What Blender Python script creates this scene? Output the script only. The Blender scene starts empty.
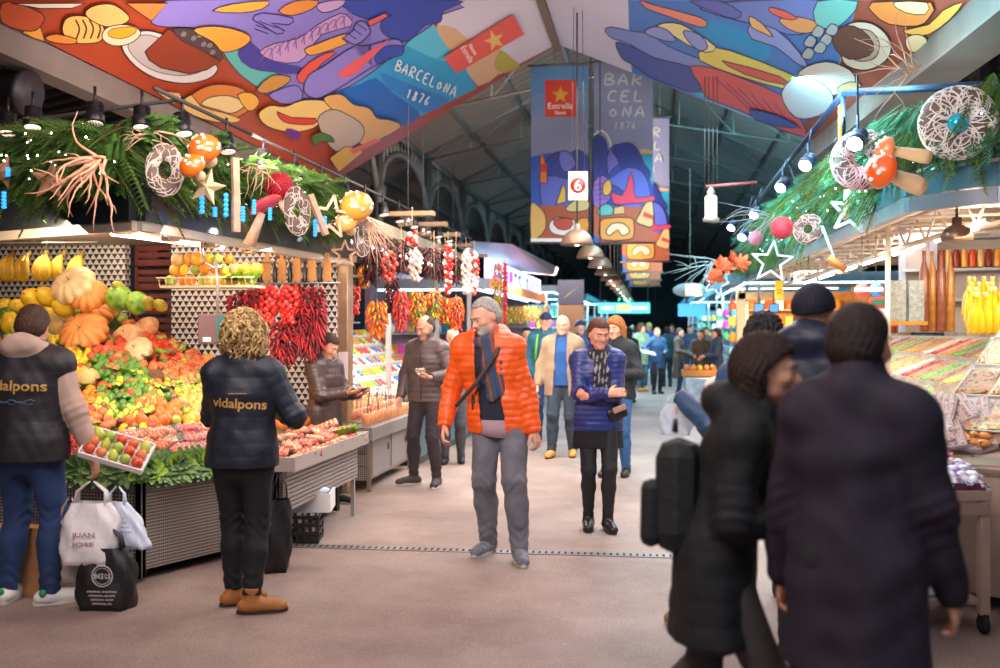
import bpy, bmesh, math, random
import numpy as np
from mathutils import Vector, Matrix, Quaternion
from mathutils.bvhtree import BVHTree
R = math.radians
rnd = random.Random(7)
SC = bpy.context.scene
COL = SC.collection

# ---------------------------------------------------------------- camera
FPX, CXP, HYP, EYE = 972.0, 500.0, 331.0, 1.55          # focal length (px), centre column, horizon row, eye height (m)
TH = math.atan(155 / 972)                                # the view is turned a little left of the aisle
CT, ST = math.cos(TH), math.sin(TH)
cam_d = bpy.data.cameras.new('camera')
cam_d.sensor_width = 36.0
cam_d.lens = 36.0 * FPX / 1000.0
cam_d.shift_y = (HYP - 334.0) / 1000.0
cam_d.clip_start = 0.05
cam_d.clip_end = 300
cam_d.dof.use_dof = True
cam_d.dof.focus_distance = 7.2
cam_d.dof.aperture_fstop = 1.6
cam = bpy.data.objects.new('camera', cam_d)
COL.objects.link(cam)
cam.location = (0, 0, EYE)
cam.rotation_euler = (R(90), 0, TH)
SC.camera = cam

# ---------------------------------------------------------------- world, exposure
SC.view_settings.view_transform = 'Standard'
SC.view_settings.look = 'None'
SC.view_settings.gamma = 1.0
SC.view_settings.use_curve_mapping = False
SC.view_settings.exposure = 0.25
wd = bpy.data.worlds.new('night_air'); SC.world = wd
wd.use_nodes = True
wd.node_tree.nodes['Background'].inputs[0].default_value = (0.50, 0.56, 0.75, 1)
wd.node_tree.nodes['Background'].inputs[1].default_value = 0.24

# ---------------------------------------------------------------- added fill for the hall, lights of the stalls
def area(name, loc, target, size, power, col):
    l = bpy.data.lights.new(name, 'AREA'); l.shape = 'RECTANGLE'; l.size, l.size_y = size
    l.energy = power; l.color = col
    o = bpy.data.objects.new(name, l); COL.objects.link(o); o.location = loc
    o.rotation_euler = (Vector(target) - Vector(loc)).to_track_quat('-Z', 'Y').to_euler()
    return o
def spot(name, loc, target, power, col, ang=80, rad=0.06):
    l = bpy.data.lights.new(name, 'SPOT'); l.energy = power; l.color = col
    l.spot_size = R(ang); l.spot_blend = 0.6; l.shadow_soft_size = rad
    o = bpy.data.objects.new(name, l); COL.objects.link(o); o.location = loc
    o.rotation_euler = (Vector(target) - Vector(loc)).to_track_quat('-Z', 'Y').to_euler()
    return o
WARM, PINK, COOL, CYAN = (1, .80, .60), (1, .78, .70), (.62, .86, 1), (.25, .75, 1)
# unseen area lights added above the aisle to brighten floor and crowd
area('hall_fill', (-2.2, 1.8, 6.2), (-1.4, 5.0, 0), (3, 2.5), 420, (1, .80, .68))
area('hall_fill', (1.2, 1.5, 5.4), (.6, 4.5, 0), (1.5, 2), 150, (.62, .84, 1))
area('hall_fill', (-.4, 9.5, 4.3), (-.6, 10, 0), (3, 5), 300, (1, .84, .78))
area('hall_fill', (-.6, 26, 6.3), (-.6, 27, 0), (3, 5), 380, (.5, .84, 1))
area('hall_fill', (-.6, 36, 6.6), (-.6, 37, 0), (3, 8), 500, (.5, .85, 1))
area('hall_fill', (-.6, 50, 6.4), (-.6, 50, 0), (3, 14), 700, (.4, .8, 1))  # added to lift the dark far end of the hall
area('hall_fill', (-2.2, .6, 4.6), (-.7, 8, 1.1), (2.5, 1.2), 115, (1, .86, .80))  # added front fill that brightens the faces
# fruit stall on the left, lit from under its awning
area('fruit_stall_light', (-3.75, 5.75, 2.16), (-4.0, 7.2, 1.0), (1.6, .3), 30, WARM)
area('fruit_stall_light', (-3.2, 7.3, 2.30), (-4.0, 7.6, 1.0), (.3, 2.4), 30, WARM)
area('fruit_stall_light', (-4.9, 7.7, 2.30), (-4.5, 8.6, 1.5), (1.8, .3), 10, WARM)
area('pepper_stall_light', (-3.2, 11.5, 2.5), (-3.6, 11.6, .8), (.6, 4), 150, (1, .9, .78))
area('pepper_stall_light', (-2.0, 9.4, 3.1), (-3.2, 11.0, 2.0), (.6, .6), 40, (1, .85, .7))
area('corner_stall_light', (-3.6, 18.5, 2.6), (-3.8, 18.6, .8), (1, 5), 260, (.75, .85, 1))
# sweets stall on the right
area('sweets_stall_light', (2.9, 6.9, 2.30), (3.1, 7.8, .9), (1.8, .5), 45, (1, .86, .66))
area('sweets_stall_light', (2.3, 9.6, 2.45), (2.7, 9.8, .9), (.5, 4.0), 60, (1, .88, .70))
area('sweets_stall_light', (2.2, 15, 2.45), (2.6, 15.2, .9), (.5, 4.0), 120, (.8, .92, 1))
area('far_stall_light', (2.2, 24, 2.7), (2.6, 24, .9), (1, 7), 260, (.6, .88, 1))
# light thrown up on to the printed canopy and its banners
area('canopy_light', (-3.0, 6.8, 2.95), (-3.2, 11, 4.6), (1.5, .4), 55, (1, .86, .80))
area('canopy_light', (-.6, 3.6, 3.0), (-.6, 12, 6.2), (3.0, .5), 110, (.95, .88, .95))
area('canopy_light', (1.5, 7.6, 3.2), (.9, 10.5, 4.9), (.8, .3), 26, (.60, .85, 1))
area('roof_light', (-2.5, 20, 3.5), (-3.0, 26, 8), (2, 2), 520, (1, .82, .70))  # unseen fill added to brighten the roof, here and below
area('roof_light', (3.4, 23, 3.6), (2.8, 29, 8), (2, 2), 900, (.25, .75, .9))
area('garland_fill', (-1.9, 4.9, 3.5), (-3.3, 6.3, 2.6), (.8, .3), 30, (1, .85, .72))  # added fill aimed at the fir, no lamp of the garland
area('roof_light', (-1, 34, 4), (-1, 46, 7.5), (3, 2), 260, (.25, .7, .9))  # teal fill added for the far roof
area('cool_aisle_fill', (.3, 13.5, 4.2), (.3, 14, 0), (1.5, 5), 200, (.45, .8, 1))  # added fill that turns crowd and floor more cyan

# ================================================================ helpers
def ray(px, py):
    """direction (per metre of depth) of an image point, in world axes"""
    xc = (px - CXP) / FPX
    return Vector((-ST + CT * xc, CT + ST * xc, (HYP - py) / FPX))
def P(px, py, d):
    return Vector((0, 0, EYE)) + ray(px, py) * d
def PZ(px, py, z):
    r = ray(px, py); return Vector((0, 0, EYE)) + r * ((z - EYE) / r.z)
def proj(p):
    d = -ST * p[0] + CT * p[1]; xc = CT * p[0] + ST * p[1]
    return CXP + FPX * xc / d, HYP - FPX * (p[2] - EYE) / d, d

def lin(h):
    if isinstance(h, str):
        c = [int(h[i:i + 2], 16) / 255 for i in (0, 2, 4)]
        return tuple(x / 12.92 if x <= .04045 else ((x + .055) / 1.055) ** 2.4 for x in c)
    return tuple(h)
_M = {}
def M(name, col='808080', rough=.6, metal=0., var=0., vs=8., bump=0., bs=40., emit=0., ecol=None, trans=0., alpha=1., spec=.5, col2=None, sheen=0., wave=None, coat=0.):
    """procedural material: base colour with noise variation, noise bump, optional emission"""
    key = name
    if key in _M: return _M[key]
    m = bpy.data.materials.new(name); m.use_nodes = True; nt = m.node_tree; N = nt.nodes; L = nt.links
    b = N['Principled BSDF']
    c = lin(col); b.inputs['Base Color'].default_value = (*c, 1)
    b.inputs['Roughness'].default_value = rough; b.inputs['Metallic'].default_value = metal
    b.inputs['Specular IOR Level'].default_value = spec
    b.inputs['Coat Weight'].default_value = coat
    if sheen: b.inputs['Sheen Weight'].default_value = sheen
    if trans: b.inputs['Transmission Weight'].default_value = trans
    if alpha < 1: b.inputs['Alpha'].default_value = alpha
    if emit:
        b.inputs['Emission Color'].default_value = (*lin(ecol or col), 1); b.inputs['Emission Strength'].default_value = emit
    m.diffuse_color = (*c, 1)
    tc = None
    if var or bump or wave:
        tc = N.new('ShaderNodeTexCoord')
    if var:
        n = N.new('ShaderNodeTexNoise'); n.inputs['Scale'].default_value = vs; n.inputs['Detail'].default_value = 4
        L.new(tc.outputs['Object'], n.inputs['Vector'])
        r = N.new('ShaderNodeValToRGB'); r.color_ramp.elements[0].position = .3; r.color_ramp.elements[1].position = .7
        c2 = lin(col2) if col2 else tuple(max(0, x * (1 - var)) for x in c)
        r.color_ramp.elements[0].color = (*c2, 1); r.color_ramp.elements[1].color = (*(c if col2 else tuple(min(1, x * (1 + var * .5)) for x in c)), 1)
        L.new(n.outputs['Fac'], r.inputs['Fac']); L.new(r.outputs['Color'], b.inputs['Base Color'])
    if bump:
        n2 = N.new('ShaderNodeTexNoise'); n2.inputs['Scale'].default_value = bs; n2.inputs['Detail'].default_value = 3
        L.new(tc.outputs['Object'], n2.inputs['Vector'])
        bp = N.new('ShaderNodeBump'); bp.inputs['Strength'].default_value = bump; bp.inputs['Distance'].default_value = .01
        L.new(n2.outputs['Fac'], bp.inputs['Height']); L.new(bp.outputs['Normal'], b.inputs['Normal'])
    _M[key] = m
    return m

class MB:
    """collects shapes; build() links them as ONE mesh object"""
    def __init__(s): s.v = []; s.f = []; s.m = []; s.sm = []
    def add(s, vs, fs, mi=0, smooth=False):
        o = len(s.v); s.v.extend([tuple(p) for p in vs]); s.f.extend([tuple(i + o for i in f) for f in fs])
        s.m.extend([mi] * len(fs)); s.sm.extend([smooth] * len(fs)); return s
    def box(s, c, d, mi=0, rot=None, bev=0.):
        x, y, z = d[0] / 2, d[1] / 2, d[2] / 2
        if bev <= 0:
            vs = [Vector((i * x, j * y, k * z)) for i in (-1, 1) for j in (-1, 1) for k in (-1, 1)]
            fs = [(0, 1, 3, 2), (4, 6, 7, 5), (0, 4, 5, 1), (2, 3, 7, 6), (0, 2, 6, 4), (1, 5, 7, 3)]
        else:
            b = min(bev, x * .9, y * .9, z * .9); bm = bmesh.new(); bmesh.ops.create_cube(bm, size=1)
            bmesh.ops.scale(bm, vec=d, verts=bm.verts); bmesh.ops.bevel(bm, geom=bm.edges[:], offset=b, segments=2, affect='EDGES', profile=.5)
            bm.verts.index_update(); vs = [v.co.copy() for v in bm.verts]; fs = [[v.index for v in f.verts] for f in bm.faces]; bm.free()
        if rot is not None: vs = [rot @ v for v in vs]
        return s.add([v + Vector(c) for v in vs], fs, mi)
    def tube(s, pts, r, n=8, mi=0, caps=True, smooth=True, flat=None):
        pts = [Vector(p) for p in pts]; k = len(pts)
        rr = r if isinstance(r, (list, tuple)) else [r] * k
        T = [(pts[min(i + 1, k - 1)] - pts[max(i - 1, 0)]).normalized() for i in range(k)]
        a = Vector((0, 0, 1)) if abs(T[0].z) < .9 else Vector((1, 0, 0))
        u = T[0].cross(a).normalized(); vs = []
        for i in range(k):
            if i: 
                q = T[i - 1].rotation_difference(T[i]); u = (q @ u).normalized()
            w = T[i].cross(u)
            for j in range(n):
                t = 2 * math.pi * j / n
                vs.append(pts[i] + u * (math.cos(t) * rr[i]) + w * (math.sin(t) * rr[i] * (flat or 1)))
        fs = [(i * n + j, i * n + (j + 1) % n, (i + 1) * n + (j + 1) % n, (i + 1) * n + j) for i in range(k - 1) for j in range(n)]
        if caps: fs += [tuple(range(n))[::-1], tuple((k - 1) * n + j for j in range(n))]
        return s.add(vs, fs, mi, smooth)
    def lathe(s, prof, n=16, mi=0, c=(0, 0, 0), rot=None, smooth=True, rib=None):
        vs = []; fs = []; k = len(prof)
        for i, (r, z) in enumerate(prof):
            for j in range(n):
                t = 2 * math.pi * j / n; rr = r * (rib(t) if rib else 1)
                v = Vector((rr * math.cos(t), rr * math.sin(t), z))
                if rot is not None: v = rot @ v
                vs.append(v + Vector(c))
        for i in range(k - 1):
            for j in range(n): fs.append((i * n + j, i * n + (j + 1) % n, (i + 1) * n + (j + 1) % n, (i + 1) * n + j))
        if prof[0][0] > 1e-4: fs.append(tuple(range(n))[::-1])
        if prof[-1][0] > 1e-4: fs.append(tuple((k - 1) * n + j for j in range(n)))
        return s.add(vs, fs, mi, smooth)
    def ball(s, c, r, n=10, m=7, mi=0, rot=None):
        r = (r, r, r) if not isinstance(r, (tuple, list)) else r
        vs = []; fs = []
        for i in range(m + 1):
            a = math.pi * i / m
            for j in range(n):
                t = 2 * math.pi * j / n
                v = Vector((r[0] * math.sin(a) * math.cos(t), r[1] * math.sin(a) * math.sin(t), r[2] * math.cos(a)))
                if rot is not None: v = rot @ v
                vs.append(v + Vector(c))
        for i in range(m):
            for j in range(n): fs.append((i * n + j, (i + 1) * n + j, (i + 1) * n + (j + 1) % n, i * n + (j + 1) % n))
        return s.add(vs, fs, mi, True)
    def prism(s, poly, o, u, v, w, mi=0):
        """polygon in the (u,v) frame at o, extruded along w"""
        o, u, v, w = map(Vector, (o, u, v, w)); n = len(poly)
        a = [o + u * p[0] + v * p[1] for p in poly]; b = [p + w for p in a]
        fs = [tuple(range(n))[::-1], tuple(range(n, 2 * n))] + [(i, (i + 1) % n, n + (i + 1) % n, n + i) for i in range(n)]
        return s.add(a + b, fs, mi)
    def build(s, name, mats, parent=None, loc=None, rz=0):
        me = bpy.data.meshes.new(name); me.from_pydata(s.v, [], s.f)
        for m in (mats if isinstance(mats, (list, tuple)) else [mats]): me.materials.append(m)
        me.polygons.foreach_set('material_index', s.m); me.polygons.foreach_set('use_smooth', s.sm); me.update()
        o = bpy.data.objects.new(name, me); COL.objects.link(o)
        if parent is not None: o.parent = parent
        if loc is not None: o.location = loc
        if rz: o.rotation_euler.z = rz
        return o
def tag(o, label=None, cat=None, group=None, kind=None):
    if label: o['label'] = label
    if cat: o['category'] = cat
    if group: o['group'] = group
    if kind: o['kind'] = kind
    return o
def thing(name, label, cat, loc=(0, 0, 0), rz=0, group=None):
    o = bpy.data.objects.new(name, None); COL.objects.link(o); o.location = loc; o.rotation_euler = (0, 0, rz)
    o.empty_display_size = .1
    return tag(o, label, cat, group)
def copy_tree(o, parent=None, loc=None, rz=None, label=None, group=None, scale=None):
    c = o.copy(); COL.objects.link(c)
    if parent is not None: c.parent = parent
    if loc is not None: c.location = loc
    if rz is not None: c.rotation_euler = (0, 0, rz)
    if scale is not None: c.scale = (scale,) * 3
    if label: c['label'] = label
    if group: c['group'] = group
    for ch in list(o.children): copy_tree(ch, c)
    return c
def struct(o): o['kind'] = 'structure'; return o

def smooth_poly(pts, n=4, closed=True):
    k = len(pts); out = []
    rng = range(k) if closed else range(k - 1)
    for i in rng:
        g = (lambda j: pts[j % k]) if closed else (lambda j: pts[min(max(j, 0), k - 1)])
        p0, p1, p2, p3 = [np.array(g(i + d), float) for d in (-1, 0, 1, 2)]
        for q in range(n):
            t = q / n
            out.append(tuple(.5 * ((2 * p1) + (-p0 + p2) * t + (2 * p0 - 5 * p1 + 4 * p2 - p3) * t * t + (-p0 + 3 * p1 - 3 * p2 + p3) * t ** 3)))
    if not closed: out.append(tuple(pts[-1]))
    return out
# hand-drawn capitals and figures as strokes in a 1 x 1.5 box
STROKES = {
 'B': [[(.1, 0), (.1, 1.5), (.7, 1.35), (.75, 1.0), (.15, .8), (.9, .6), (.85, .15), (.1, 0)]],
 'A': [[(0, 0), (.45, 1.5), (.9, 0)], [(.2, .55), (.75, .5)]],
 'R': [[(.1, 0), (.15, 1.5), (.8, 1.3), (.75, .85), (.15, .75), (.9, 0)]],
 'C': [[(.85, 1.35), (.4, 1.5), (.1, .9), (.2, .15), (.85, .1)]],
 'E': [[(.8, 1.45), (.15, 1.4), (.1, .05), (.85, 0)], [(.12, .75), (.65, .8)]],
 'L': [[(.15, 1.5), (.1, .05), (.8, .1)]],
 'O': [[(.4, 1.1), (.1, .6), (.35, .1), (.75, .5), (.4, 1.1)]],
 'N': [[(.1, 0), (.15, 1.4), (.75, .05), (.8, 1.5)]],
 '1': [[(.2, 1.1), (.45, 1.4), (.4, 0)]],
 '8': [[(.7, 1.2), (.35, 1.4), (.3, .9), (.75, .4), (.35, 0), (.15, .4), (.75, 1.2)]],
 '7': [[(.1, 1.4), (.8, 1.35), (.35, 0)]],
 '6': [[(.7, 1.4), (.2, .7), (.3, .05), (.75, .3), (.3, .65)]]}
def font_mesh(txt, bold=0.02, shear=0.):
    cu = bpy.data.curves.new('lettering', 'FONT'); cu.body = txt; cu.offset = bold; cu.shear = shear; cu.resolution_u = 3
    o = bpy.data.objects.new('lettering', cu); COL.objects.link(o); bpy.context.view_layer.update()
    me = o.to_mesh(); vs = [tuple(v.co) for v in me.vertices]; fs = [tuple(p.vertices) for p in me.polygons]
    o.to_mesh_clear(); bpy.data.objects.remove(o); bpy.data.curves.remove(cu)
    xs = [v[0] for v in vs]; ys = [v[1] for v in vs]; x0, x1, y0, y1 = min(xs), max(xs), min(ys), max(ys)
    return [((v[0] - x0) / (x1 - x0), (v[1] - y0) / (y1 - y0)) for v in vs], fs, (x1 - x0) / (y1 - y0)
class Art:
    """flat printed artwork in layers on one plane; mapf turns 2-D art points into world points"""
    def __init__(s, mapf, n, step=.0012):
        s.map = mapf; s.n = Vector(n); s.mb = MB(); s.mats = []; s.k = 0; s.step = step
    def mi(s, col):
        m = M('print_' + col, col, .55)
        if m not in s.mats: s.mats.append(m)
        return s.mats.index(m)
    def poly(s, col, pts, sm=0, out=None, w=1.0):
        s.k += 1
        if sm: pts = smooth_poly(pts, sm)
        off = s.n * (s.step * s.k)
        vs = [s.map(*p) + off for p in pts]
        s.mb.add(vs, [tuple(range(len(vs)))], s.mi(col))
        if out: s.line(out, list(pts) + [pts[0]], w)
    def line(s, col, pts, w=1.0, sm=0):
        s.k += 1
        if sm: pts = smooth_poly(pts, sm, False)
        off = s.n * (s.step * s.k); vs = []; k = len(pts)
        for i in range(k):
            a = np.array(pts[max(i - 1, 0)], float); b = np.array(pts[min(i + 1, k - 1)], float); t = b - a
            l = np.hypot(*t) or 1; nn = np.array((-t[1], t[0])) / l * w / 2; c = np.array(pts[i], float)
            vs += [s.map(*(c + nn)) + off, s.map(*(c - nn)) + off]
        s.mb.add(vs, [(2 * i, 2 * i + 1, 2 * i + 3, 2 * i + 2) for i in range(k - 1)], s.mi(col))
    def script(s, col, txt, o, u, v, w):
        """stroke lettering: origin o, u = advance of one letter, v = up by one letter width"""
        o, u, v = [np.array(q, float) for q in (o, u, v)]
        for i, ch in enumerate(txt):
            for st in STROKES.get(ch, []):
                s.line(col, [tuple(o + u * (i * 1.15 + a * .85) + v * b) for a, b in st], w, 2)
    def font(s, col, txt, quad, bold=.02):
        """type set into the four corners bl, br, tr, tl"""
        s.k += 1; vs, fs, _ = font_mesh(txt, bold); q = [np.array(p, float) for p in quad]; off = s.n * (s.step * s.k)
        w = [s.map(*((q[0] * (1 - a) + q[1] * a) * (1 - b) + (q[3] * (1 - a) + q[2] * a) * b)) + off for a, b in vs]
        s.mb.add(w, fs, s.mi(col))
    def build(s, name, parent=None): return s.mb.build(name, s.mats, parent)
def plane_map(o, n):
    o = Vector(o); n = Vector(n)
    def f(px, py):
        r = ray(px, py); e = Vector((0, 0, EYE)); return e + r * ((o - e).dot(n) / r.dot(n))
    return f
def star_pts(c, r, r2=.42, n=5, rot=0):
    return [(c[0] + math.sin(math.pi * i / n + rot) * (r if i % 2 == 0 else r * r2), c[1] - math.cos(math.pi * i / n + rot) * (r if i % 2 == 0 else r * r2)) for i in range(2 * n)]

# ================================================================ smooth bodies: distance fields turned into one skin
V3 = lambda *a: np.array(a, dtype=np.float32)
def surface_nets(F, lo, h):
    S = F < 0
    nx, ny, nz = F.shape
    c = np.zeros((nx - 1, ny - 1, nz - 1), np.int8)
    for i in (0, 1):
        for j in (0, 1):
            for k in (0, 1): c += S[i:nx - 1 + i, j:ny - 1 + j, k:nz - 1 + k]
    I = np.argwhere((c > 0) & (c < 8)).astype(np.int32)
    idx = np.full(c.shape, -1, np.int32); idx[I[:, 0], I[:, 1], I[:, 2]] = np.arange(len(I))
    acc = np.zeros((len(I), 3), np.float32); cnt = np.zeros(len(I), np.float32)
    cor = [(i, j, k) for i in (0, 1) for j in (0, 1) for k in (0, 1)]
    for a in cor:
        for ax in range(3):
            if a[ax]: continue
            b = list(a); b[ax] = 1
            fa = F[I[:, 0] + a[0], I[:, 1] + a[1], I[:, 2] + a[2]]; fb = F[I[:, 0] + b[0], I[:, 1] + b[1], I[:, 2] + b[2]]
            m = (fa < 0) != (fb < 0); t = np.where(m, fa / np.where(m, fa - fb, 1), 0)
            p = np.tile(np.array(a, np.float32), (len(I), 1)); p[:, ax] += t
            acc += p * m[:, None]; cnt += m
    V = lo + (I + acc / cnt[:, None]) * h
    Q = []
    for ax in range(3):
        sl = [slice(0, n) for n in F.shape]; sa = list(sl); sb = list(sl); sa[ax] = slice(0, F.shape[ax] - 1); sb[ax] = slice(1, F.shape[ax])
        A = S[tuple(sa)]; B = S[tuple(sb)]; u, v = (ax + 1) % 3, (ax + 2) % 3
        E = np.argwhere(A != B); ok = (E[:, u] > 0) & (E[:, v] > 0) & (E[:, u] < F.shape[u] - 1) & (E[:, v] < F.shape[v] - 1); E = E[ok]
        sg = A[E[:, 0], E[:, 1], E[:, 2]]
        q = []
        for du, dv in ((-1, -1), (0, -1), (0, 0), (-1, 0)):
            e = E.copy(); e[:, u] += du; e[:, v] += dv; q.append(idx[e[:, 0], e[:, 1], e[:, 2]])
        q = np.stack(q, 1); q[~sg] = q[~sg][:, ::-1]; Q.append(q)
    Q = np.concatenate(Q); Q = Q[(Q >= 0).all(1)]
    return V, Q
class Field:
    def __init__(s, lo, hi, h):
        s.lo = np.array(lo, np.float32); s.h = h; n = np.ceil((np.array(hi) - s.lo) / h).astype(int) + 1
        s.F = np.full(n, .3, np.float32); s.n = n
        s.ax = [s.lo[i] + h * np.arange(n[i], dtype=np.float32) for i in range(3)]
    def blk(s, lo, hi):
        a = np.clip(np.floor((np.array(lo) - s.lo) / s.h).astype(int), 0, s.n); b = np.clip(np.ceil((np.array(hi) - s.lo) / s.h).astype(int) + 1, 0, s.n)
        if (b <= a).any(): return None
        sl = tuple(slice(a[i], b[i]) for i in range(3))
        X, Y, Z = np.meshgrid(*[s.ax[i][sl[i]] for i in range(3)], indexing='ij', sparse=True)
        return sl, X, Y, Z
    def _mix(s, sl, d, k, sub):
        F = s.F[sl]
        if sub: F = -F
        if k > 0:
            hh = np.maximum(k - np.abs(F - d), 0) / k; r = np.minimum(F, d) - hh * hh * k * .25
        else: r = np.minimum(F, d)
        s.F[sl] = -r if sub else r
    def cap(s, a, b, ra, rb=None, k=.02, asp=1., ax=None, sub=False):
        """tapered round limb from a to b, flattened by asp along the direction ax"""
        rb = ra if rb is None else rb; a = np.array(a, np.float32); b = np.array(b, np.float32); m = max(ra, rb) * max(1, asp) + k + .04
        g = s.blk(np.minimum(a, b) - m, np.maximum(a, b) + m)
        if g is None: return
        sl, X, Y, Z = g; px, py, pz = X - a[0], Y - a[1], Z - a[2]; e = b - a
        if asp != 1:
            w = np.array(ax, np.float32); w /= np.linalg.norm(w); f = 1 / asp - 1
            q = (px * w[0] + py * w[1] + pz * w[2]) * f; px, py, pz = px + q * w[0], py + q * w[1], pz + q * w[2]
            e = e + w * (e @ w) * f
        ll = float(e @ e) or 1e-9
        t = np.clip((px * e[0] + py * e[1] + pz * e[2]) / ll, 0, 1)
        d = np.sqrt((px - e[0] * t) ** 2 + (py - e[1] * t) ** 2 + (pz - e[2] * t) ** 2) - (ra + (rb - ra) * t)
        if asp != 1: d *= min(1, asp)
        s._mix(sl, d, k, sub)
    def ell(s, c, r, k=.02, R_=None, sub=False):
        c = np.array(c, np.float32); r = np.array(r, np.float32) if np.ndim(r) else np.full(3, r, np.float32); m = r.max() + k + .04
        g = s.blk(c - m, c + m)
        if g is None: return
        sl, X, Y, Z = g; p = [X - c[0], Y - c[1], Z - c[2]]
        if R_ is not None: p = [p[0] * R_[0][i] + p[1] * R_[1][i] + p[2] * R_[2][i] for i in range(3)]
        q = np.sqrt((p[0] / r[0]) ** 2 + (p[1] / r[1]) ** 2 + (p[2] / r[2]) ** 2)
        s._mix(sl, (q - 1) * r.min(), k, sub)
    def fn(s, f, mode='max', lo=None, hi=None):
        sl, X, Y, Z = s.blk(s.lo if lo is None else lo, s.lo + s.n * s.h if hi is None else hi)
        d = f(X, Y, Z).astype(np.float32) if hasattr(f(X, Y, Z), 'astype') else f(X, Y, Z)
        s.F[sl] = np.maximum(s.F[sl], d) if mode == 'max' else np.minimum(s.F[sl], d)
    def mesh(s, disp=None):
        V, Q = surface_nets(s.F, s.lo, s.h)
        if disp is not None and len(V):
            n = normals(V, Q); V = V + n * disp(V, n)[:, None]
        return V, Q
def normals(V, Q):
    a = V[Q[:, 2]] - V[Q[:, 0]]; b = V[Q[:, 3]] - V[Q[:, 1]]; fn = np.cross(a, b); n = np.zeros_like(V)
    for i in range(4): np.add.at(n, Q[:, i], fn)
    return n / np.maximum(np.linalg.norm(n, axis=1, keepdims=True), 1e-9)
def np_obj(name, V, Q, mats, parent=None, mi=None):
    me = bpy.data.meshes.new(name); nv, nq = len(V), len(Q)
    me.vertices.add(nv); me.vertices.foreach_set('co', np.ascontiguousarray(V, np.float32).ravel())
    me.loops.add(nq * 4); me.loops.foreach_set('vertex_index', np.ascontiguousarray(Q, np.int32).ravel())
    me.polygons.add(nq); me.polygons.foreach_set('loop_start', np.arange(nq, dtype=np.int32) * 4)
    me.polygons.foreach_set('use_smooth', np.ones(nq, bool))
    for m in (mats if isinstance(mats, (list, tuple)) else [mats]): me.materials.append(m)
    if mi is not None: me.polygons.foreach_set('material_index', np.ascontiguousarray(mi, np.int32))
    me.update(calc_edges=True); me.validate()
    o = bpy.data.objects.new(name, me); COL.objects.link(o)
    if parent is not None: o.parent = parent
    return o
def vnoise(V, f, seed=0):
    """cheap smooth noise in -1..1"""
    r = np.random.RandomState(seed); out = np.zeros(len(V))
    for i in range(5):
        d = r.normal(size=3); d /= np.linalg.norm(d); out += np.sin(V @ d * f * (1 + .35 * i) + r.rand() * 6.28)
    return out / 3.2
def rotm(yaw=0, pitch=0, roll=0):
    """degrees; yaw turns the face toward +x, pitch nods down, roll tips to +x"""
    return np.array(Matrix.Rotation(R(yaw), 3, 'Z') @ Matrix.Rotation(R(pitch), 3, 'X') @ Matrix.Rotation(R(roll), 3, 'Y'))
def unit(v):
    v = np.array(v, float); return v / (np.linalg.norm(v) or 1)
def ik(a, t, l1, l2, hint):
    a, t = np.array(a, float), np.array(t, float); d = t - a; L_ = np.linalg.norm(d)
    mx = (l1 + l2) * .998
    if L_ > mx: d *= mx / L_; L_ = mx; t = a + d
    if L_ < abs(l1 - l2) + .03: L_ = abs(l1 - l2) + .03; t = a + unit(d) * L_; d = t - a
    x = (l1 * l1 - l2 * l2 + L_ * L_) / (2 * L_); y = math.sqrt(max(l1 * l1 - x * x, 0))
    u = d / L_; h = np.array(hint, float); h = unit(h - u * (h @ u))
    return a + u * x + h * y, t

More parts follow.
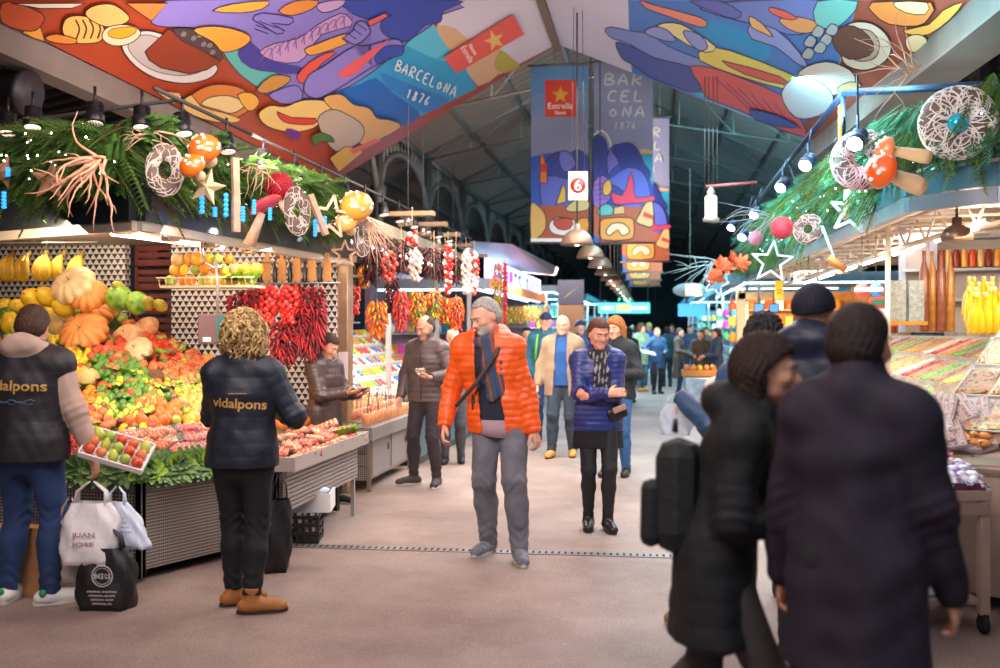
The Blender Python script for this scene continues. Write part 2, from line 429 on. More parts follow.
SKIN = lambda n='skin', c='dfae94': M(n, c, .5, var=.12, vs=14, bump=.05, bs=300, spec=.4)
def person(label, at, rz=0., h=1.7, vox=.012, feet=((-.1, 0, 5), (.1, 0, -5)), hip=(0, 0), lean=(0, 0), twist=0, hands=((-.26, -.04, .80), (.26, -.04, .80)),
           elbow=((-.4, 1, 0), (.4, 1, 0)), curl=(25, 25), palm=((1, 0, 0), (-1, 0, 0)), fdir=(None, None), head=(0, 5, 0), neckf=0., w=1., belly=0.,
           skin='skin', skinc='dfae94', hair=None, top=None, under=None, legs=None, shoes=None, extra=None, beard=None, knee=((0, -1, 0), (0, -1, 0)), arms_bare=False, group=None, heel=(0, 0)):
    s = h / 1.7
    G = {}
    ftx = [np.array((f[0], f[1], .085 + (heel[i] if heel else 0))) for i, f in enumerate(feet)]
    P0 = np.array((hip[0], hip[1], .92))
    HJ = [P0 + np.array((-.088, 0, 0)), P0 + np.array((.088, 0, 0))]
    dmax = max(np.linalg.norm(HJ[i] - ftx[i]) for i in (0, 1))
    if dmax > .845: P0[2] -= dmax - .845; HJ = [P0 + np.array((-.088, 0, 0)), P0 + np.array((.088, 0, 0))]
    KN = []; AN = []
    for i in (0, 1):
        k_, t_ = ik(HJ[i], ftx[i], .43, .42, knee[i]); KN.append(k_); AN.append(t_)
    WA = P0 + np.array((lean[0] * .3, lean[1] * .3, .14)); CH = P0 + np.array((lean[0] * .75, lean[1] * .75, .34)); NB = P0 + np.array((lean[0], lean[1] + .0, .50))
    rt = rotm(twist); sw = .158 * w
    SH = [NB + rt @ np.array((-sw, .005, -.055)), NB + rt @ np.array((sw, .005, -.055))]
    EL = []; WR = []
    for i in (0, 1):
        e_, w_ = ik(SH[i], np.array(hands[i]), .285, .26, elbow[i]); EL.append(e_); WR.append(w_)
    Rh = rotm(*head); HC = NB + np.array((0, -.02 - neckf, .17)) + Rh @ np.array((0, -.01, 0)); 
    hl = lambda *p: HC + Rh @ np.array(p)
    fw = rt @ np.array((0, 1, 0))
    G.update(P0=P0, WA=WA, CH=CH, NB=NB, SH=SH, EL=EL, WR=WR, HC=HC, Rh=Rh, HJ=HJ, KN=KN, AN=AN, s=s, hl=hl)
    allp = np.array([P0, NB, HC, *SH, *EL, *WR, *KN, *AN])
    lo = allp.min(0) - .30; hi = allp.max(0) + .30; lo[2] = -.02; hi[2] = HC[2] + .22
    def torso(F, g, k=.05, arms=True, ga=None, ext=0):
        ga = g if ga is None else ga
        F.cap(P0 + (0, .01, -.03), WA, .168 * w + g, .138 * w + g + belly * .5, k, .62 + belly, fw)
        F.cap(WA, CH, .136 * w + g + belly * .5, .163 * w + g, k, .66 + belly * .6, fw)
        F.cap(CH, (SH[0] + SH[1]) / 2 + (0, 0, .0), .155 * w + g, .10 + g, k, .66, fw)
        F.cap(SH[0], SH[1], .056 + g, .056 + g, k)
        F.cap(SH[0] + (0, 0, .015), NB + (0, .01, .02), .04 + g, .055 + g * .6, k); F.cap(SH[1] + (0, 0, .015), NB + (0, .01, .02), .04 + g, .055 + g * .6, k)
        if arms:
            for i in (0, 1):
                F.cap(SH[i], EL[i], .053 + ga, .043 + ga, k * .6); F.cap(EL[i], WR[i], .044 + ga, .029 + ga * .8, k * .5)
    def legsf(F, g, k=.04, gl=None):
        gl = g if gl is None else gl
        F.cap(HJ[0] + (.012, .015, .02), HJ[1] + (-.012, .015, .02), .092 + g, .092 + g, k)
        for i in (0, 1):
            F.cap(HJ[i], KN[i], .086 + g, .058 + gl, k); m = KN[i] + (AN[i] - KN[i]) * .35 + (0, .014, 0)
            F.cap(KN[i], m, .056 + gl, .056 + gl, k * .7); F.cap(m, AN[i], .055 + gl, .039 + gl * .9, k * .7)
    # ---- the body
    F = Field(lo, hi, vox if vox > .011 else min(vox, .008)); bv = F.h
    torso(F, -.012); legsf(F, -.008)
    F.cap(hl(0, .018, -.05), NB + (0, .012, -.02), .052, .062, .03)
    F.ell(hl(0, .014, .018), (.076, .096, .096), .03, Rh)
    F.ell(hl(0, -.022, -.035), (.061, .068, .082), .03, Rh)
    F.cap(hl(-.036, -.02, -.075), hl(0, -.068, -.092), .026, .022, .02); F.cap(hl(.036, -.02, -.075), hl(0, -.068, -.092), .026, .022, .02)
    F.ell(hl(0, -.077, -.096), (.02, .016, .018), .015, Rh)
    if bv < .012:
        for sx in (-1, 1):
            F.ell(hl(sx * .038, -.06, -.028), (.024, .022, .02), .02, Rh)
            F.ell(hl(sx * .030, -.098, .002), (.017, .012, .009), .012, Rh, sub=True)
            F.ell(hl(sx * .010, -.097, -.036), .0085, .006)
            F.cap(hl(sx * .008, -.088, .022), hl(sx * .04, -.076, .022), .008, .007, .012)
        F.cap(hl(0, -.088, .008), hl(0, -.112, -.030), .0075, .0115, .010)
        F.cap(hl(-.018, -.084, -.062), hl(.018, -.084, -.062), .0065, .0065, .006); F.cap(hl(-.015, -.084, -.072), hl(.015, -.084, -.072), .0068, .0068, .006)
    else:
        F.cap(hl(0, -.088, .008), hl(0, -.108, -.032), .009, .014, .010)
    for sx in (-1, 1): F.ell(hl(sx * .077, .01, -.012), (.011, .02, .032), .008, Rh)
    for i in (0, 1):                                    # hands with five fingers
        W = WR[i]; fd = unit(W - EL[i]) if fdir[i] is None else unit(fdir[i])
        n = np.array(palm[i], float); n = unit(n - fd * (n @ fd)); sd = unit(np.cross(fd, n)) * (1 if i == 0 else -1)   # sd: toward the thumb
        if (bv > .0125) and True:
            F.cap(W, W + fd * .07, .026, .032, .01, .6, n)
            for q, ln in ((.026, .062), (.009, .07), (-.009, .066), (-.026, .05)): F.cap(W + fd * .07 + sd * q, W + fd * (.07 + ln) + sd * q * 1.1 + n * .02, .0105, .009, .004)
            F.cap(W + fd * .02 + sd * .02, W + fd * .075 + sd * .052 + n * .01, .012, .01, .006); continue
        for q in (.027, .009, -.009, -.026):
            F.cap(W + sd * q * .55, W + fd * .082 + sd * q, .0165, .0135, .012, .85, n)
        for q, f_ in ((.028, .92), (.0095, 1.03), (-.0095, .97), (-.028, .78)):
            p = W + fd * .084 + sd * q; d = fd + sd * q * 1.6; a = R(curl[i] * .5)
            for L_, r0, r1 in ((.042, .0098, .009), (.027, .009, .0083), (.021, .0083, .0072)):
                dd = unit(d * math.cos(a) + n * math.sin(a)); p2 = p + dd * L_ * f_ * .92; F.cap(p, p2, r0, r1, .003); p = p2; a += R(curl[i])
        p = W + fd * .02 + sd * .022; 
        for L_, c_, r0, r1 in ((.042, .62, .0145, .012), (.030, .9, .012, .0105), (.024, 1.0, .0105, .0085)):
            p2 = p + unit(fd * c_ + sd * (.85 - c_ * .45) + n * .35) * L_; F.cap(p, p2, r0, r1, .004); p = p2
    V, Q = F.mesh()
    fc = V[Q].mean(1); loc = (fc - HC) @ Rh
    mi = np.zeros(len(Q), int)
    if bv < .012: mi[(np.abs(loc[:, 0]) < .024) & (loc[:, 1] < -.078) & (loc[:, 2] < -.056) & (loc[:, 2] > -.079)] = 1
    body = np_obj('person', V * s, Q, [SKIN(skin, skinc), M('lips_' + skin, 'cc8a7e', .5)], None, mi)
    body.location = at; body.rotation_euler.z = R(rz)
    tag(body, label, 'person', group)
    def part(name, V, Q, m, mi=None, p=None): return np_obj(name, V * s, Q, m, p or body, mi)
    if bv < .0125:
        for sx in (-1, 1):
            e = MB(); c = hl(sx * .030, -.0785, .000); e.ball(c * s, (.0118 * s, .0108 * s, .0075 * s), 12, 8, 0); ic = hl(sx * .030, -.0865, -.001); e.ball(ic * s, .0048 * s, 8, 6, 1)
            e.build('eye', [M('eye_white', 'b8aca6', .35), M('iris', '33241c', .2)], body)
            if beard != 'nobrow':
                e = MB(); e.tube([hl(sx * .014, -.099, .021) * s, hl(sx * .03, -.0985, .026) * s, hl(sx * .046, -.085, .020) * s], [.0032 * s, .0042 * s, .0022 * s], 6); e.build('eyebrow', M('brow_' + (hair[1] if hair else 'x'), hair[1] if hair else '302018', .9), body)
    if beard and beard != 'nobrow':
        Fb = Field(HC - .14, HC + .12, .006 if bv < .01 else .012)
        Fb.ell(hl(0, -.03, -.05), (.062, .064, .075), .02, Rh); Fb.cap(hl(0, -.06, -.095), hl(0, -.075, -.088), .03, .026, .02)
        def cutb(X, Y, Z):
            a = (X - HC[0]) * Rh[0][0] + (Y - HC[1]) * Rh[1][0] + (Z - HC[2]) * Rh[2][0]; b = (X - HC[0]) * Rh[0][1] + (Y - HC[1]) * Rh[1][1] + (Z - HC[2]) * Rh[2][1]; c = (X - HC[0]) * Rh[0][2] + (Y - HC[1]) * Rh[1][2] + (Z - HC[2]) * Rh[2][2]
            return np.maximum(np.maximum(c + .045 - np.abs(a) * .5, b - .0), .02 - np.sqrt((a * .9) ** 2 + (c + .067) ** 2 * 4))
        Fb.fn(cutb); V, Q = Fb.mesh(lambda V, n: .0012 * vnoise(V, 700, 3))
        if len(V): part('beard', V, Q, M('beard_' + beard, beard, .9, var=.3, vs=200, bump=.5, bs=500))
    # ---- hair
    if hair: make_hair(G, part, hair, bv)
    # ---- clothes
    def coat_disp(c):
        q = c.get('quilt', 0); amp = c.get('amp', .006); fold = c.get('fold', .004)
        def f(V, n):
            d = fold * vnoise(V, 22, c.get('seed', 1)) + fold * .5 * vnoise(V * (1, 1, .5), 55, 5)
            best = None
            ph = V[:, 2] / (q or 1); dist = np.full(len(V), 1.)
            for i in (0, 1):
                for a, b, off in ((SH[i], EL[i], 0.), (EL[i], WR[i], .285)):
                    e = b - a; L_ = np.linalg.norm(e); e = e / L_; t = np.clip((V - a) @ e, 0, L_); dd = np.linalg.norm(V - a - t[:, None] * e, axis=1)
                    m = (dd < .085) & (dd < dist) & ((np.abs(V[:, 0] - NB[0]) > .15 * w) | (off > 0)); dist[m] = dd[m]; ph[m] = ((t + off) / (q or 1))[m]
                # folds gather at the elbow
                de = np.linalg.norm(V - EL[i], axis=1); d += .004 * np.exp(-(de / .09) ** 2) * np.sin((V[:, 2] + V[:, 0] * .5) * 130)
            if q: d = d + amp * (np.abs(np.sin(np.pi * ph)) ** .4 - .8)
            return d
        return f
    for c in (under, top):
        if not c: continue
        g = c.get('g', .012); hem = c.get('hem', .86); v = c.get('vox', vox)
        l2 = lo.copy(); l2[2] = max(hem - .06, 0)
        F = Field(l2, hi, v)
        torso(F, g, .05, False)
        if c.get('sleeves', True):
            Fa = Field(l2, hi, v); ga = c.get('ga', g)
            for i in (0, 1):
                Fa.cap(SH[i], EL[i], .053 + ga, .043 + ga, .03); Fa.cap(EL[i], WR[i], .044 + ga, .029 + ga * .8, .025)
            for i in (0, 1):
                e = unit(WR[i] - EL[i]); wq = WR[i] - e * c.get('cuff', (.0, .0))[i]
                Fa.fn(lambda X, Y, Z: np.minimum((X - wq[0]) * e[0] + (Y - wq[1]) * e[1] + (Z - wq[2]) * e[2], .10 - np.sqrt((X - wq[0]) ** 2 + (Y - wq[1]) ** 2 + (Z - wq[2]) ** 2)), 'max', wq - .11, wq + .11)
        if hem < .9:
            F.cap(P0 + (0, .01, 0), P0 * (1, 1, 0) + (0, .01, hem + c.get('hang', .0)), .170 * w + g + c.get('flare', .0) * .3, .170 * w + g + c.get('flare', .0), .05, .66 + belly, fw)
        if c.get('collar'):
            ch, cr = c['collar']; n0 = NB + (0, -.005, .015)
            F.cap(n0, n0 + (0, -.01 - neckf * .5, ch), cr + .012, cr, .02)
            F.cap(n0 + (0, -.03 - neckf, ch - .03), n0 + (0, -.03 - neckf, ch + .1), cr - .025, cr - .02, 0, sub=True)
        if c.get('hood'):
            hb = NB + (0, .08, .06); F.ell(hb, (.125, .075, .07), .04); F.cap(NB + (-.09, .03, .045), NB + (-.06, -.06, .02), .042, .03, .03); F.cap(NB + (.09, .03, .045), NB + (.06, -.06, .02), .042, .03, .03)
            F.ell(HC + (0, .0, -.02), (.085, .095, .12), .02, sub=True)
        if c.get('hoodup'):
            F.ell(hl(0, .02, .01), (.108, .125, .13), .04, Rh); F.cap(hl(0, .03, -.06), NB + (0, .03, .0), .095, .11, .05)
            F.ell(hl(0, -.09, -.03), (.07, .08, .10), .01, Rh, sub=True)
        z0 = hem; F.fn(lambda X, Y, Z: z0 - Z + 0 * X + 0 * Y)
        if c.get('open'):
            x0, x1, xb0, xb1 = c['open']                # gap at the neck and at the hem
            Fi = Field(l2, hi, v); torso(Fi, g - c.get('thick', .02), .05, False)
            Fi.cap(P0, P0 * (1, 1, 0) + (0, 0, hem), .168 * w + g - .02, .168 * w + g - .02, .05, .66 + belly, fw)
            F.F = np.maximum(F.F, -Fi.F)
            zt, zb = NB[2] + .05, hem
            def wedge(X, Y, Z):
                t = np.clip((zt - Z) / (zt - zb), 0, 1); a = NB[0] * (1 - t) + P0[0] * t + (x0 * (1 - t) + xb0 * t); b = NB[0] * (1 - t) + P0[0] * t + (x1 * (1 - t) + xb1 * t)
                cy = NB[1] * (1 - t) + P0[1] * t
                return -np.maximum(np.maximum(a - X, X - b), Y - (cy - .02))
            F.fn(wedge)
        if c.get('sleeves', True):
            hh = np.maximum(.03 - np.abs(F.F - Fa.F), 0) / .03; F.F = np.minimum(F.F, Fa.F) - hh * hh * .0075
        V, Q = F.mesh(coat_disp(c))
        mi_ = c['split'](V[Q].mean(1), G) if c.get('split') else None
        o = part(c.get('name', 'jacket'), V, Q, c['mat'], mi_)
        if c.get('label'): o['label'] = c['label']
        G[c.get('name', 'jacket')] = o
    if legs:
        g = legs.get('g', .012); l2 = lo.copy(); h2 = hi.copy(); h2[2] = 1.10
        F = Field(l2, h2, legs.get('vox', vox)); legsf(F, g, .035, legs.get('gl', g)); F.cap(P0 + (0, .012, -.045), P0 + (0, .01, .08), .146 + g, .138 + g, .04, .72, fw)
        zz = legs.get('hem', .07)
        for i in (0, 1):
            e = unit(AN[i] - KN[i]); q = AN[i] + e * (.085 - zz)
            F.fn(lambda X, Y, Z: np.minimum((X - q[0]) * e[0] + (Y - q[1]) * e[1] + (Z - q[2]) * e[2], .12 - np.sqrt((X - q[0]) ** 2 + (Y - q[1]) ** 2 + (Z - q[2]) ** 2)), 'max', q - .13, q + .13)
        F.fn(lambda X, Y, Z: Z - (P0[2] + .13) + 0 * X + 0 * Y)
        fo = legs.get('fold', .004)
        def ld(V, n):
            d = fo * .6 * vnoise(V, 26, 2)
            for i in (0, 1):
                for c_, r_ in ((KN[i], .10), (AN[i] + (0, 0, .07), .10), (HJ[i], .08)):
                    de = np.linalg.norm(V - c_, axis=1); d += fo * .8 * np.exp(-(de / r_) ** 2) * np.sin(V[:, 2] * 95 + 5 * np.sin(V[:, 0] * 24 + V[:, 1] * 17 + c_[2] * 9))
            return d
        V, Q = F.mesh(ld); part(legs.get('name', 'trousers'), V, Q, legs['mat'])
    if shoes:
        for i in (0, 1):
            an = AN[i]; yaw = R(feet[i][2]); f = np.array((math.sin(yaw), -math.cos(yaw), 0)); z0 = heel[i] if heel else 0
            base = np.array((an[0], an[1], z0)); sd = np.array((f[1], -f[0], 0))
            pit = z0 * .0
            c0 = base - f * .045; c1 = base + f * .16 - np.array((0, 0, z0 * .95))
            F = Field(np.minimum(c0, c1) - (.1, .1, .03), np.maximum(c0, c1) + (.1, .1, .22), .006 if bv < .01 else .010)
            up = np.array((0, 0, 1.))
            F.cap(c0 + up * .045, c1 + up * .034, .040, .040, .02, .9, up); F.cap(base + up * .05, c1 - f * .05 + up * .045, .04, .032, .03)
            F.cap(base + up * .06, base + up * (.085 + shoes.get('high', 0)), .044, .046 + shoes.get('wide', 0), .03)
            zc = .0; F.fn(lambda X, Y, Z: (min(c0[2], c1[2]) + .016 + ((X - c1[0]) * -f[0] + (Y - c1[1]) * -f[1]) * (z0 * .95 / .205)) - Z)
            F.fn(lambda X, Y, Z: Z - (z0 + .10 + shoes.get('high', 0)) + 0 * X + 0 * Y)
            V, Q = F.mesh(); so = part('shoe', V, Q, shoes['mat'])
            b = MB(); n = 20; ring = []
            for k in range(n):
                t = 2 * math.pi * k / n; along = math.cos(t); wd = math.sin(t)
                cc = (c0 + c1) / 2 + f * along * (.102 + .043); cc = cc + sd * wd * (.045 - .006 * (along < 0)) * (1 if abs(along) < .9 else .95)
                cc[2] = c0[2] + (c1[2] - c0[2]) * (along * .5 + .5); ring.append(cc)
            b.add([(p + (0, 0, .003)) * s for p in ring] + [(p + (0, 0, .024)) * s for p in ring], [tuple(range(n))[::-1], tuple(range(n, 2 * n))] + [(k, (k + 1) % n, n + (k + 1) % n, n + k) for k in range(n)], 0)
            b.build('sole', shoes.get('sole', M('sole_dark', '2a2622', .8)), so)
    if extra: extra(G, body, part)
    return body

def make_hair(G, part, hair, bv):
    style, col = hair[0], hair[1]; HC, Rh, hl = G['HC'], G['Rh'], G['hl']; NB = G['NB']
    m = M('hair_' + col, col, .55, var=.45, vs=60, bump=.6, bs=220, spec=.35)
    v = .006 if bv < .01 else .012
    F = Field(HC - (.17, .17, .34), HC + (.17, .17, .17), v)
    def loc(X, Y, Z): 
        d = (X - HC[0], Y - HC[1], Z - HC[2]); return [d[0] * Rh[0][i] + d[1] * Rh[1][i] + d[2] * Rh[2][i] for i in range(3)]
    t = {'short': .010, 'crop': .006, 'bald': .005, 'neat': .016, 'bun': .012, 'pony': .012, 'bob': .022, 'long': .020, 'beanie': .014, 'cap': .010, 'curly': .02, 'messy': .022}.get(style, .012)
    F.ell(hl(0, .016, .020), (.076 + t, .096 + t, .096 + t), 0, Rh)
    if style in ('short', 'crop', 'neat', 'messy', 'bun', 'pony', 'bald', 'curly'):
        F.ell(hl(0, .035, -.03), (.070 + t, .068 + t, .062), .03, Rh)
        zt = {'crop': .078, 'bald': .2, 'short': .070}.get(style, .064); sb = {'crop': .012, 'bald': .02}.get(style, -.002)
        def cut(X, Y, Z):
            a, b, c = loc(X, Y, Z); side = sb - b + np.where(c > .0, c * -.55, c * -.25); return np.maximum(np.minimum(zt - c - np.maximum(0, b + .05) * .0, side), -.085 - c)
        F.fn(cut)
        if style == 'bald':
            F.ell(hl(0, -.02, .09), (.06, .10, .05), .0, Rh, sub=True)
        if style == 'bun': F.ell(hl(0, .10, .035), (.035, .032, .035), .012, Rh)
        if style == 'pony': F.cap(hl(0, .10, .03), hl(.0, .135, -.09), .024, .022, .02); F.cap(hl(0, .135, -.09), hl(0, .11, -.17), .022, .008, .01)
    elif style in ('bob', 'long'):
        L_ = -.13 if style == 'bob' else -.24
        for sx in (-1, 1):
            F.cap(hl(sx * .062, .03, .0), hl(sx * .062, .03, L_ + .02), .034, .026, .03, 1); F.cap(hl(sx * .05, .05, -.02), hl(sx * .045, .055, L_), .05, .04, .03)
        F.cap(hl(0, .07, 0), hl(0, .075, L_), .06, .05, .03)
        def cut(X, Y, Z):
            a, b, c = loc(X, Y, Z); return np.minimum(.062 - c, (.0 if style == 'bob' else -.03) - b - np.maximum(0, c) * .9)
        F.fn(cut)
    elif style == 'beanie':
        def cut(X, Y, Z):
            a, b, c = loc(X, Y, Z); return .018 - c - b * .35 + 0 * a
        F.fn(cut)
    elif style == 'cap':
        def cut(X, Y, Z):
            a, b, c = loc(X, Y, Z); return .03 - c - b * .15 + 0 * a
        F.fn(cut); F.cap(hl(-.03, -.10, .045), hl(.03, -.10, .045), .04, .04, .01, .25, Rh @ np.array((0, 0, 1.)))
    amp = {'curly': .010, 'messy': .008, 'bob': .003, 'long': .005}.get(style, .0018)
    fr = {'curly': 120, 'messy': 110}.get(style, 260)
    def disp(V, n):
        l = (V - HC) @ Rh; th = np.arctan2(l[:, 0], l[:, 1] + .02)
        if style in ('beanie', 'cap'): return .0015 * np.sin(th * 60)
        return amp * vnoise(V, fr, 4) + amp * .8 * np.sin(th * 34 + 4 * np.sin(l[:, 2] * 30))
    V, Q = F.mesh(disp)
    o = part('hair' if style not in ('beanie', 'cap') else ('beanie' if style == 'beanie' else 'cap'), V, Q, m)
    if style == 'curly':                                # a mass of loose ringlets over the scalp
        b = MB(); r = random.Random(5); s = G['s']
        for i in range(420):
            th = r.uniform(-2.5, 2.5); ph = r.uniform(-.9, 1.45)
            d = np.array((math.sin(th) * math.cos(ph), math.cos(th) * math.cos(ph), math.sin(ph))); 
            p = hl(*(d * (.080, .100, .100) + (0, .016, .015))); dn = Rh @ d; L_ = r.uniform(.02, .06); pts = []; e1 = unit(np.cross(dn, (0, 0, 1.)) + 1e-3); e2 = np.cross(dn, e1); ph0 = r.uniform(0, 6)
            for k in range(9):
                q = k / 8; out = dn * (.012 + .05 * math.sin(q * 1.8)); dr = np.array((0, 0, -1.)) * L_ * q * q * (1.1 if ph < .6 else .8)
                pts.append((p + out + dr + (e1 * math.cos(ph0 + q * 9) + e2 * math.sin(ph0 + q * 9)) * .013) * s)
            b.tube(pts, [.0045 * s] * 8 + [.001], 4, r.choice((0, 1)))
        b.build('curls', [m, M('hair_light_' + col, 'd9b478', .6, var=.3, vs=90)], o)
    return o

# ================================================================ the hall: floor, walls, roof
def floor_mat():
    m = M('asphalt_floor', '9a8f8c', .62); nt = m.node_tree; N = nt.nodes; L = nt.links; b = N['Principled BSDF']
    tc = N.new('ShaderNodeTexCoord')
    n1 = N.new('ShaderNodeTexNoise'); n1.inputs['Scale'].default_value = .9; n1.inputs['Detail'].default_value = 7; n1.inputs['Roughness'].default_value = .7
    n2 = N.new('ShaderNodeTexNoise'); n2.inputs['Scale'].default_value = 70; n2.inputs['Detail'].default_value = 3
    v = N.new('ShaderNodeTexVoronoi'); v.inputs['Scale'].default_value = 3.1; v.inputs['Randomness'].default_value = 1
    for n in (n1, n2, v): L.new(tc.outputs['Object'], n.inputs['Vector'])
    r1 = N.new('ShaderNodeValToRGB'); r1.color_ramp.elements[0].position = .36; r1.color_ramp.elements[1].position = .66
    r1.color_ramp.elements[0].color = (*lin('7c6a62'), 1); r1.color_ramp.elements[1].color = (*lin('a08c82'), 1)
    L.new(n1.outputs['Fac'], r1.inputs['Fac'])
    r2 = N.new('ShaderNodeValToRGB'); r2.color_ramp.elements[0].position = .35; r2.color_ramp.elements[1].position = .65
    r2.color_ramp.elements[0].color = (.78, .78, .78, 1); r2.color_ramp.elements[1].color = (1.12, 1.12, 1.12, 1)
    L.new(n2.outputs['Fac'], r2.inputs['Fac'])
    mx = N.new('ShaderNodeMix'); mx.data_type = 'RGBA'; mx.blend_type = 'MULTIPLY'; mx.inputs[0].default_value = 1
    L.new(r1.outputs['Color'], mx.inputs[6]); L.new(r2.outputs['Color'], mx.inputs[7])
    r3 = N.new('ShaderNodeValToRGB'); r3.color_ramp.elements[0].position = .018; r3.color_ramp.elements[1].position = .03      # pale spots trodden into the floor
    r3.color_ramp.elements[0].color = (1, 1, 1, 1); r3.color_ramp.elements[1].color = (0, 0, 0, 1)
    L.new(v.outputs['Distance'], r3.inputs['Fac'])
    mx2 = N.new('ShaderNodeMix'); mx2.data_type = 'RGBA'; L.new(r3.outputs['Color'], mx2.inputs[0]); L.new(mx.outputs[2], mx2.inputs[6]); mx2.inputs[7].default_value = (*lin('c0b0a8'), 1)
    L.new(mx2.outputs[2], b.inputs['Base Color'])
    bp = N.new('ShaderNodeBump'); bp.inputs['Strength'].default_value = .25; bp.inputs['Distance'].default_value = .01
    L.new(n2.outputs['Fac'], bp.inputs['Height']); L.new(bp.outputs['Normal'], b.inputs['Normal'])
    return m
fl = MB(); fl.box((0, 36, -.1), (30, 84, .2)); struct(fl.build('floor', floor_mat()))
dark_wall = M('hall_wall_dark', '2a2c33', .8, var=.3, vs=1.5)
iron = M('roof_iron', '5a5350', .55, .2, var=.3, vs=3)
iron_d = M('roof_iron_dark', '3a3837', .6, .2)
w = MB(); w.box((-13, 36, 4), (.3, 84, 8))
for i in range(14): w.box((-12.8, 4 + i * 5, 4), (.2, .3, 8), 1)
for z in (3.2, 4.6, 6): w.box((-12.8, 36, z), (.15, 84, .1), 1)
struct(w.build('wall_left', [dark_wall, iron_d]))
w = MB(); w.box((13, 36, 4), (.3, 84, 8)); struct(w.build('wall_right', dark_wall))
w = MB(); w.box((0, 78, 4.5), (26, .3, 9)); 
for i in range(9): w.box((-8 + i * 2, 77.8, 4.5), (.12, .1, 9), 1)
struct(w.build('wall_back', [M('hall_wall_teal', '1f3a40', .8, var=.3, vs=.6), iron_d]))

# roof: boarding with close rafters and heavier purlins, gable over the aisle and lean-tos beside it
RX, RZ, EX, EZ = -.8, 9.3, -6.6, 6.5
rf = MB(); Y0, Y1 = -2, 78
prof = [(-13, 5.3), (EX, EZ), (RX, RZ), (5.0, EZ), (13, 5.3)]
for (x0, z0), (x1, z1) in zip(prof[:-1], prof[1:]):
    rf.add([(x0, Y0, z0 + .15), (x1, Y0, z1 + .15), (x1, Y1, z1 + .15), (x0, Y1, z0 + .15)], [(0, 1, 2, 3)], 0)
    L_ = math.hypot(x1 - x0, z1 - z0); a = math.atan2(z1 - z0, x1 - x0); rot = Matrix.Rotation(-a, 3, 'Y')
    step = .42
    for i in range(int((Y1 - 8) / step)):
        rf.box(((x0 + x1) / 2, 8 + i * step, (z0 + z1) / 2 + .08), (L_, .07, .12), 1, rot)
    n = 4
    for j in range(n + 1):
        t = j / n; rf.box((x0 + (x1 - x0) * t, (Y0 + Y1) / 2, z0 + (z1 - z0) * t), (.09, Y1 - Y0, .14), 2)
for i in range(13):                                     # trusses with struts
    y = 12 + i * 5
    rf.tube([(EX, y, EZ), (RX, y, RZ)], .06, 6, 2); rf.tube([(5, y, EZ), (RX, y, RZ)], .06, 6, 2)
    rf.tube([(EX, y, EZ - .1), (RX, y, EZ + .9), (5, y, EZ - .1)], .03, 5, 2)
    for t in (.25, .5, .75):
        for sx in (EX, 5.0):
            x = sx + (RX - sx) * t; zt = EZ + (RZ - EZ) * t; zb = EZ - .1 + 1.0 * t
            rf.tube([(x, y, zb), (x, y, zt)], .022, 5, 2); rf.tube([(x, y, zt), (sx + (RX - sx) * (t - .25), y, EZ - .1 + (t - .25))], .018, 5, 2)
struct(rf.build('ceiling', [M('roof_boards', '36302d', .8, var=.3, vs=2), M('roof_rafters', '574c48', .7), iron]))
# iron columns with lattice-filled arches between them
for sx, side in ((-6.4, 'left'), (5.4, 'right')):
    for i in range(13):
        y = 17 + i * 5; c = MB()
        c.lathe([(.22, 0), (.22, .5), (.13, .6), (.12, 4.6), (.2, 4.75), (.2, 4.9), (.13, 5), (.13, 6.45)], 10)
        o = c.build('trim_column', iron_d, loc=(sx, y, 0)); struct(o)
        a = MB(); n = 14; top = []; bot = []
        for k in range(n + 1):
            t = k / n; yy = y + .13 + t * 4.74; zz = 4.9 + 1.15 * math.sqrt(max(0, 1 - (2 * t - 1) ** 2)); bot.append((sx, yy, zz)); top.append((sx, yy, 6.45))
        a.tube(bot, .08, 6, 0); a.tube([top[0], top[-1]], .07, 6, 0)
        for k in range(1, n):
            a.tube([bot[k], top[k]], .022, 4, 0)
            if k < n - 1 and (k < 5 or k > 8): a.tube([bot[k], top[k + 1]], .016, 4, 0); a.tube([top[k], bot[k + 1]], .016, 4, 0)
        struct(a.build('trim_arch', iron))
# drain across the aisle
d0, d1 = PZ(276, 545.5, 0), PZ(684, 557, 0); dv = (d1 - d0); Ld = dv.length; dv.normalize()
g = MB(); ang = math.atan2(dv.y, dv.x); rot = Matrix.Rotation(ang, 3, 'Z'); mid = (d0 + d1) / 2
g.box((mid.x, mid.y, .002), (Ld, .11, .008), 0, rot)
for i in range(int(Ld / .045)):
    p = d0 + dv * (i * .045 + .02); g.box((p.x, p.y, .005), (.016, .06, .006), 1, rot)
tag(g.build('floor_drain', [M('drain_metal', '8d8584', .4, .5), M('drain_slot', '35302f', .9)]), 'slotted metal drain channel running across the aisle floor', 'drain')

# ================================================================ printed canopy over the aisle
RD = P(557, 44, 1); 
def on_y(px, py, y):
    r = ray(px, py); return Vector((0, 0, EYE)) + r * (y / r.y)
YF = 14.0
Rf = on_y(557, 44, YF); ELf = on_y(331, 183, YF); ERf = on_y(812, 141, YF)
nL = (ELf - Rf).cross(Vector((0, 1, 0))).normalized(); nR = (ERf - Rf).cross(Vector((0, 1, 0))).normalized()
if nL.z > 0: nL = -nL
if nR.z > 0: nR = -nR
mapL = plane_map(Rf, nL); mapR = plane_map(Rf, nR)
def back_to(p, q, y):
    t = (y - p.y) / (q.y - p.y); return p + (q - p) * t
YN = 1.5
eLn = mapL(0, 19); eRn = mapR(971, 0)
pL = [Rf, ELf, back_to(ELf, eLn, YN), Vector((Rf.x, YN, Rf.z))]
pR = [Rf, ERf, back_to(ERf, eRn, YN), Vector((Rf.x, YN, Rf.z))]
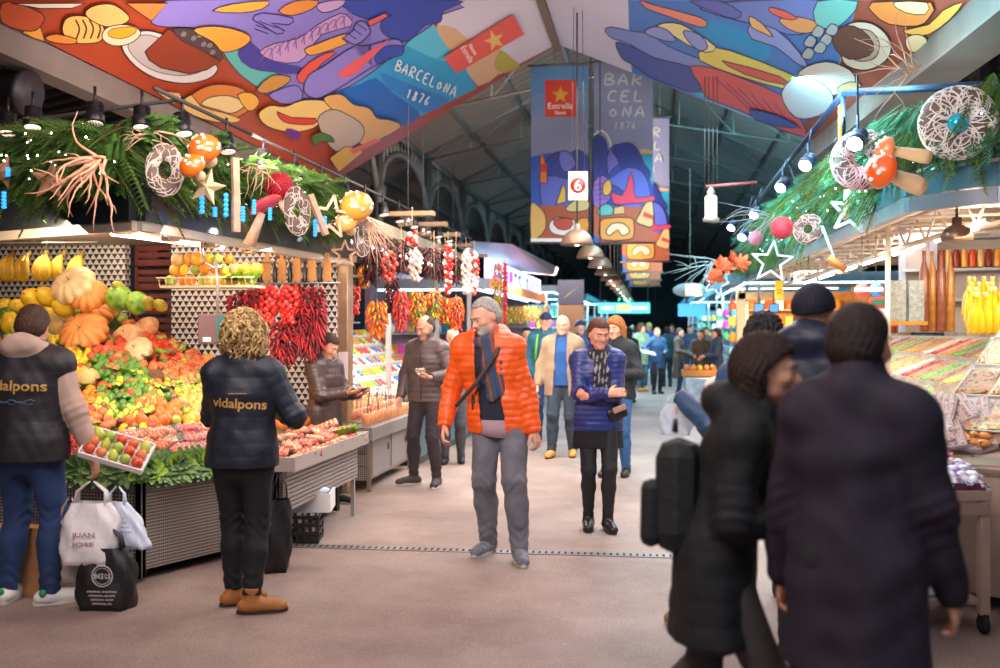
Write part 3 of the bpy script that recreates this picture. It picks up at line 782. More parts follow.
def panel(pts, n, col):
    a = Art(None, n, .0003)
    th = n * -.02
    a.mb.add(list(pts) + [p + th for p in pts], [(0, 1, 2, 3), (7, 6, 5, 4), (0, 4, 5, 1), (1, 5, 6, 2), (2, 6, 7, 3), (3, 7, 4, 0)], a.mi(col))
    return a
OUT = '2c2358'
OUTB = '3a1c14'
aL = panel(pL, nL, 'a83e1c'); aL.map = mapL
Lp = aL.poly
Lp('d9ccd9', [(540, 0), (557, 44), (500, 74), (470, 50), (438, 26), (436, 10), (452, 0)])
Lp('2f9fd0', [(335, 92), (372, 70), (405, 42), (420, 24), (434, 25), (446, 45), (462, 62), (477, 88), (399, 127), (370, 112)])
Lp('5cc0dc', [(405, 42), (420, 24), (434, 25), (446, 45), (462, 62), (440, 60), (420, 52)], 3)
Lp('1f62b8', [(338, 92), (360, 84), (376, 78), (392, 92), (412, 106), (420, 116), (399, 127), (372, 114), (350, 102)], 2)
Lp('2f80cc', [(380, 72), (400, 80), (430, 92), (450, 100), (424, 113), (405, 98), (388, 88)], 2)
Lp('dcae86', [(436, 26), (455, 28), (472, 42), (498, 48), (512, 60), (500, 73), (478, 86), (462, 62), (446, 45)], 2)
Lp('b9a83e', [(500, 50), (512, 58), (520, 66), (504, 73), (494, 66)], 2)
Lp('8c7ac6', [(150, 18), (168, 0), (452, 0), (440, 15), (430, 26), (412, 38), (403, 47), (402, 52), (390, 58), (372, 72), (350, 86), (335, 92), (322, 99), (302, 98), (290, 92), (270, 96), (258, 88), (250, 74), (238, 60), (232, 48), (205, 30), (178, 27), (158, 26)], 2, OUT, 1.2)
Lp('5fb5aa', [(222, 50), (236, 48), (252, 66), (275, 72), (282, 78), (268, 92), (250, 82), (236, 70)], 2, OUT)
Lp('463a94', [(237, 54), (250, 40), (270, 60), (300, 66), (302, 74), (272, 72), (250, 68)], 2)
Lp('3648a6', [(346, 0), (456, 0), (453, 6), (443, 11), (440, 22), (425, 25), (411, 39), (400, 41), (383, 33), (381, 22), (392, 14), (374, 19), (358, 16), (346, 8)], 3, OUT)
Lp('c79bc8', [(259, 52), (275, 43), (298, 38), (318, 24), (340, 13), (350, 18), (350, 26), (322, 34), (310, 50), (298, 62), (275, 61)], 2, OUT)
for i in range(11):
    t = i / 10; x = 264 + t * 80; y = 56 - t * 36
    aL.line('8c4f96', [(x - 3, y + 4), (x + 1, y - 4), (x + 7, y - 8), (x + 8, y + 3)], 1.1, 3)
Lp('c79bc8', [(316, 4), (330, 0), (345, 0), (338, 8), (322, 12)], 2, OUT)
Lp('e08a34', [(278, 10), (295, 0), (318, 0), (312, 8), (292, 15)], 2, OUT)
Lp('e5a93c', [(212, 10), (232, 3), (268, 0), (262, 8), (240, 12)], 2, OUT)
Lp('8c7ac6', [(252, 18), (262, 12), (292, 17), (288, 24), (270, 22), (284, 30), (276, 33), (262, 24)], 2, OUT, 1.2)
for p in ([(255, 24), (272, 30)], [(254, 28), (268, 33)], [(258, 20), (276, 27)]): aL.line(OUT, p, .9)
Lp('e0503a', [(296, 76), (308, 62), (326, 52), (336, 52), (322, 62), (312, 74), (303, 83)], 2, OUT)
Lp('f0a63a', [(304, 48), (316, 43), (343, 33), (352, 35), (346, 43), (318, 53), (308, 54)], 2, OUT)
Lp('8c7ac6', [(303, 90), (308, 74), (322, 66), (345, 50), (362, 40), (370, 30), (364, 21), (356, 21), (352, 30), (342, 38), (356, 44), (370, 44), (392, 38), (402, 42), (398, 54), (372, 66), (350, 80), (330, 92), (315, 98)], 2, OUT, 1.3)
for p in ([(341, 36), (350, 42)], [(347, 32), (356, 38)], [(353, 28), (361, 34)], [(356, 22), (366, 29)]): aL.line(OUT, p, 1)
Lp('3648a6', [(374, 56), (384, 46), (394, 44), (403, 46), (401, 54), (386, 58), (378, 63)], 3, OUT)
Lp('e85a5a', [(337, 74), (350, 62), (388, 38), (390, 36), (362, 66), (348, 76)], 2)
Lp('e85a5a', [(366, 20), (384, 12), (388, 15), (370, 25)], 0, OUT)
Lp('8c7ac6', [(268, 94), (280, 88), (295, 84), (302, 92), (298, 102), (280, 102)], 2, OUT)
Lp('c98d3a', [(256, 88), (272, 74), (290, 76), (284, 84), (266, 92)], 2, OUT)
# terracotta pot on its plate, breads, burgers, hat, rocks
Lp('d6ccc6', [(121, 46), (127, 34), (142, 29), (160, 32), (190, 46), (214, 62), (216, 70), (206, 78), (184, 82), (156, 77), (134, 64)], 3, OUTB, 1.3)
Lp('b8aca6', [(127, 46), (132, 37), (146, 33), (166, 40), (202, 62), (200, 70), (180, 74), (156, 70), (138, 60)], 3, OUTB, .8)
Lp('8e3518', [(144, 50), (168, 27), (220, 60), (206, 68), (188, 72), (160, 66), (148, 58)], 0, OUTB, 1.4)
Lp('4e3840', [(172, 27), (194, 28), (210, 38), (220, 50), (221, 58), (196, 46), (180, 38)], 2, OUTB)
for q in ((182, 32), (192, 36), (202, 42), (211, 50), (198, 33), (208, 43)): Lp('8a7a78', [(q[0] - 3, q[1] + 2), (q[0], q[1] - 3), (q[0] + 4, q[1] - 1), (q[0] + 2, q[1] + 3)], 2, OUTB, .7)
Lp('eda23a', [(192, 28), (212, 24), (236, 28), (250, 36), (240, 46), (222, 50), (212, 40)], 3, OUTB)
Lp('f0b45c', [(61, 24), (66, 15), (80, 13), (96, 18), (103, 27), (100, 38), (88, 41), (72, 40), (63, 33)], 3, OUTB, 1.2)
for x in (74, 81, 88, 95): aL.line('5a2a18', [(x, 17), (x + 4, 26), (x + 1, 36)], 1.8, 3)
Lp('eeb364', [(84, 12), (90, 4), (108, 1), (122, 8), (128, 17), (114, 24), (98, 22)], 3, OUTB, 1.1)
Lp('e4cba6', [(101, 36), (104, 26), (118, 22), (134, 24), (139, 32), (128, 41), (112, 43)], 3, OUTB)
Lp('f0a020', [(107, 33), (110, 26), (132, 24), (134, 30), (120, 36)], 2, OUTB, .8)
Lp('d68530', [(43, 35), (55, 31), (75, 36), (72, 41), (54, 40)], 2, OUTB)
Lp('e79c3c', [(20, 29), (38, 22), (43, 38), (32, 35)], 0, OUTB)
Lp('b8491f', [(0, 0), (16, 0), (40, 10), (42, 18), (34, 27), (20, 27), (0, 19)], 2, OUTB, 1.2)
Lp('e6dac6', [(10, 0), (84, 0), (70, 5), (38, 5)], 0, OUTB)
Lp('c9803a', [(124, 0), (150, 18), (166, 0)], 0, OUTB)
Lp('d8792a', [(182, 104), (193, 90), (212, 82), (236, 84), (250, 94), (250, 106), (232, 116), (214, 112)], 3, OUTB, 1.2)
Lp('e9c78a', [(200, 102), (208, 95), (226, 93), (240, 98), (243, 104), (230, 111), (216, 107)], 3, OUTB)
Lp('e2b27c', [(152, 87), (178, 90), (181, 97), (172, 101)], 0, OUTB, .8)
Lp('e8b868', [(180, 100), (190, 92), (200, 104), (222, 110), (240, 117), (226, 121), (200, 116), (184, 108)], 2, OUTB)
Lp('e9a93c', [(236, 92), (250, 90), (258, 98), (254, 106), (246, 108)], 2, OUTB)
Lp('ecc272', [(257, 112), (268, 103), (284, 104), (300, 98), (322, 98), (331, 106), (322, 116), (312, 126), (290, 130), (266, 124)], 3, OUTB, 1.2)
Lp('d83a26', [(276, 109), (290, 115), (314, 116), (312, 122), (288, 121), (279, 116)], 2, OUTB)
Lp('dfa85a', [(322, 96), (340, 92), (352, 102), (368, 106), (376, 116), (390, 118), (399, 126), (362, 143), (352, 128), (336, 112)], 3, OUTB, .8)
Lp('bda694', [(316, 118), (330, 107), (346, 112), (362, 124), (360, 138), (344, 148), (330, 146)], 3, OUTB, .9)
Lp('49702c', [(310, 134), (320, 130), (330, 134), (333, 140), (320, 139), (314, 144)], 2, OUTB, .8)
Lp('6a2c80', [(284, 126), (296, 128), (300, 134), (290, 138)], 2)
Lp('e9b13c', [(328, 156), (344, 144), (356, 146), (362, 150), (338, 170)], 0, OUTB, .8)
Lp('e86a4a', [(348, 148), (374, 136), (380, 138), (352, 152)], 0)
Lp('eb5a4a', [(442, 55), (512, 12), (523, 32), (455, 71)])
Lp('f2c06a', star_pts((493, 38), 11, .4, 5, .9))
aL.font('f6ece6', 'Estrella', [(459, 45.5), (468, 61), (473, 58), (464, 42.5)], .01)
aL.font('f6ece6', 'Damm', [(467, 43), (473, 53), (476, 51), (470, 41)], .03)
aL.script('f2eef0', 'BARCELONA', (393, 67), (6.0, 2.75), (2.4, -6.6), 1.3)
aL.script('f2eef0', '1876', (404, 95), (5.2, 1.9), (2.2, -6.2), 1.3)
cl_ = aL.build('ceiling_canopy')
tag(cl_, 'printed canopy slope with terracotta bowl, breads and lilac figure, over the fruit stall side', 'canopy', 'printed canopy over the aisle')
aR = panel(pR, nR, 'cfc8dc'); aR.map = mapR
Rp = aR.poly
Rp('4a7cc6', [(628, 0), (858, 0), (840, 60), (806, 137), (632, 73), (629, 30)])
Rp('9a4a38', [(858, 0), (972, -1), (813, 141), (800, 130), (838, 70)])
Rp('2a93cc', [(690, 18), (730, 24), (770, 44), (764, 62), (738, 50), (712, 42)], 2)
Rp('46b2d8', [(640, 66), (675, 75), (720, 98), (790, 128), (809, 140), (700, 97)])
Rp('7d8fcc', [(605, 30), (612, 27), (632, 31), (650, 34), (668, 46), (692, 56), (722, 68), (700, 72), (660, 62), (630, 44), (612, 38)], 3, OUT)
Rp('4a5aa2', [(616, 42), (636, 48), (656, 58), (688, 66), (704, 76), (708, 87), (694, 92), (668, 84), (648, 76), (632, 64), (622, 58)], 3, OUT)
Rp('e58a72', [(640, 0), (652, 4), (700, 17), (707, 24), (700, 27), (668, 16), (646, 8)], 2, OUT)
Rp('d85c5c', [(690, 66), (714, 68), (742, 78), (784, 96), (800, 118), (806, 137), (768, 124), (740, 110), (708, 98), (700, 84)], 2, OUT)
for k in range(6): aR.line('7a3560', [(715 + k * 12, 78 + k * 5), (735 + k * 11, 95 + k * 6), (748 + k * 9, 108 + k * 4)], .9, 3)
Rp('e2d164', [(705, 48), (730, 50), (792, 74), (802, 86), (790, 90), (740, 76), (700, 60)], 2, OUT)
Rp('d8604e', [(722, 60), (780, 76), (784, 84), (746, 74)], 2, OUT)
Rp('e8d89a', [(657, 25), (674, 22), (690, 28), (716, 46), (706, 52), (686, 43), (672, 34)], 2, OUT)
Rp('8f9ad6', [(645, 32), (655, 26), (668, 30), (676, 40), (664, 40)], 3, OUT)
Rp('8f9ad6', [(684, 30), (700, 34), (708, 46), (700, 50), (688, 40)], 3, OUT)
Rp('6c80c6', [(700, 8), (740, 0), (850, 0), (838, 20), (800, 34), (776, 30), (748, 22)], 2, OUT, 1.2)
Rp('8f9ad6', [(750, 24), (776, 28), (800, 52), (808, 66), (796, 62), (776, 46), (752, 38)], 2, OUT)
Rp('5f6ab6', [(690, 0), (720, 0), (742, 12), (734, 18), (712, 10)], 2, OUT)
Rp('e2a060', [(780, 18), (800, 16), (818, 22), (816, 30), (800, 32), (786, 26)], 3, OUT)
Rp('e2604e', [(770, 6), (786, 10), (798, 18), (786, 18), (772, 12)], 2, OUT)
Rp('e2b070', [(750, 15), (762, 22), (774, 36), (764, 32), (752, 26)], 2, OUT)
Rp('72c2b8', [(818, 0), (858, 0), (848, 18), (832, 28), (816, 22)], 2, OUT)
Rp('e0d2ba', [(842, 30), (854, 21), (872, 22), (886, 32), (892, 46), (886, 60), (868, 69), (850, 66), (842, 56)], 3, OUTB, 1.5)
Rp('b8a48e', [(848, 34), (858, 28), (872, 30), (880, 42), (876, 56), (862, 60), (850, 54)], 3, OUTB)
Rp('6c3f34', [(834, 34), (846, 24), (862, 28), (874, 42), (870, 54), (850, 58), (836, 48)], 2, OUTB)
for q in ((810, 40), (818, 30), (826, 38), (832, 28), (820, 46), (808, 52)): Rp('a8b4b4', [(q[0] - 6, q[1] + 3), (q[0], q[1] - 6), (q[0] + 7, q[1] - 2), (q[0] + 3, q[1] + 6)], 2, OUT)
Rp('dcd6cc', [(800, 70), (826, 60), (850, 68), (856, 80), (846, 90), (820, 96), (800, 90)], 3, OUTB)
Rp('c8ccd4', [(782, 92), (800, 74), (826, 84), (834, 100), (820, 114), (796, 116)], 3, OUT)
Rp('e0b478', [(838, 86), (852, 80), (862, 84), (846, 94)], 2, OUTB)
Rp('e2813c', [(873, 0), (932, 0), (930, 16), (918, 24), (890, 22), (875, 12)], 2, OUTB, 1.3)
Rp('e8c48c', [(894, 0), (928, 0), (926, 12), (906, 10)], 2, OUTB)
Rp('e9a548', [(904, 28), (930, 22), (944, 8), (964, 0), (950, 18), (930, 32), (914, 33)], 2, OUTB)
Rp('eac292', [(907, 36), (918, 32), (928, 37), (925, 47), (914, 50), (908, 46)], 3, OUTB)
Rp('3a5aa8', [(750, 108), (778, 114), (800, 126), (776, 124), (756, 118)], 2, OUT)
cr_ = aR.build('ceiling_canopy')
tag(cr_, 'printed canopy slope with blue figures and a round plate, over the sweets stall side', 'canopy', 'printed canopy over the aisle')
beam = M('canopy_beam', '766860', .7, var=.25, vs=2)
def edge_beam(p, q, wdt, hgt, name, lab, shift):
    m = MB(); d = (q - p); L_ = d.length; d.normalize(); s = d.cross(Vector((0, 0, 1))).normalized(); c = (p + q) / 2 + s * shift
    u = Matrix((s, d, Vector((0, 0, 1)))).transposed()
    m.box(c, (wdt, L_, hgt), 0, u); m.box(c + Vector((0, 0, -hgt / 2 - .01)), (wdt * 1.3, L_, .025), 0, u)
    o = m.build(name, beam); tag(o, lab, 'beam'); return o
dL = (pL[2] - pL[1]).normalized()
edge_beam(pL[1] + Vector((0, 0, -.11)), pL[2] + Vector((0, 0, -.11)), .16, .22, 'canopy_beam', 'pale beam carrying the canopy edge above the fruit stall lamps', .1).__setitem__('group', 'canopy edge beams')
edge_beam(pR[1] + Vector((.05, 0, -.12)), pR[2] + Vector((.05, 0, -.12)), .34, .3, 'canopy_beam', 'pale beam carrying the canopy edge above the sweets stall', -.12).__setitem__('group', 'canopy edge beams')
rb = MB(); rb.box((Rf.x, (YF + YN) / 2, Rf.z - .02), (.10, YF - YN, .12));
tag(rb.build('ridge_beam', M('ridge_wood', '7a6458', .7)), 'narrow brown ridge bar between the two canopy slopes', 'beam')

# ================================================================ hanging banners
def vplane(d):
    c = P(592, 150, d); n = Vector((0, -1, 0)); return plane_map(c, n), n
def banner_base(d, x0, x1, y0, y1, col):
    mp, n = vplane(d); a = Art(mp, n, .0015)
    q = [mp(x0, y0), mp(x1, y0), mp(x1, y1), mp(x0, y1)]
    # true uprights: keep left and right edges vertical in the world
    b = Vector((0, .012, 0))
    a.mb.add(q + [p + b for p in q], [(3, 2, 1, 0), (4, 5, 6, 7), (0, 1, 5, 4), (1, 2, 6, 5), (2, 3, 7, 6), (3, 0, 4, 7)], a.mi(col))
    a.pts = q
    return a
def banner_rig(o, q, top):
    m = MB(); xl, xr, zt, zb, y = q[0].x, q[1].x, q[0].z, q[2].z, q[0].y
    for z in (zt, zb): m.tube([(xl - .05, y, z), (xr + .05, y, z)], .02, 6)
    for x in (xl + .2, xr - .2): m.tube([(x, y, zt), (x, y, top)], .006, 4)
    m.build('hanging_bar', M('banner_bar', '77706c', .5, .4), o)
a = banner_base(17, 531, 588.5, 66, 242, '8a90b2'); q = a.poly
q('5d90c4', [(531, 66), (588.5, 66), (588.5, 92), (531, 96)]); q('7492bf', [(531, 94), (588.5, 90), (588.5, 112), (531, 118)])
q('e03a26', [(545, 80), (576, 80), (576, 117), (545, 117)])
q('e8a820', star_pts((560.5, 95), 9)); a.font('f4ece4', 'Estrella', [(548, 109), (573, 109), (573, 103), (548, 103)], .01); a.font('f4ece4', 'Damm', [(555, 114.5), (566, 114.5), (566, 111), (555, 111)], .03)
q('2352b4', [(531, 157), (550, 153), (588.5, 158), (588.5, 206), (531, 206)])
q('243c94', [(545, 163), (556, 152), (568, 154), (578, 150), (588, 158), (588, 178), (568, 182), (550, 178)], 3, OUT)
q('5a66c0', [(541, 180), (556, 176), (574, 182), (588, 184), (588, 200), (574, 204), (556, 214), (545, 217), (541, 200)], 2, OUT)
q('6a70c8', [(560, 152), (570, 153), (576, 165), (566, 172), (560, 165)], 3, OUT)
q('e07824', [(540, 160), (542, 153), (545, 160), (547, 172), (547.5, 183), (540, 183), (540.5, 170)], 0, OUT); q('c8301e', [(540.5, 164), (547, 164), (547, 172), (540.5, 172)])
q('e8c040', [(556, 205), (563, 184), (566, 190), (566, 202)], 0, OUT)
q('b0502a', [(531, 206), (588.5, 206), (588.5, 240), (531, 240)])
q('e0b060', [(531, 204), (538, 206), (545, 214), (546, 228), (538, 238), (531, 238)], 2, OUTB); q('d8c080', [(566, 208), (576, 200), (588, 200), (588, 210), (570, 212)], 2, OUTB)
q('e8e0d8', [(549, 226), (556, 218), (574, 220), (580, 230), (570, 236), (554, 234)], 3, OUTB); q('c0482a', [(554, 220), (572, 219), (570, 229), (558, 229)], 2, OUTB)
q('e89830', [(575, 222), (588, 218), (588, 232), (578, 232)], 2, OUTB)
q('f0e8e0', [(531, 238.5), (588.5, 238.5), (588.5, 242), (531, 242)])
o = a.build('banner'); tag(o, 'tall printed banner with red star logo square and blue figure below', 'banner', 'printed banners hung over the aisle'); banner_rig(o, a.pts, 8.6)
def banner_right(d, dx, lab):
    a = banner_base(d, 594, 653, 62, 243, '8e94b6'); q = a.poly; C_ = 'd2d2cc'
    for t, x, y, u, v, w in (('BAR', 604, 85, 12, 7.4, 1.8), ('CEL', 607, 101.5, 11.5, 7, 1.8), ('ONA', 608.5, 117, 11.5, 7, 1.8), ('1876', 614, 129, 5, 4.6, 1)): a.script(C_, t, (x, y), (u, 0), (.12 * v, -v), w)
    q('2a9ac0', [(594, 152), (640, 152), (653, 150), (653, 190), (594, 190)]); q('d8a878', [(634, 152), (644, 149), (653, 151), (653, 154), (636, 154)])
    q('2448a8', [(594, 158), (640, 160), (653, 186), (653, 206), (594, 206)])
    a.line('e8e4d8', [(594, 136), (600, 131), (606, 134), (610, 142), (611, 152), (606, 158)], 1.6, 3)
    q('233a96', [(594, 140), (600, 136), (606, 142), (608, 158), (606, 176), (600, 184), (594, 182)], 3, OUT)
    q('7068c4', [(607, 160), (611, 148), (618, 146), (620, 162), (612, 170), (609, 176)], 3, OUT)
    q('1f3390', [(612, 150), (620, 144), (632, 144), (640, 154), (644, 164), (650, 172), (648, 180), (636, 178), (622, 170), (618, 160)], 3, OUT)
    q('9468c4', [(594, 182), (604, 176), (612, 186), (610, 200), (602, 206), (594, 206)], 2, OUT)
    for k in range(4): a.line('5a3a98', [(595, 186 + k * 5), (602, 184 + k * 5), (610, 188 + k * 4)], .8, 3)
    q('5a68cc', [(614, 176), (628, 168), (642, 172), (649, 186), (650, 200), (640, 207), (618, 212), (622, 204), (632, 200), (618, 188), (608, 182)], 2, OUT)
    q('e83a5c', [(612, 192), (622, 196), (628, 182), (631, 172), (634, 184), (636, 198), (653, 196), (653, 202), (630, 204), (614, 204)], 2, OUT)
    q('f0b440', [(604, 184), (610, 180), (612, 190), (608, 196), (603, 194)], 2, OUT)
    q('b85a38', [(594, 207), (653, 207), (653, 242), (594, 242)]); q('62bab0', [(598, 210), (606, 204), (613, 208), (612, 215), (600, 216)], 2, OUT); q('e0b070', [(614, 208), (624, 206), (625, 214), (614, 215)], 0, OUTB)
    q('ea9a40', [(600, 226), (604, 219), (630, 218), (634, 224), (634, 236), (628, 240), (602, 240)], 2, OUTB, 1.2); q('ecd0a8', [(606, 232), (612, 224), (624, 224), (630, 232), (622, 236), (618, 230), (610, 236)], 2, OUTB)
    q('e0b878', [(636, 222), (640, 214), (645, 204), (650, 202), (653, 204), (653, 226), (644, 226)], 2, OUTB); q('d84030', [(644, 212), (653, 216), (653, 220), (643, 217)])
    q('2a60b0', [(594, 234), (600, 240), (600, 243), (594, 243)])
    o = a.build('banner'); tag(o, lab, 'banner', 'printed banners hung over the aisle'); banner_rig(o, a.pts, 8.6)
    return o
b1 = banner_right(17, 0, 'tall printed banner lettered in capitals above two blue figures drinking')
for k, (dx, dy, lab) in enumerate([(.34, 4.6, 'second lettered banner, seen past the edge of the first one'), (.22, 8.6, 'third lettered banner down the aisle, showing its bread and plate'), (.2, 12.4, 'fourth lettered banner down the aisle, mostly hidden by nearer ones'), (.2, 16.5, 'fifth lettered banner, farthest down the aisle')]):
    c = copy_tree(b1, label=lab); c.location = (dx, dy, 0)
# pendants -------------------------------------------------------
def pendant(d, px, i):
    c = P(px, 0, d); z = 2.62; m = MB()
    o = thing('pendant_lamp', ['bronze dome pendant lamp under the red number 6 sign', 'second bronze dome pendant lamp behind the one with the sign', 'third bronze dome pendant lamp in the aisle row'][i] if i < 3 else 'small dome pendant lamp far down the row over the aisle', 'lamp', (c.x, c.y, z), 0, 'dome pendant lamps over the aisle')
    m.lathe([(.20, 0), (.205, .012), (.195, .05), (.17, .11), (.12, .16), (.06, .19), (.035, .2), (.035, .26), (.012, .27)], 24); m.build('lamp_shade', M('bronze_shade', '8f735e', .4, .4), o)
    m = MB(); m.lathe([(.185, .01), (.19, .012)], 24); m.ball((0, 0, .04), .05, 12, 8); m.build('bulb', M('lamp_bulb', 'fff2dc', .4, emit=14), o)
    m = MB(); m.tube([(0, 0, .26), (0, 0, 8.7 - z)], .012, 6); m.build('cord', M('lamp_cord', '4a4340', .6), o)
    return o
for i in range(14): pendant(12.1 + i * 2.15, [577, 590.5, 600][i] if i < 3 else 500 + 972 * ((CT * -.92 + ST * (12.1 + i * 2.15)) / (12.1 + i * 2.15)), i)
s = thing('hanging_sign', 'white plate with red disc and number 6 hanging over the aisle', 'sign', P(578, 172, 11.9))
s.rotation_euler.z = .05
m = MB(); m.box((0, 0, -.17), (.235, .02, .35), bev=.004); m.build('plate', M('sign_white', 'efe6dc', .4), s)
m = MB(); m.lathe([(.095, 0), (.095, .004)], 32, rot=Matrix.Rotation(R(90), 3, 'X'), c=(0, -.011, -.165)); m.build('red_disc', M('sign_red', 'd8261c', .4), s)
vs, fs, ar = font_mesh('6', 0); m = MB(); m.add([(-.042 + .084 * a_, -.0165, -.232 + .134 * b_) for a_, b_ in vs], fs); m.build('numeral', M('sign_numeral', 'fbf6f0', .4), s)
m = MB()
for x in (-.08, .08): m.tube([(x, 0, 0), (x * .6, .0, 2.2)], .004, 4)
m.build('wire', M('lamp_cord'), s)

# ================================================================ people
nylon = lambda n, c, **k: M(n, c, k.pop('rough', .45), var=.12, vs=9, bump=.12, bs=60, **k)
denim = lambda n, c: M(n, c, .85, var=.4, vs=7, bump=.3, bs=400)
def spot_of(px, d): p = P(px, HYP, d); return (p.x, p.y, 0)
def scarf(G, part, mats, r=.07, z=.02, tails=((-.03, -.13, .42), (.04, -.13, .40)), th=.028, name='scarf', stripe=None, loops=2):
    NB = G['NB']; F = Field(NB - (.22, .26, .62), NB + (.22, .22, .2), .008)
    for l in range(loops):
        pts = [NB + np.array((math.cos(t) * (r + .006 * l), math.sin(t) * (r * 1.0) - .012, z - l * .035 + .018 * math.sin(t + 1.2) * (1 - 2 * (l % 2)))) for t in np.linspace(0, 2 * math.pi, 15)]
        for a, b in zip(pts[:-1], pts[1:]): F.cap(a, b, th, th, .008)
    for tx, ty, L_ in tails:
        a = NB + np.array((tx * .5, -.085, 0)); b = NB + np.array((tx, ty, -.14)); c = NB + np.array((tx * 1.1, ty - .005, -L_))
        F.cap(a, b, .03, .034, .01, .5, (0, 1, 0)); F.cap(b, c, .034, .040, .01, .42, (0, 1, 0))
    V, Q = F.mesh(lambda V, n: .004 * vnoise(V * (1, 1, .6), 60, 3) + .0015 * np.sin(V[:, 0] * 500))
    mi = None
    if stripe: mi = stripe(V[Q].mean(1))
    return part(name, V, Q, mats, mi)
def lettering(txt, w, hgt, mat, parent, at, nrm=(0, 1, 0), up=(0, 0, 1), surf=None, name='lettering'):
    """raised lettering laid on a garment: projected on to the mesh of `surf`"""
    vs, fs, ar = font_mesh(txt, .018); n = Vector(nrm); up = Vector(up); rt = up.cross(n).normalized(); bv = BVHTree.FromPolygons([v.co for v in surf.data.vertices], [p.vertices for p in surf.data.polygons])
    out = []
    for a, b in vs:
        p = Vector(at) + rt * ((a - .5) * w) + up * ((b - .5) * hgt); hit = bv.ray_cast(p + n * .3, -n)
        out.append((hit[0] if hit[0] else p) + n * .004)
    m = MB(); m.add(out, fs); return m.build(name, mat, parent)

# man in the orange jacket -----------------------------------------------------
def orange_extra(G, body, part):
    cols = [M('scarf_grey', '3c4652', .9, bump=.4, bs=150), M('scarf_blue', '28406e', .9, bump=.4, bs=150), M('scarf_rust', '8a4a34', .9, bump=.4, bs=150)]
    def st(c): k = np.floor((c[:, 0] * 1.0 + c[:, 2] * .25) / .016).astype(int) % 5; return np.where(k == 1, 1, np.where(k == 3, 2, 0))
    scarf(G, part, cols, .074, .008, ((.06, -.125, .36), (.10, -.115, .33), (.03, -.12, .25)), .034, stripe=st)
    NB, P0 = G['NB'], G['P0']; F = Field(P0 - (.3, .3, .1), NB + (.3, .3, .2), .008)
    pts = [NB + (.13, -.02, .03), NB + (.09, -.16, -.10), NB + (-.03, -.185, -.28), NB + (-.17, -.14, -.42)]
    for a, b in zip(pts[:-1], pts[1:]): F.cap(a, b, .016, .016, .004, .45, (0, 1, 0))
    V, Q = F.mesh(); part('bag_strap', V, Q, M('strap_brown', '3a2c26', .6))
orange = M('orange_nylon', 'e4560f', .42, var=.15, vs=6, bump=.12, bs=50)
p_or = person('person in an orange puffer jacket and striped scarf, walking with head turned', spot_of(505, 6.75), rz=-6, h=1.78, vox=.0085,
    feet=((-.12, .02, -14), (.14, -.16, 22)), hip=(-.03, -.02), lean=(-.085, .0), hands=((-.38, -.12, .86), (.21, -.03, .83)), elbow=((-.5, .9, 0), (.5, .9, 0)), curl=(42, 45), palm=((.9, .35, 0), (-.9, .3, 0)),
    head=(-38, 24, -4), neckf=.02, w=1.06, hair=('crop', 'a39d96'), beard='c0b4a8', skinc='dd9f82',
    top=dict(mat=orange, g=.034, ga=.024, hem=.81, quilt=.044, amp=.0065, fold=.007, open=(-.07, .06, -.09, .075), thick=.032, hood=True, name='jacket', flare=.0, cuff=(-.02, -.02)),
    under=dict(mat=M('navy_sweater', '1d2230', .9, bump=.2, bs=120), g=.008, sleeves=False, hem=.87, name='sweater'),
    legs=dict(mat=denim('grey_jeans', '6d6c74'), g=.014, gl=.022, fold=.006, hem=.05), shoes=dict(mat=M('grey_sneaker', '6f7480', .7, var=.4, vs=40), sole=M('sole_pale', 'b9b4ae', .7), high=.0), extra=orange_extra, heel=(0.0, 0))
# mauve shirt tail under the sweater
def skirt_ring(body, s, c, r, asp, z0, z1, mat, name):
    m = MB(); n = 36; rings = []
    for z, k in ((z0, 1.06), ((z0 + z1) / 2, 1.02), (z1, 1.0)):
        for j in range(n):
            t = 2 * math.pi * j / n; q = r * k * (1 + .02 * math.sin(t * 7 + z * 9)); rings.append(((c[0] + q * math.cos(t)) * s, (c[1] + q * asp * math.sin(t)) * s, (z + .012 * math.sin(t * 2) * (z == z0)) * s))
    m.add(rings, [(i * n + j, i * n + (j + 1) % n, (i + 1) * n + (j + 1) % n, (i + 1) * n + j) for i in range(2) for j in range(n)], 0, True)
    o = m.build(name, mat, body); sd = o.modifiers.new('thick', 'SOLIDIFY'); sd.thickness = .005; return o
skirt_ring(p_or, 1.047, (-.03, -.02), .182, .72, .79, .90, M('mauve_shirt', '9b8088', .85, bump=.2, bs=60), 'shirt_tail')

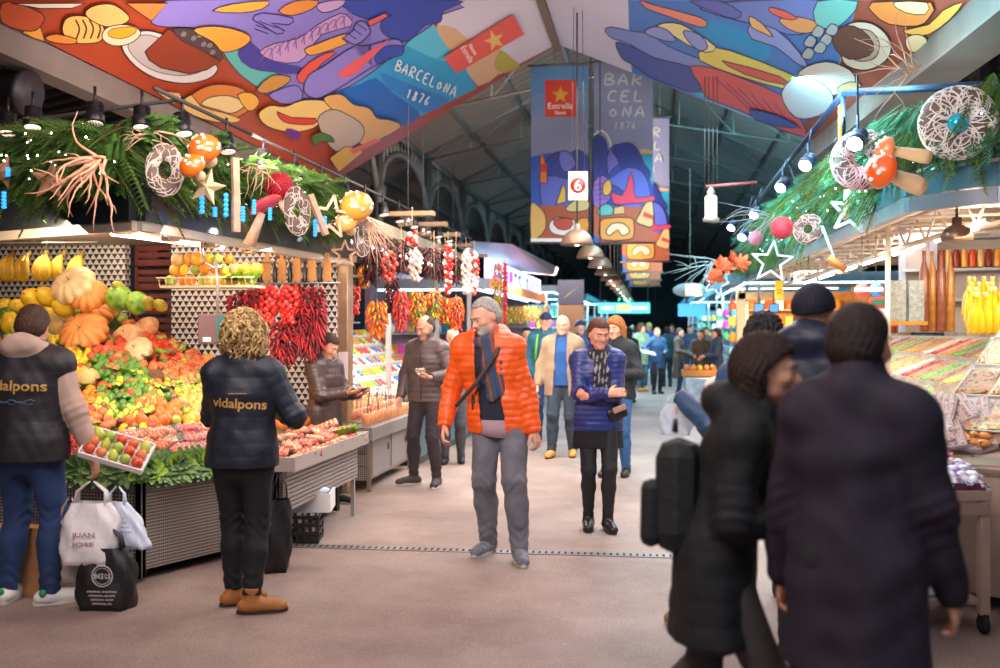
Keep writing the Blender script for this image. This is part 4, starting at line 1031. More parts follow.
# woman in the blue jacket, arms crossed ----------------------------------------
def blue_extra(G, body, part):
    cols = [M('scarf_black', '2a2a2e', .9, bump=.4, bs=150), M('scarf_ash', '8c8a8a', .9, bump=.4, bs=150)]
    scarf(G, part, cols, .070, .008, ((-.02, -.13, .30), (.045, -.135, .27)), .036, stripe=lambda c: ((vnoise(c, 90, 8) > .25) & (c[:, 2] < G['NB'][2] + .02)).astype(int))
blue = M('blue_nylon', '1f3478', .36, var=.2, vs=6, bump=.12, bs=50, col2='2c2c66')
p_bl = person('person in a quilted blue jacket with arms crossed and a grey patterned scarf', spot_of(598, 7.6), rz=10, h=1.64, vox=.0085,
    feet=((-.075, .03, -6), (.075, -.04, 8)), hands=((.055, -.255, 1.115), (-.10, -.195, 1.09)), elbow=((-.9, .1, -1), (.9, .1, -1)), fdir=((1, .35, .1), (-.6, .9, .0)), palm=((.2, .9, -.3), (0, .9, 0)), curl=(12, 12),
    head=(14, 16, 0), neckf=.015, w=.95, hair=('bun', '5e3a28'), skinc='e2ae96',
    top=dict(mat=blue, g=.024, ga=.020, hem=.80, quilt=.042, amp=.0055, cuff=(-.01, -.01), collar=(.06, .075), name='jacket', flare=.012),
    under=dict(mat=M('black_tunic', '17171b', .9, bump=.2), g=.012, sleeves=False, hem=.66, name='tunic', flare=.035),
    legs=dict(mat=M('black_leggings', '1b1b20', .7), g=.004, gl=.002, fold=.003, hem=.08), shoes=dict(mat=M('black_boot', '20191b', .3), high=.045), extra=blue_extra)

# fabric kinds shared by several people ------------------------------------------
dk_jeans = denim('dark_jeans', '22252f'); bl_jeans = denim('blue_jeans', '243a66'); wash_jeans = denim('washed_jeans', '5c7490')
black_tr = M('black_trousers', '1a1a1e', .8, var=.2); gold = M('gold_print', 'c89a4c', .5)
black_sh = M('black_shoe', '1d1b1c', .4); tan_sh = M('tan_shoe', 'a5672f', .6, var=.2, vs=20); white_sh = M('white_shoe', 'dedad4', .5)

# the two stallholders in lettered black jackets (seen from behind) ------------------
def woman_extra(G, body, part):
    NB = G['NB']; s = G['s']; j = G['jacket']
    lettering('vidalpons', .29, .070, gold, j, (.0, .2, 1.195 * s), (0, 1, 0), (-.07, 0, 1), j)
    m = MB(); m.box((0, 0, 0), (.10, .003, .003)); o = m.build('printed_line', gold, j); o.location = (-.00, .143, 1.262 * s)
p_w = person('person with curly blond hair and black jacket lettered in gold, standing with back turned', spot_of(243, 5.42), rz=192, h=1.63, vox=.009,
    feet=((-.07, .09, -78), (.07, -.08, -62)), hip=(0, 0), hands=((-.18, -.22, 1.12), (.06, -.22, 1.30)), elbow=((-.7, .5, -.8), (.6, .3, -1)), fdir=((.7, -.5, .1), (-.4, -.2, .9)), curl=(20, 30), head=(30, 6, 4),
    hair=('curly', 'b08a58'), skinc='e0a98c', w=1.0,
    top=dict(mat=nylon('black_quilt', '141a28', rough=.55), g=.024, ga=.022, hem=.83, quilt=.075, amp=.003, fold=.006, collar=(.07, .075), name='jacket', flare=.008),
    legs=dict(mat=M('black_slacks', '0d0e13', .8, var=.2), g=.012, gl=.014, fold=.006, hem=.10), shoes=dict(mat=tan_sh, sole=M('sole_brown', '3a2a20', .8), high=.05), extra=woman_extra)
def vest_extra(G, body, part):
    s = G['s']; j = G['vest']; NB = G['NB']
    lettering('vidalpons', .34, .075, gold, j, (.0, .2, 1.245 * s), (0, 1, 0), (-.03, 0, 1), j)
    m = MB(); r = random.Random(2); curvy = [(-.10 + .02 * i, .0, .010 * math.sin(i * 1.4)) for i in range(11)]
    bv = BVHTree.FromPolygons([v.co for v in j.data.vertices], [p.vertices for p in j.data.polygons])
    def on(x, z):
        h_ = bv.ray_cast(Vector((x, .5, z)), Vector((0, -1, 0))); return (h_[0] if h_[0] else Vector((x, .15, z))) + Vector((0, .003, 0))
    m.tube([on(x * 1.1, 1.165 * s + z) for x, _, z in curvy], .003, 4); m.tube([on(x, 1.155 * s - z) for x, _, z in curvy], .0022, 4)
    m.build('scroll_print', M('grey_blue_print', '5c6e84', .6), j)
p_m = person('person in a gold-lettered black vest over a beige hooded top, back turned', spot_of(29, 5.55), rz=184, h=1.69, vox=.009,
    feet=((-.14, .03, -55), (.13, .0, 12)), hands=((-.33, -.08, .84), (.28, -.04, .84)), elbow=((-.6, 1, 0), (.6, 1, 0)), curl=(30, 30), head=(4, 26, 0), neckf=.02, w=1.14, hair=('short', '4a3022'), skinc='e0a98c',
    under=dict(mat=M('beige_fleece', 'b89c8c', .95, var=.1, bump=.3, bs=200), g=.022, ga=.020, hem=.84, hood=True, name='hooded_top', cuff=(-.01, -.01), fold=.006),
    top=dict(mat=nylon('vest_black', '232024', rough=.55), g=.036, sleeves=False, hem=.82, quilt=.07, amp=.002, fold=.006, name='vest', flare=.0),
    legs=dict(mat=bl_jeans, g=.020, gl=.018, fold=.007, hem=.06), shoes=dict(mat=white_sh, sole=M('sole_white', 'c9c4bc', .7), high=.01), extra=vest_extra)
m = MB()                                                  # green heel tab of the white shoe
for ch in p_m.children:
    if ch.name.startswith('shoe'):
        vs = np.array([v.co for v in ch.data.vertices]); c = vs.mean(0)
        m = MB(); far = vs[vs[:, 1].argmax()]; m.ball((c[0] * .35 + far[0] * .65, far[1] - .012, .075), (.022, .016, .024), 10, 6); m.build('heel_tab', M('green_tab', '2f8a5a', .5), ch)

# shopper with a phone, hooded brown jacket
def phone_extra(G, body, part): pass
p_b = person('person in a brown hooded jacket looking down at a phone between the two stalls', spot_of(325, 8.72), rz=72, h=1.52, vox=.009,
    feet=((-.09, .05, 0), (.09, -.08, 5)), hands=((-.10, -.34, 1.13), (.11, -.33, 1.10)), elbow=((-.5, .6, -1), (.5, .6, -1)), fdir=((.2, -1, .1), (-.3, -1, .15)), palm=((.3, 0, 1), (-.3, 0, 1)), curl=(30, 30),
    head=(0, 30, 0), neckf=.02, w=1.02, hair=('neat', '40291e'), skinc='d9a184',
    top=dict(mat=nylon('brown_quilt', '4b3a38', rough=.4), g=.034, ga=.028, hem=.72, quilt=.062, amp=.004, fold=.005, hood=True, collar=(.075, .075), name='jacket', flare=.0),
    legs=dict(mat=dk_jeans, g=.010, gl=.012, hem=.07), shoes=dict(mat=black_sh, sole=M('sole_pale')))
bpy.context.view_layer.update()
ph = p_b.matrix_world @ Vector((0, -.385, 1.14 * 1.52 / 1.7)); m = MB(); m.box((0, 0, 0), (.075, .15, .009), bev=.003); po = m.build('phone', M('phone_black', '1b1b1f', .25)); po.location = ph; po.rotation_euler = (R(-25), 0, R(72))
tag(po, 'dark phone held flat in the hands of the person in the brown hooded jacket', 'phone')
m = MB(); m.box((0, 0, .0052), (.066, .138, .001)); m.build('screen', M('phone_screen', '3a4656', .2, emit=.4), po)

# man in the grey padded jacket holding a tub of fruit
def grey_extra(G, body, part):
    NB = G['NB']; s = G['s']; m = MB(); m.tube([(.02 * s, -.175 * s, z * s) for z in (.86, 1.0, 1.15, 1.3, 1.4)], .004, 5); m.build('zip', M('zip_dark', '1b1a1b', .4), G['jacket'])
p_g = person('person in a grey padded jacket holding a clear tub of nuts', spot_of(427, 9.75), rz=-14, h=1.70, vox=.0095,
    feet=((-.16, .02, -38), (.12, -.02, 16)), hip=(0, 0), hands=((-.25, -.10, .88), (.19, -.28, 1.10)), elbow=((-.6, .9, 0), (.9, .3, -1)), fdir=(None, (-.9, -.5, .1)), palm=((.9, -.2, 0), (-.2, 0, 1)), curl=(20, 28),
    head=(-16, 20, 0), neckf=.01, w=1.02, hair=('bald', '4a423e'), skinc='dda487',
    top=dict(mat=nylon('grey_quilt', '5b4c4a', rough=.45), g=.024, ga=.018, hem=.84, quilt=.055, amp=.006, fold=.004, collar=(.075, .08), name='jacket'),
    legs=dict(mat=denim('charcoal_jeans', '3a3034'), g=.010, gl=.010, fold=.006, hem=.07), shoes=dict(mat=M('dark_sneaker', '3f3635', .7), sole=M('sole_white')), extra=grey_extra)
bpy.context.view_layer.update()
tb = thing('nut_tub', 'clear plastic tub of nuts held by the person in the grey padded jacket', 'tub', p_g.matrix_world @ Vector((.105, -.345, 1.125)))
m = MB(); m.lathe([(.042, 0), (.055, .05), (.058, .055), (.054, .052), (.040, .003)], 16); m.build('cup', M('clear_plastic', 'e8ecee', .15, trans=.8, alpha=.5), tb)
m = MB(); r = random.Random(1)
for i in range(26): a, q = r.uniform(0, 6.3), r.uniform(0, .042); m.ball((q * math.cos(a), q * math.sin(a), .045 + r.uniform(0, .018)), (.011, .009, .008), 6, 4)
m.build('nuts', M('nut_pale', 'd9a878', .6), tb)['kind'] = 'stuff'

# man in the camel jacket with glasses
def camel_extra(G, body, part):
    hl, s = G['hl'], G['s']; m = MB()
    for sx in (-1, 1):
        m.tube([hl(sx * .030 + .017 * math.cos(t), -.104, .001 + .013 * math.sin(t)) * s for t in np.linspace(0, 2 * math.pi, 11)], .0016, 4); m.tube([hl(sx * .047, -.10, .004) * s, hl(sx * .078, -.01, .004) * s], .0016, 4)
    m.tube([hl(-.013, -.106, .004) * s, hl(.013, -.106, .004) * s], .0016, 4); m.build('glasses', M('glasses_dark', '40342e', .3), body)
p_c = person('person with grey hair and glasses in an open beige jacket over a blue sweater', spot_of(563, 12), rz=-6, h=1.73, vox=.011,
    feet=((-.12, -.10, -6), (.11, .06, 8)), hands=((-.30, -.06, .86), (.28, -.06, .88)), elbow=((-.6, .9, 0), (.6, .9, 0)), curl=(30, 30), head=(4, 2, 0), w=1.06, hair=('crop', 'b4aea8'), skinc='d9a08a', belly=.04,
    top=dict(mat=M('beige_canvas', '8f7860', .8, var=.15, bump=.2), g=.036, ga=.024, hem=.74, open=(-.06, .06, -.10, .09), thick=.02, collar=(.05, .085), name='jacket', flare=.02, fold=.006),
    under=dict(mat=M('blue_sweater', '1c4a86', .85, bump=.2), g=.014, sleeves=False, hem=.86, name='sweater', collar=(.04, .07)),
    legs=dict(mat=denim('slate_trousers', '2e3a48'), g=.012, gl=.018, fold=.006), shoes=dict(mat=M('yellow_tan_shoe', 'c48a3c', .6), sole=M('sole_brown')), extra=camel_extra)
# the one behind him with a cap and rucksack straps, and others on the fruit side
def simple(label, px, d, rz, h, topc, legc, hair, head=(0, 5, 0), hands=((-.24, -.08, .86), (.24, -.08, .86)), hem=.82, skinc='d9a184', feet=((-.1, -.03, -5), (.1, .05, 5)), vox=.013, elbow=((-.5, .9, 0), (.5, .9, 0)), shoe=None, group=None, **k):
    tm = M('cloth_' + topc, topc, .75, var=.2, bump=.15); lm = M('cloth_' + legc, legc, .85, var=.2)
    t = dict(mat=tm, g=.024, ga=.018, hem=hem, fold=.006, name='jacket', flare=.02 if hem < .7 else 0, collar=(.05, .08)); t.update(k.pop('topk', {}))
    return person(label, spot_of(px, d), rz=rz, h=h, vox=vox, feet=feet, hands=hands, elbow=elbow, head=head, hair=hair, skinc=skinc, skin='skin_' + skinc, top=t,
        legs=dict(mat=lm, g=.010, gl=.012, fold=.005), shoes=dict(mat=shoe or black_sh), group=group, fdir=k.pop('fdir', (None, None)), **k)
q = simple('person in a dark cap and teal jacket with green straps, behind the beige jacket', 546, 13.6, 0, 1.80, '1d5f74', '1f3358', ('cap', '1f2c48'), shoe=M('dark_sneaker'))
m = MB()
for sx in (-1, 1): m.tube([(sx * .10, .06, 1.52), (sx * .105, -.10, 1.50), (sx * .115, -.17, 1.36), (sx * .13, -.16, 1.15)], .018, 6, flat=.4)
m.build('rucksack_strap', M('green_strap', '6fae3a', .6), q)
simple('person with dark hair and black jacket watching from beside the corner stall', 527, 15.5, 10, 1.60, '22242c', '202028', ('short', '1d1815'), hands=((-.1, -.22, 1.1), (.1, -.24, 1.12)), elbow=((-.6, .5, -1), (.6, .5, -1)))
simple('person in a dark blue hat and blue jacket, beyond the beige jacket', 580, 16.5, 15, 1.72, '2a4f86', '20242e', ('beanie', '2a4468'))
p_bd = simple('person with long fair hair in a black sweater, arms folded behind the blue jacket', 616, 10.4, -12, 1.69, '1b1c22', '2f5a8c', ('long', 'b4713a'), head=(-10, 6, 0), hands=((.0, -.22, 1.14), (.05, -.20, 1.10)), hem=.84, skinc='e0a98c', elbow=((-.9, .2, -1), (.9, .2, -1)), vox=.011)
simple('small bald shopper in pale grey standing behind the strings of peppers', 453, 11.4, 10, 1.58, '8a9290', '4a4a50', ('bald', '6a5a50'), hands=((-.1, -.22, 1.05), (.1, -.24, 1.05)), elbow=((-.6, .5, -1), (.6, .5, -1)))

# the crowd around the far stalls -------------------------------------------------
far = dict(vox=.016, group=None)
simple('person in a light green coat and jeans reaching to the side, far down the aisle', 641, 25, 40, 1.74, '8aa07c', '3c6478', ('long', '5a3c28'), head=(20, 5, 0), hem=.66, hands=((-.18, -.28, 1.02), (.2, -.3, 1.0)), shoe=M('yellow_tan_shoe'), **far)
q = simple('person in a blue coat holding out a white paper, far down the aisle', 657, 24, 20, 1.62, '2b5580', '1c2028', ('short', 'a06a3c'), hem=.66, hands=((-.30, -.25, 1.06), (.12, -.28, 1.08)), elbow=((-.9, .2, -.4), (.6, .5, -1)), **far)
bpy.context.view_layer.update()
m = MB(); m.box((0, 0, 0), (.34, .20, .004)); o = m.build('paper_sheet', M('paper_white', 'e6eaee', .8)); o.location = q.matrix_world @ Vector((-.34, -.33, 1.03)); o.rotation_euler = (R(20), R(12), R(20)); tag(o, 'white sheet of paper in the hand of the blue-coated person far away', 'paper')
simple('person in a brown waistcoat and dark apron with back to the aisle crowd', 679, 24, 70, 1.62, '4a4038', '223454', ('short', '2c1f1a'), hem=.42, hands=((-.16, -.3, 1.05), (.12, -.28, 1.08)), **far)
simple('person in a brown jacket serving behind the fruit basket counter', 701, 22.5, -10, 1.58, '4c3e36', '2a2c34', ('pony', '3c2418'), head=(-15, 10, 0), hands=((-.14, -.28, 1.05), (.14, -.28, 1.05)), **far)
simple('person in a dark blue apron with tied hair beside the fruit basket counter', 717, 21, -80, 1.60, '2b3a52', '26303e', ('pony', '2a1c18'), hem=.45, hands=((-.1, -.32, 1.02), (.1, -.3, 1.06)), **far)
simple('person in a teal jacket standing among the far crowd', 633, 27.5, 200, 1.7, '2f6f8a', '203040', ('short', '302018'), **far)
simple('person in a bright blue jacket with a yellow cap, middle of the far crowd', 649, 28, 10, 1.78, '1f64b0', '1c2c40', ('cap', 'b8c060'), **far)
simple('person in a black coat just behind the blue and green coats', 628, 21, 170, 1.62, '20242c', '1a2230', ('bob', '241a16'), hem=.6, **far)
simple('person in a dark teal coat behind the paper holder', 667, 27, 190, 1.66, '174650', '1a2c38', ('short', '1c1614'), **far)
simple('person in a navy jacket farthest along between the counters', 690, 30, 0, 1.7, '24405e', '202838', ('short', '2c2018'), **far)
simple('person in a purple jacket far behind the serving counter', 672, 32, 0, 1.75, '5a4a80', '202838', ('short', '2c2018'), **far)
simple('person in a grey jacket at the dim end of the aisle', 643, 34, 180, 1.72, '5a6470', '28303c', ('short', '3a2a20'), **far)
simple('person in a red scarf and grey coat beyond the far counter', 705, 28, 30, 1.66, '6a5058', '28303c', ('bob', '4a3020'), **far)

# the near shoppers on the sweets side ------------------------------------------------
def ruck_extra(G, body, part): pass
p_k = person('person in profile with dark bobbed hair and a long black quilted coat', spot_of(717, 3.22), rz=84, h=1.565, vox=.008,
    feet=((-.12, -.30, 0), (.10, .34, 0)), heel=(0, .06), hands=((-.10, -.30, 1.02), (.12, -.30, 1.06)), elbow=((-.5, 1, -.5), (.5, 1, -.5)), curl=(35, 35), head=(0, 4, 0), neckf=.045, lean=(0, -.10), w=1.0, hair=('bob', '32201b'), skinc='c9937c',
    top=dict(mat=nylon('black_coat', '101116', rough=.8), g=.032, ga=.024, hem=.60, quilt=.085, amp=.0035, fold=.006, hood=True, collar=(.05, .085), name='coat', flare=.045),
    legs=dict(mat=M('grey_leggings', '3c3636', .8, var=.2), g=.008, gl=.008), shoes=dict(mat=M('dark_sneaker')))
p_n = person('person with back turned in a long dark purple coat, closest to the camera', spot_of(857, 2.82), rz=158, h=1.62, vox=.009,
    feet=((-.13, 0, 0), (.13, .06, 0)), hands=((-.25, -.10, .84), (.26, -.12, .80)), elbow=((-.6, 1, 0), (.6, .6, 0)), curl=(35, 35), head=(-24, 6, 0), neckf=.02, w=.92, hair=('short', '2e211e'), skinc='a87c6a',
    top=dict(mat=nylon('plum_coat', '261c2e', rough=.8, col2='1c1524'), g=.032, ga=.026, hem=.60, quilt=.0, fold=.008, collar=(.07, .085), name='coat', flare=.02, cuff=(-.05, -.06)),
    legs=dict(mat=black_tr, g=.012, gl=.016), shoes=dict(mat=black_sh))
p_h = person('person in a dark knitted hat and navy padded jacket between the two near shoppers', spot_of(812, 4.25), rz=150, h=1.74, vox=.010,
    feet=((-.1, 0, 0), (.1, 0, 0)), hands=((-.28, -.08, .86), (.28, -.08, .86)), elbow=((-.6, .8, 0), (.6, .8, 0)), head=(0, 6, 0), hair=('beanie', '161a2c'), w=1.1, beard='nobrow',
    top=dict(mat=nylon('navy_quilt', '18243c', rough=.5), g=.05, ga=.045, hem=.78, quilt=.10, amp=.005, hood=True, name='jacket', collar=(.14, .085)),
    legs=dict(mat=dk_jeans), shoes=dict(mat=black_sh))
p_t = person('person with tousled dark hair and blue jacket behind the bobbed hair', spot_of(764, 5.1), rz=172, h=1.665, vox=.011,
    feet=((-.12, -.1, 0), (.33, .16, 70)), hands=((-.16, -.26, 1.0), (.455, -.02, 1.225)), elbow=((-.6, .4, -1), (.3, .4, -1)), fdir=(None, (.2, 0, -1)), head=(-10, 6, 0), hair=('messy', '201a1c'), w=1.02,
    top=dict(mat=nylon('steel_blue_jacket', '2a4a6a', rough=.5), g=.03, ga=.025, hem=.80, hood=True, name='jacket'),
    legs=dict(mat=dk_jeans), shoes=dict(mat=M('beige_shoe', '8c6c4a', .7), sole=M('sole_pale')))

# ================================================================ fruit stall
steel = M('brushed_steel', 'b0aaa6', .4, .4, var=.12, vs=3); steel_d = M('steel_dark', '6b6663', .4, .7)
lamp_tube = M('tube_light', 'fff0e8', .4, emit=9, ecol='ffe2d8')
black_box = M('black_fascia', '121317', .35, coat=.3)
def tri_tile_mat():
    """white tiles with black triangles"""
    m = M('triangle_tiles', 'efeae4', .3); nt = m.node_tree; N = nt.nodes; L = nt.links; b = N['Principled BSDF']
    tc = N.new('ShaderNodeTexCoord'); mp = N.new('ShaderNodeMapping'); mp.inputs['Scale'].default_value = (19, 19, 19); L.new(tc.outputs['Object'], mp.inputs[0])
    sx = N.new('ShaderNodeSeparateXYZ'); L.new(mp.outputs[0], sx.inputs[0])
    def mth(op, a, b_=None):
        n = N.new('ShaderNodeMath'); n.operation = op
        for i, q in enumerate((a, b_)):
            if q is None: continue
            if isinstance(q, (int, float)): n.inputs[i].default_value = q
            else: L.new(q, n.inputs[i])
        return n.outputs[0]
    u = mth('ADD', sx.outputs['X'], sx.outputs['Y']); row = mth('FLOOR', sx.outputs['Z']); v = mth('FRACT', sx.outputs['Z'])
    sh = mth('MULTIPLY', row, .5); uu = mth('FRACT', mth('ADD', mth('MULTIPLY', u, .8), sh))
    t = mth('ABSOLUTE', mth('SUBTRACT', uu, .5)); f = mth('LESS_THAN', mth('MULTIPLY', t, 2.0), mth('SUBTRACT', v, .06)); 
    mx = N.new('ShaderNodeMix'); mx.data_type = 'RGBA'; L.new(f, mx.inputs[0]); mx.inputs[6].default_value = (*lin('efe9e2'), 1); mx.inputs[7].default_value = (*lin('25232a'), 1)
    L.new(mx.outputs[2], b.inputs['Base Color']); return m
tri = tri_tile_mat()
def perf_mat():
    m = M('perforated_steel', '9c948f', .4, .5); nt = m.node_tree; N = nt.nodes; L = nt.links; b = N['Principled BSDF']
    tc = N.new('ShaderNodeTexCoord'); sx = N.new('ShaderNodeSeparateXYZ'); L.new(tc.outputs['Object'], sx.inputs[0])
    cb = N.new('ShaderNodeCombineXYZ'); ad = N.new('ShaderNodeMath'); ad.operation = 'ADD'; L.new(sx.outputs['X'], ad.inputs[0]); L.new(sx.outputs['Y'], ad.inputs[1]); L.new(ad.outputs[0], cb.inputs[0]); L.new(sx.outputs['Z'], cb.inputs[1])
    v = N.new('ShaderNodeTexVoronoi'); v.inputs['Scale'].default_value = 48; v.inputs['Randomness'].default_value = 0; L.new(cb.outputs[0], v.inputs['Vector'])
    r = N.new('ShaderNodeValToRGB'); r.color_ramp.elements[0].position = .30; r.color_ramp.elements[1].position = .40
    r.color_ramp.elements[0].color = (*lin('3c3836'), 1); r.color_ramp.elements[1].color = (*lin('b3aaa4'), 1); L.new(v.outputs['Distance'], r.inputs[0]); L.new(r.outputs[0], b.inputs['Base Color']); return m
perf = perf_mat()

# stall base: front face, canted corner, aisle side ---------------------------------
FP = [(-6.6, 5.72), (-3.14, 5.58), (-2.68, 6.60), (-2.68, 7.95), (-3.25, 8.75), (-6.6, 8.8)]       # footprint, counter-clockwise from the front
base = thing('fruit_counter', 'steel fruit counter with perforated panels and canted corner under the heaped fruit', 'counter', (-4, 7, 0))
def wl(o, m_, name, mat, p=None):                          # a part given in world coordinates under a thing whose origin is at `o`
    q = m_.build(name, mat, p or o); q.location = -Vector(o.location) if p is None else (0, 0, 0); return q
def panel_between(a, b, z0, z1, t, mi=0, m=None, inset=0.):
    m = m or MB(); a, b = Vector((*a, 0)), Vector((*b, 0)); d = (b - a).normalized(); L_ = (b - a).length; n = Vector((d.y, -d.x, 0)); c = (a + b) / 2 - n * (t / 2 + inset)
    m.box((c.x, c.y, (z0 + z1) / 2), (L_, t, z1 - z0), mi, Matrix.Rotation(math.atan2(d.y, d.x), 3, 'Z')); return m
def lerp2(a, b, t): return (a[0] + (b[0] - a[0]) * t, a[1] + (b[1] - a[1]) * t)
for a, b, k in ((FP[0], FP[1], 4), (FP[1], FP[2], 1), (FP[2], FP[3], 2), (FP[3], FP[4], 1)):
    for i in range(k):
        p0, p1 = lerp2(a, b, (i + .01) / k), lerp2(a, b, (i + .99) / k)
        wl(base, panel_between(p0, p1, .07, .56, .02), 'perforated_panel', perf)
    m = MB()
    for i in range(k + 1):
        p = lerp2(a, b, i / k); m2 = MB(); m2.box((p[0], p[1], .33), (.05, .05, .62), bev=.006); wl(base, m2, 'post', steel)
wl(base, panel_between(FP[0], FP[1], .56, .66, .05, m=panel_between(FP[1], FP[2], .56, .66, .05, m=panel_between(FP[2], FP[3], .56, .66, .05))), 'counter_edge', steel)
m = MB(); m.prism([(p[0], p[1]) for p in FP], (0, 0, .55), (1, 0, 0), (0, 1, 0), (0, 0, .05)); m.prism([lerp2((-4.5, 7.3), p, .90) for p in FP], (0, 0, .05), (1, 0, 0), (0, 1, 0), (0, 0, .5), 1)
wl(base, m, 'counter_body', [steel, M('plinth_dark', '1c1a1a', .8)])
for p in ((-3.2, 5.68), (-2.76, 6.66), (-4.6, 5.75)):
    m = MB(); m.lathe([(.045, -.018), (.05, -.01), (.05, .01), (.045, .018)], 16, rot=Matrix.Rotation(R(90), 3, 'X'), c=(p[0], p[1], .05)); wl(base, m, 'caster', M('rubber_black', '1a1a1a', .8))
# heap: a bank rising from the front edges
HEAP = [(-6.4, 5.72), (-3.14, 5.58), (-2.68, 6.6), (-2.72, 7.9), (-3.3, 8.62), (-6.4, 8.62)]
def edge_dist(x, y):
    d = 9
    for a, b in ((FP[0], FP[1]), (FP[1], FP[2]), (FP[2], FP[3])):
        dx, dy = b[0] - a[0], b[1] - a[1]; L_ = math.hypot(dx, dy); d = min(d, ((x - a[0]) * -dy + (y - a[1]) * dx) / L_)
    return d
def bank(x, y):
    d = edge_dist(x, y)
    if d < .28: return .68 + .05 * d
    return .69 + .47 * min(d - .28, 2.15)
m = MB(); nx, ny = 62, 52; gx = np.linspace(-6.5, -2.45, nx); gy = np.linspace(5.6, 8.86, ny); ok = {}
vs = []; idx = {}
for i, x in enumerate(gx):
    for j, y in enumerate(gy):
        if edge_dist(x, y) > -.02: idx[(i, j)] = len(vs); vs.append((x, y, bank(x, y)))
fs = [(idx[(i, j)], idx[(i + 1, j)], idx[(i + 1, j + 1)], idx[(i, j + 1)]) for i in range(nx - 1) for j in range(ny - 1) if all(k in idx for k in ((i, j), (i + 1, j), (i + 1, j + 1), (i, j + 1)))]
m.add(vs, fs); tag(m.build('display_bank', M('display_green', '3d4a22', .9, var=.4, vs=20)), 'sloping display bed carrying the heaped fruit of the corner stall', 'display')

# ---- fruit kinds ------------------------------------------------------------------
def rib(n, a): return lambda t: 1 + a * abs(math.cos(n * t / 2)) - a
FR = {}
def kind(name, fn, mats):
    m = MB(); fn(m); o = m.build(name, mats); FR[name] = o; o['_proto'] = 1; return o
def prof_round(r, h, dip=.0, n=7, neck=0.):
    pts = [(0, -h * (1 - dip * .5))]
    for i in range(1, n):
        a = math.pi * i / n; q = r * math.sin(a) ** .9; z = -h * math.cos(a)
        if z > 0: q *= 1 - neck * (z / h)
        pts.append((q, z))
    pts.append((0, h * (1 - dip))); return pts
def rnd_fruit(r, h=None, dip=.12, neck=0., stem='5a3c20', n=9, st=True, rb=None, seg=10):
    h = h or r
    def f(m):
        m.lathe(prof_round(r, h, dip, n, neck), seg, rib=rb)
        if st: m.tube([(0, 0, h * (1 - dip) - .004), (.004, 0, h * 1.12)], .0025 + r * .03, 5, 1)
    return f
stem = M('fruit_stem', '5c5a2c', .8); stem2 = M('pumpkin_stem', 'b4a060', .8)
def fm(n, c, c2, vs=18, rough=.35, bump=0, bs=40): return M('fruit_' + n, c, rough, var=.5, vs=vs, col2=c2, bump=bump, bs=bs)
kind('red_apple', rnd_fruit(.040), [fm('red', 'c8242c', 'd8622c'), stem]); kind('green_apple', rnd_fruit(.041), [fm('green', '8cac40', 'b0bc54'), stem])
kind('lime', rnd_fruit(.034, .042, 0), [fm('lime', '6a9a38', '4a7828'), stem]); kind('orange', rnd_fruit(.042, .040, .04), [fm('orange', 'f08a1c', 'e87a10', bump=.2, bs=200), stem])
kind('lemon', rnd_fruit(.033, .046, -.04), [fm('lemon', 'f0cc28', 'e8b81c'), stem]); kind('pear', rnd_fruit(.038, .055, .02, .55), [fm('pear', 'a8bc3c', 'c8c84c'), stem])
kind('mango', rnd_fruit(.047, .058, .02, .2), [fm('mango', 'e8962c', 'c8442c', 9), stem]); kind('peach', rnd_fruit(.040, .038, .15), [fm('peach', 'eb9a5c', 'd8583c', 10), stem])
kind('tomato', rnd_fruit(.038, .032, .18, rb=rib(6, .05)), [fm('tomato', 'd82418', 'e03c20'), M('tomato_green', '4c7a24')]); kind('kiwi', rnd_fruit(.028, .036, 0, st=False), [fm('kiwi', '7a6238', '8c7448', bump=.3), stem])
kind('cherry', rnd_fruit(.014, .013, .15, n=6, seg=7), [fm('cherry', '9c1428', 'c4203c'), stem]); kind('plum', rnd_fruit(.028, .032, .1), [fm('plum', '6c1c34', '8c2c3c'), stem])
kind('green_melon', rnd_fruit(.095, .105, .03), [fm('piel', '6c9a34', '2e5c1c', 26), stem]); kind('yellow_melon', rnd_fruit(.082, .11, .02), [fm('canary', 'f0cc34', 'e0b020'), stem])
kind('cantaloupe', rnd_fruit(.095, .09, .04, rb=rib(10, .05)), [fm('canta', 'dcb878', 'c89c5c', 60, bump=.6, bs=90), stem])
kind('watermelon', rnd_fruit(.13, .12, .02), [M('fruit_watermelon', '3c7a2c', .35, var=.5, vs=14, col2='a8c848'), stem])
kind('pumpkin', rnd_fruit(.215, .115, .32, rb=rib(14, .15), seg=84, n=14), [fm('pumpkin', 'e89a4c', 'd8803a', 5, .5), stem2]); kind('pale_pumpkin', rnd_fruit(.20, .115, .3, rb=rib(12, .12), seg=72, n=14), [fm('pumpale', 'ecd09c', 'd8b07c', 9, .5, .4, 50), stem2])
kind('warty_squash', rnd_fruit(.135, .085, .2, rb=rib(8, .07), seg=48, n=10), [fm('squash', 'e08a4c', 'e8c490', 26, .6, 1, 60), stem2])
kind('custard_apple', rnd_fruit(.055, .058, .05, rb=rib(9, .08), seg=18), [fm('custard', '98a85c', 'b8c47c', 40, .6, 1, 60), stem]); kind('coconut', rnd_fruit(.06, .065, 0, st=False), [fm('coconut', '5c3c24', '7c5838', 60, .9, 1, 120), stem])
kind('dragon_fruit', rnd_fruit(.05, .068, 0, .1), [fm('dragon', 'd8285c', 'a8c43c', 22), stem]); kind('papaya', rnd_fruit(.06, .11, 0, .35), [fm('papaya', 'd8b03c', '7c9c3c', 9), stem]); kind('grapefruit', rnd_fruit(.053, .05, .05), [fm('grapefr', 'f0b83c', 'e8903c', 8), stem])
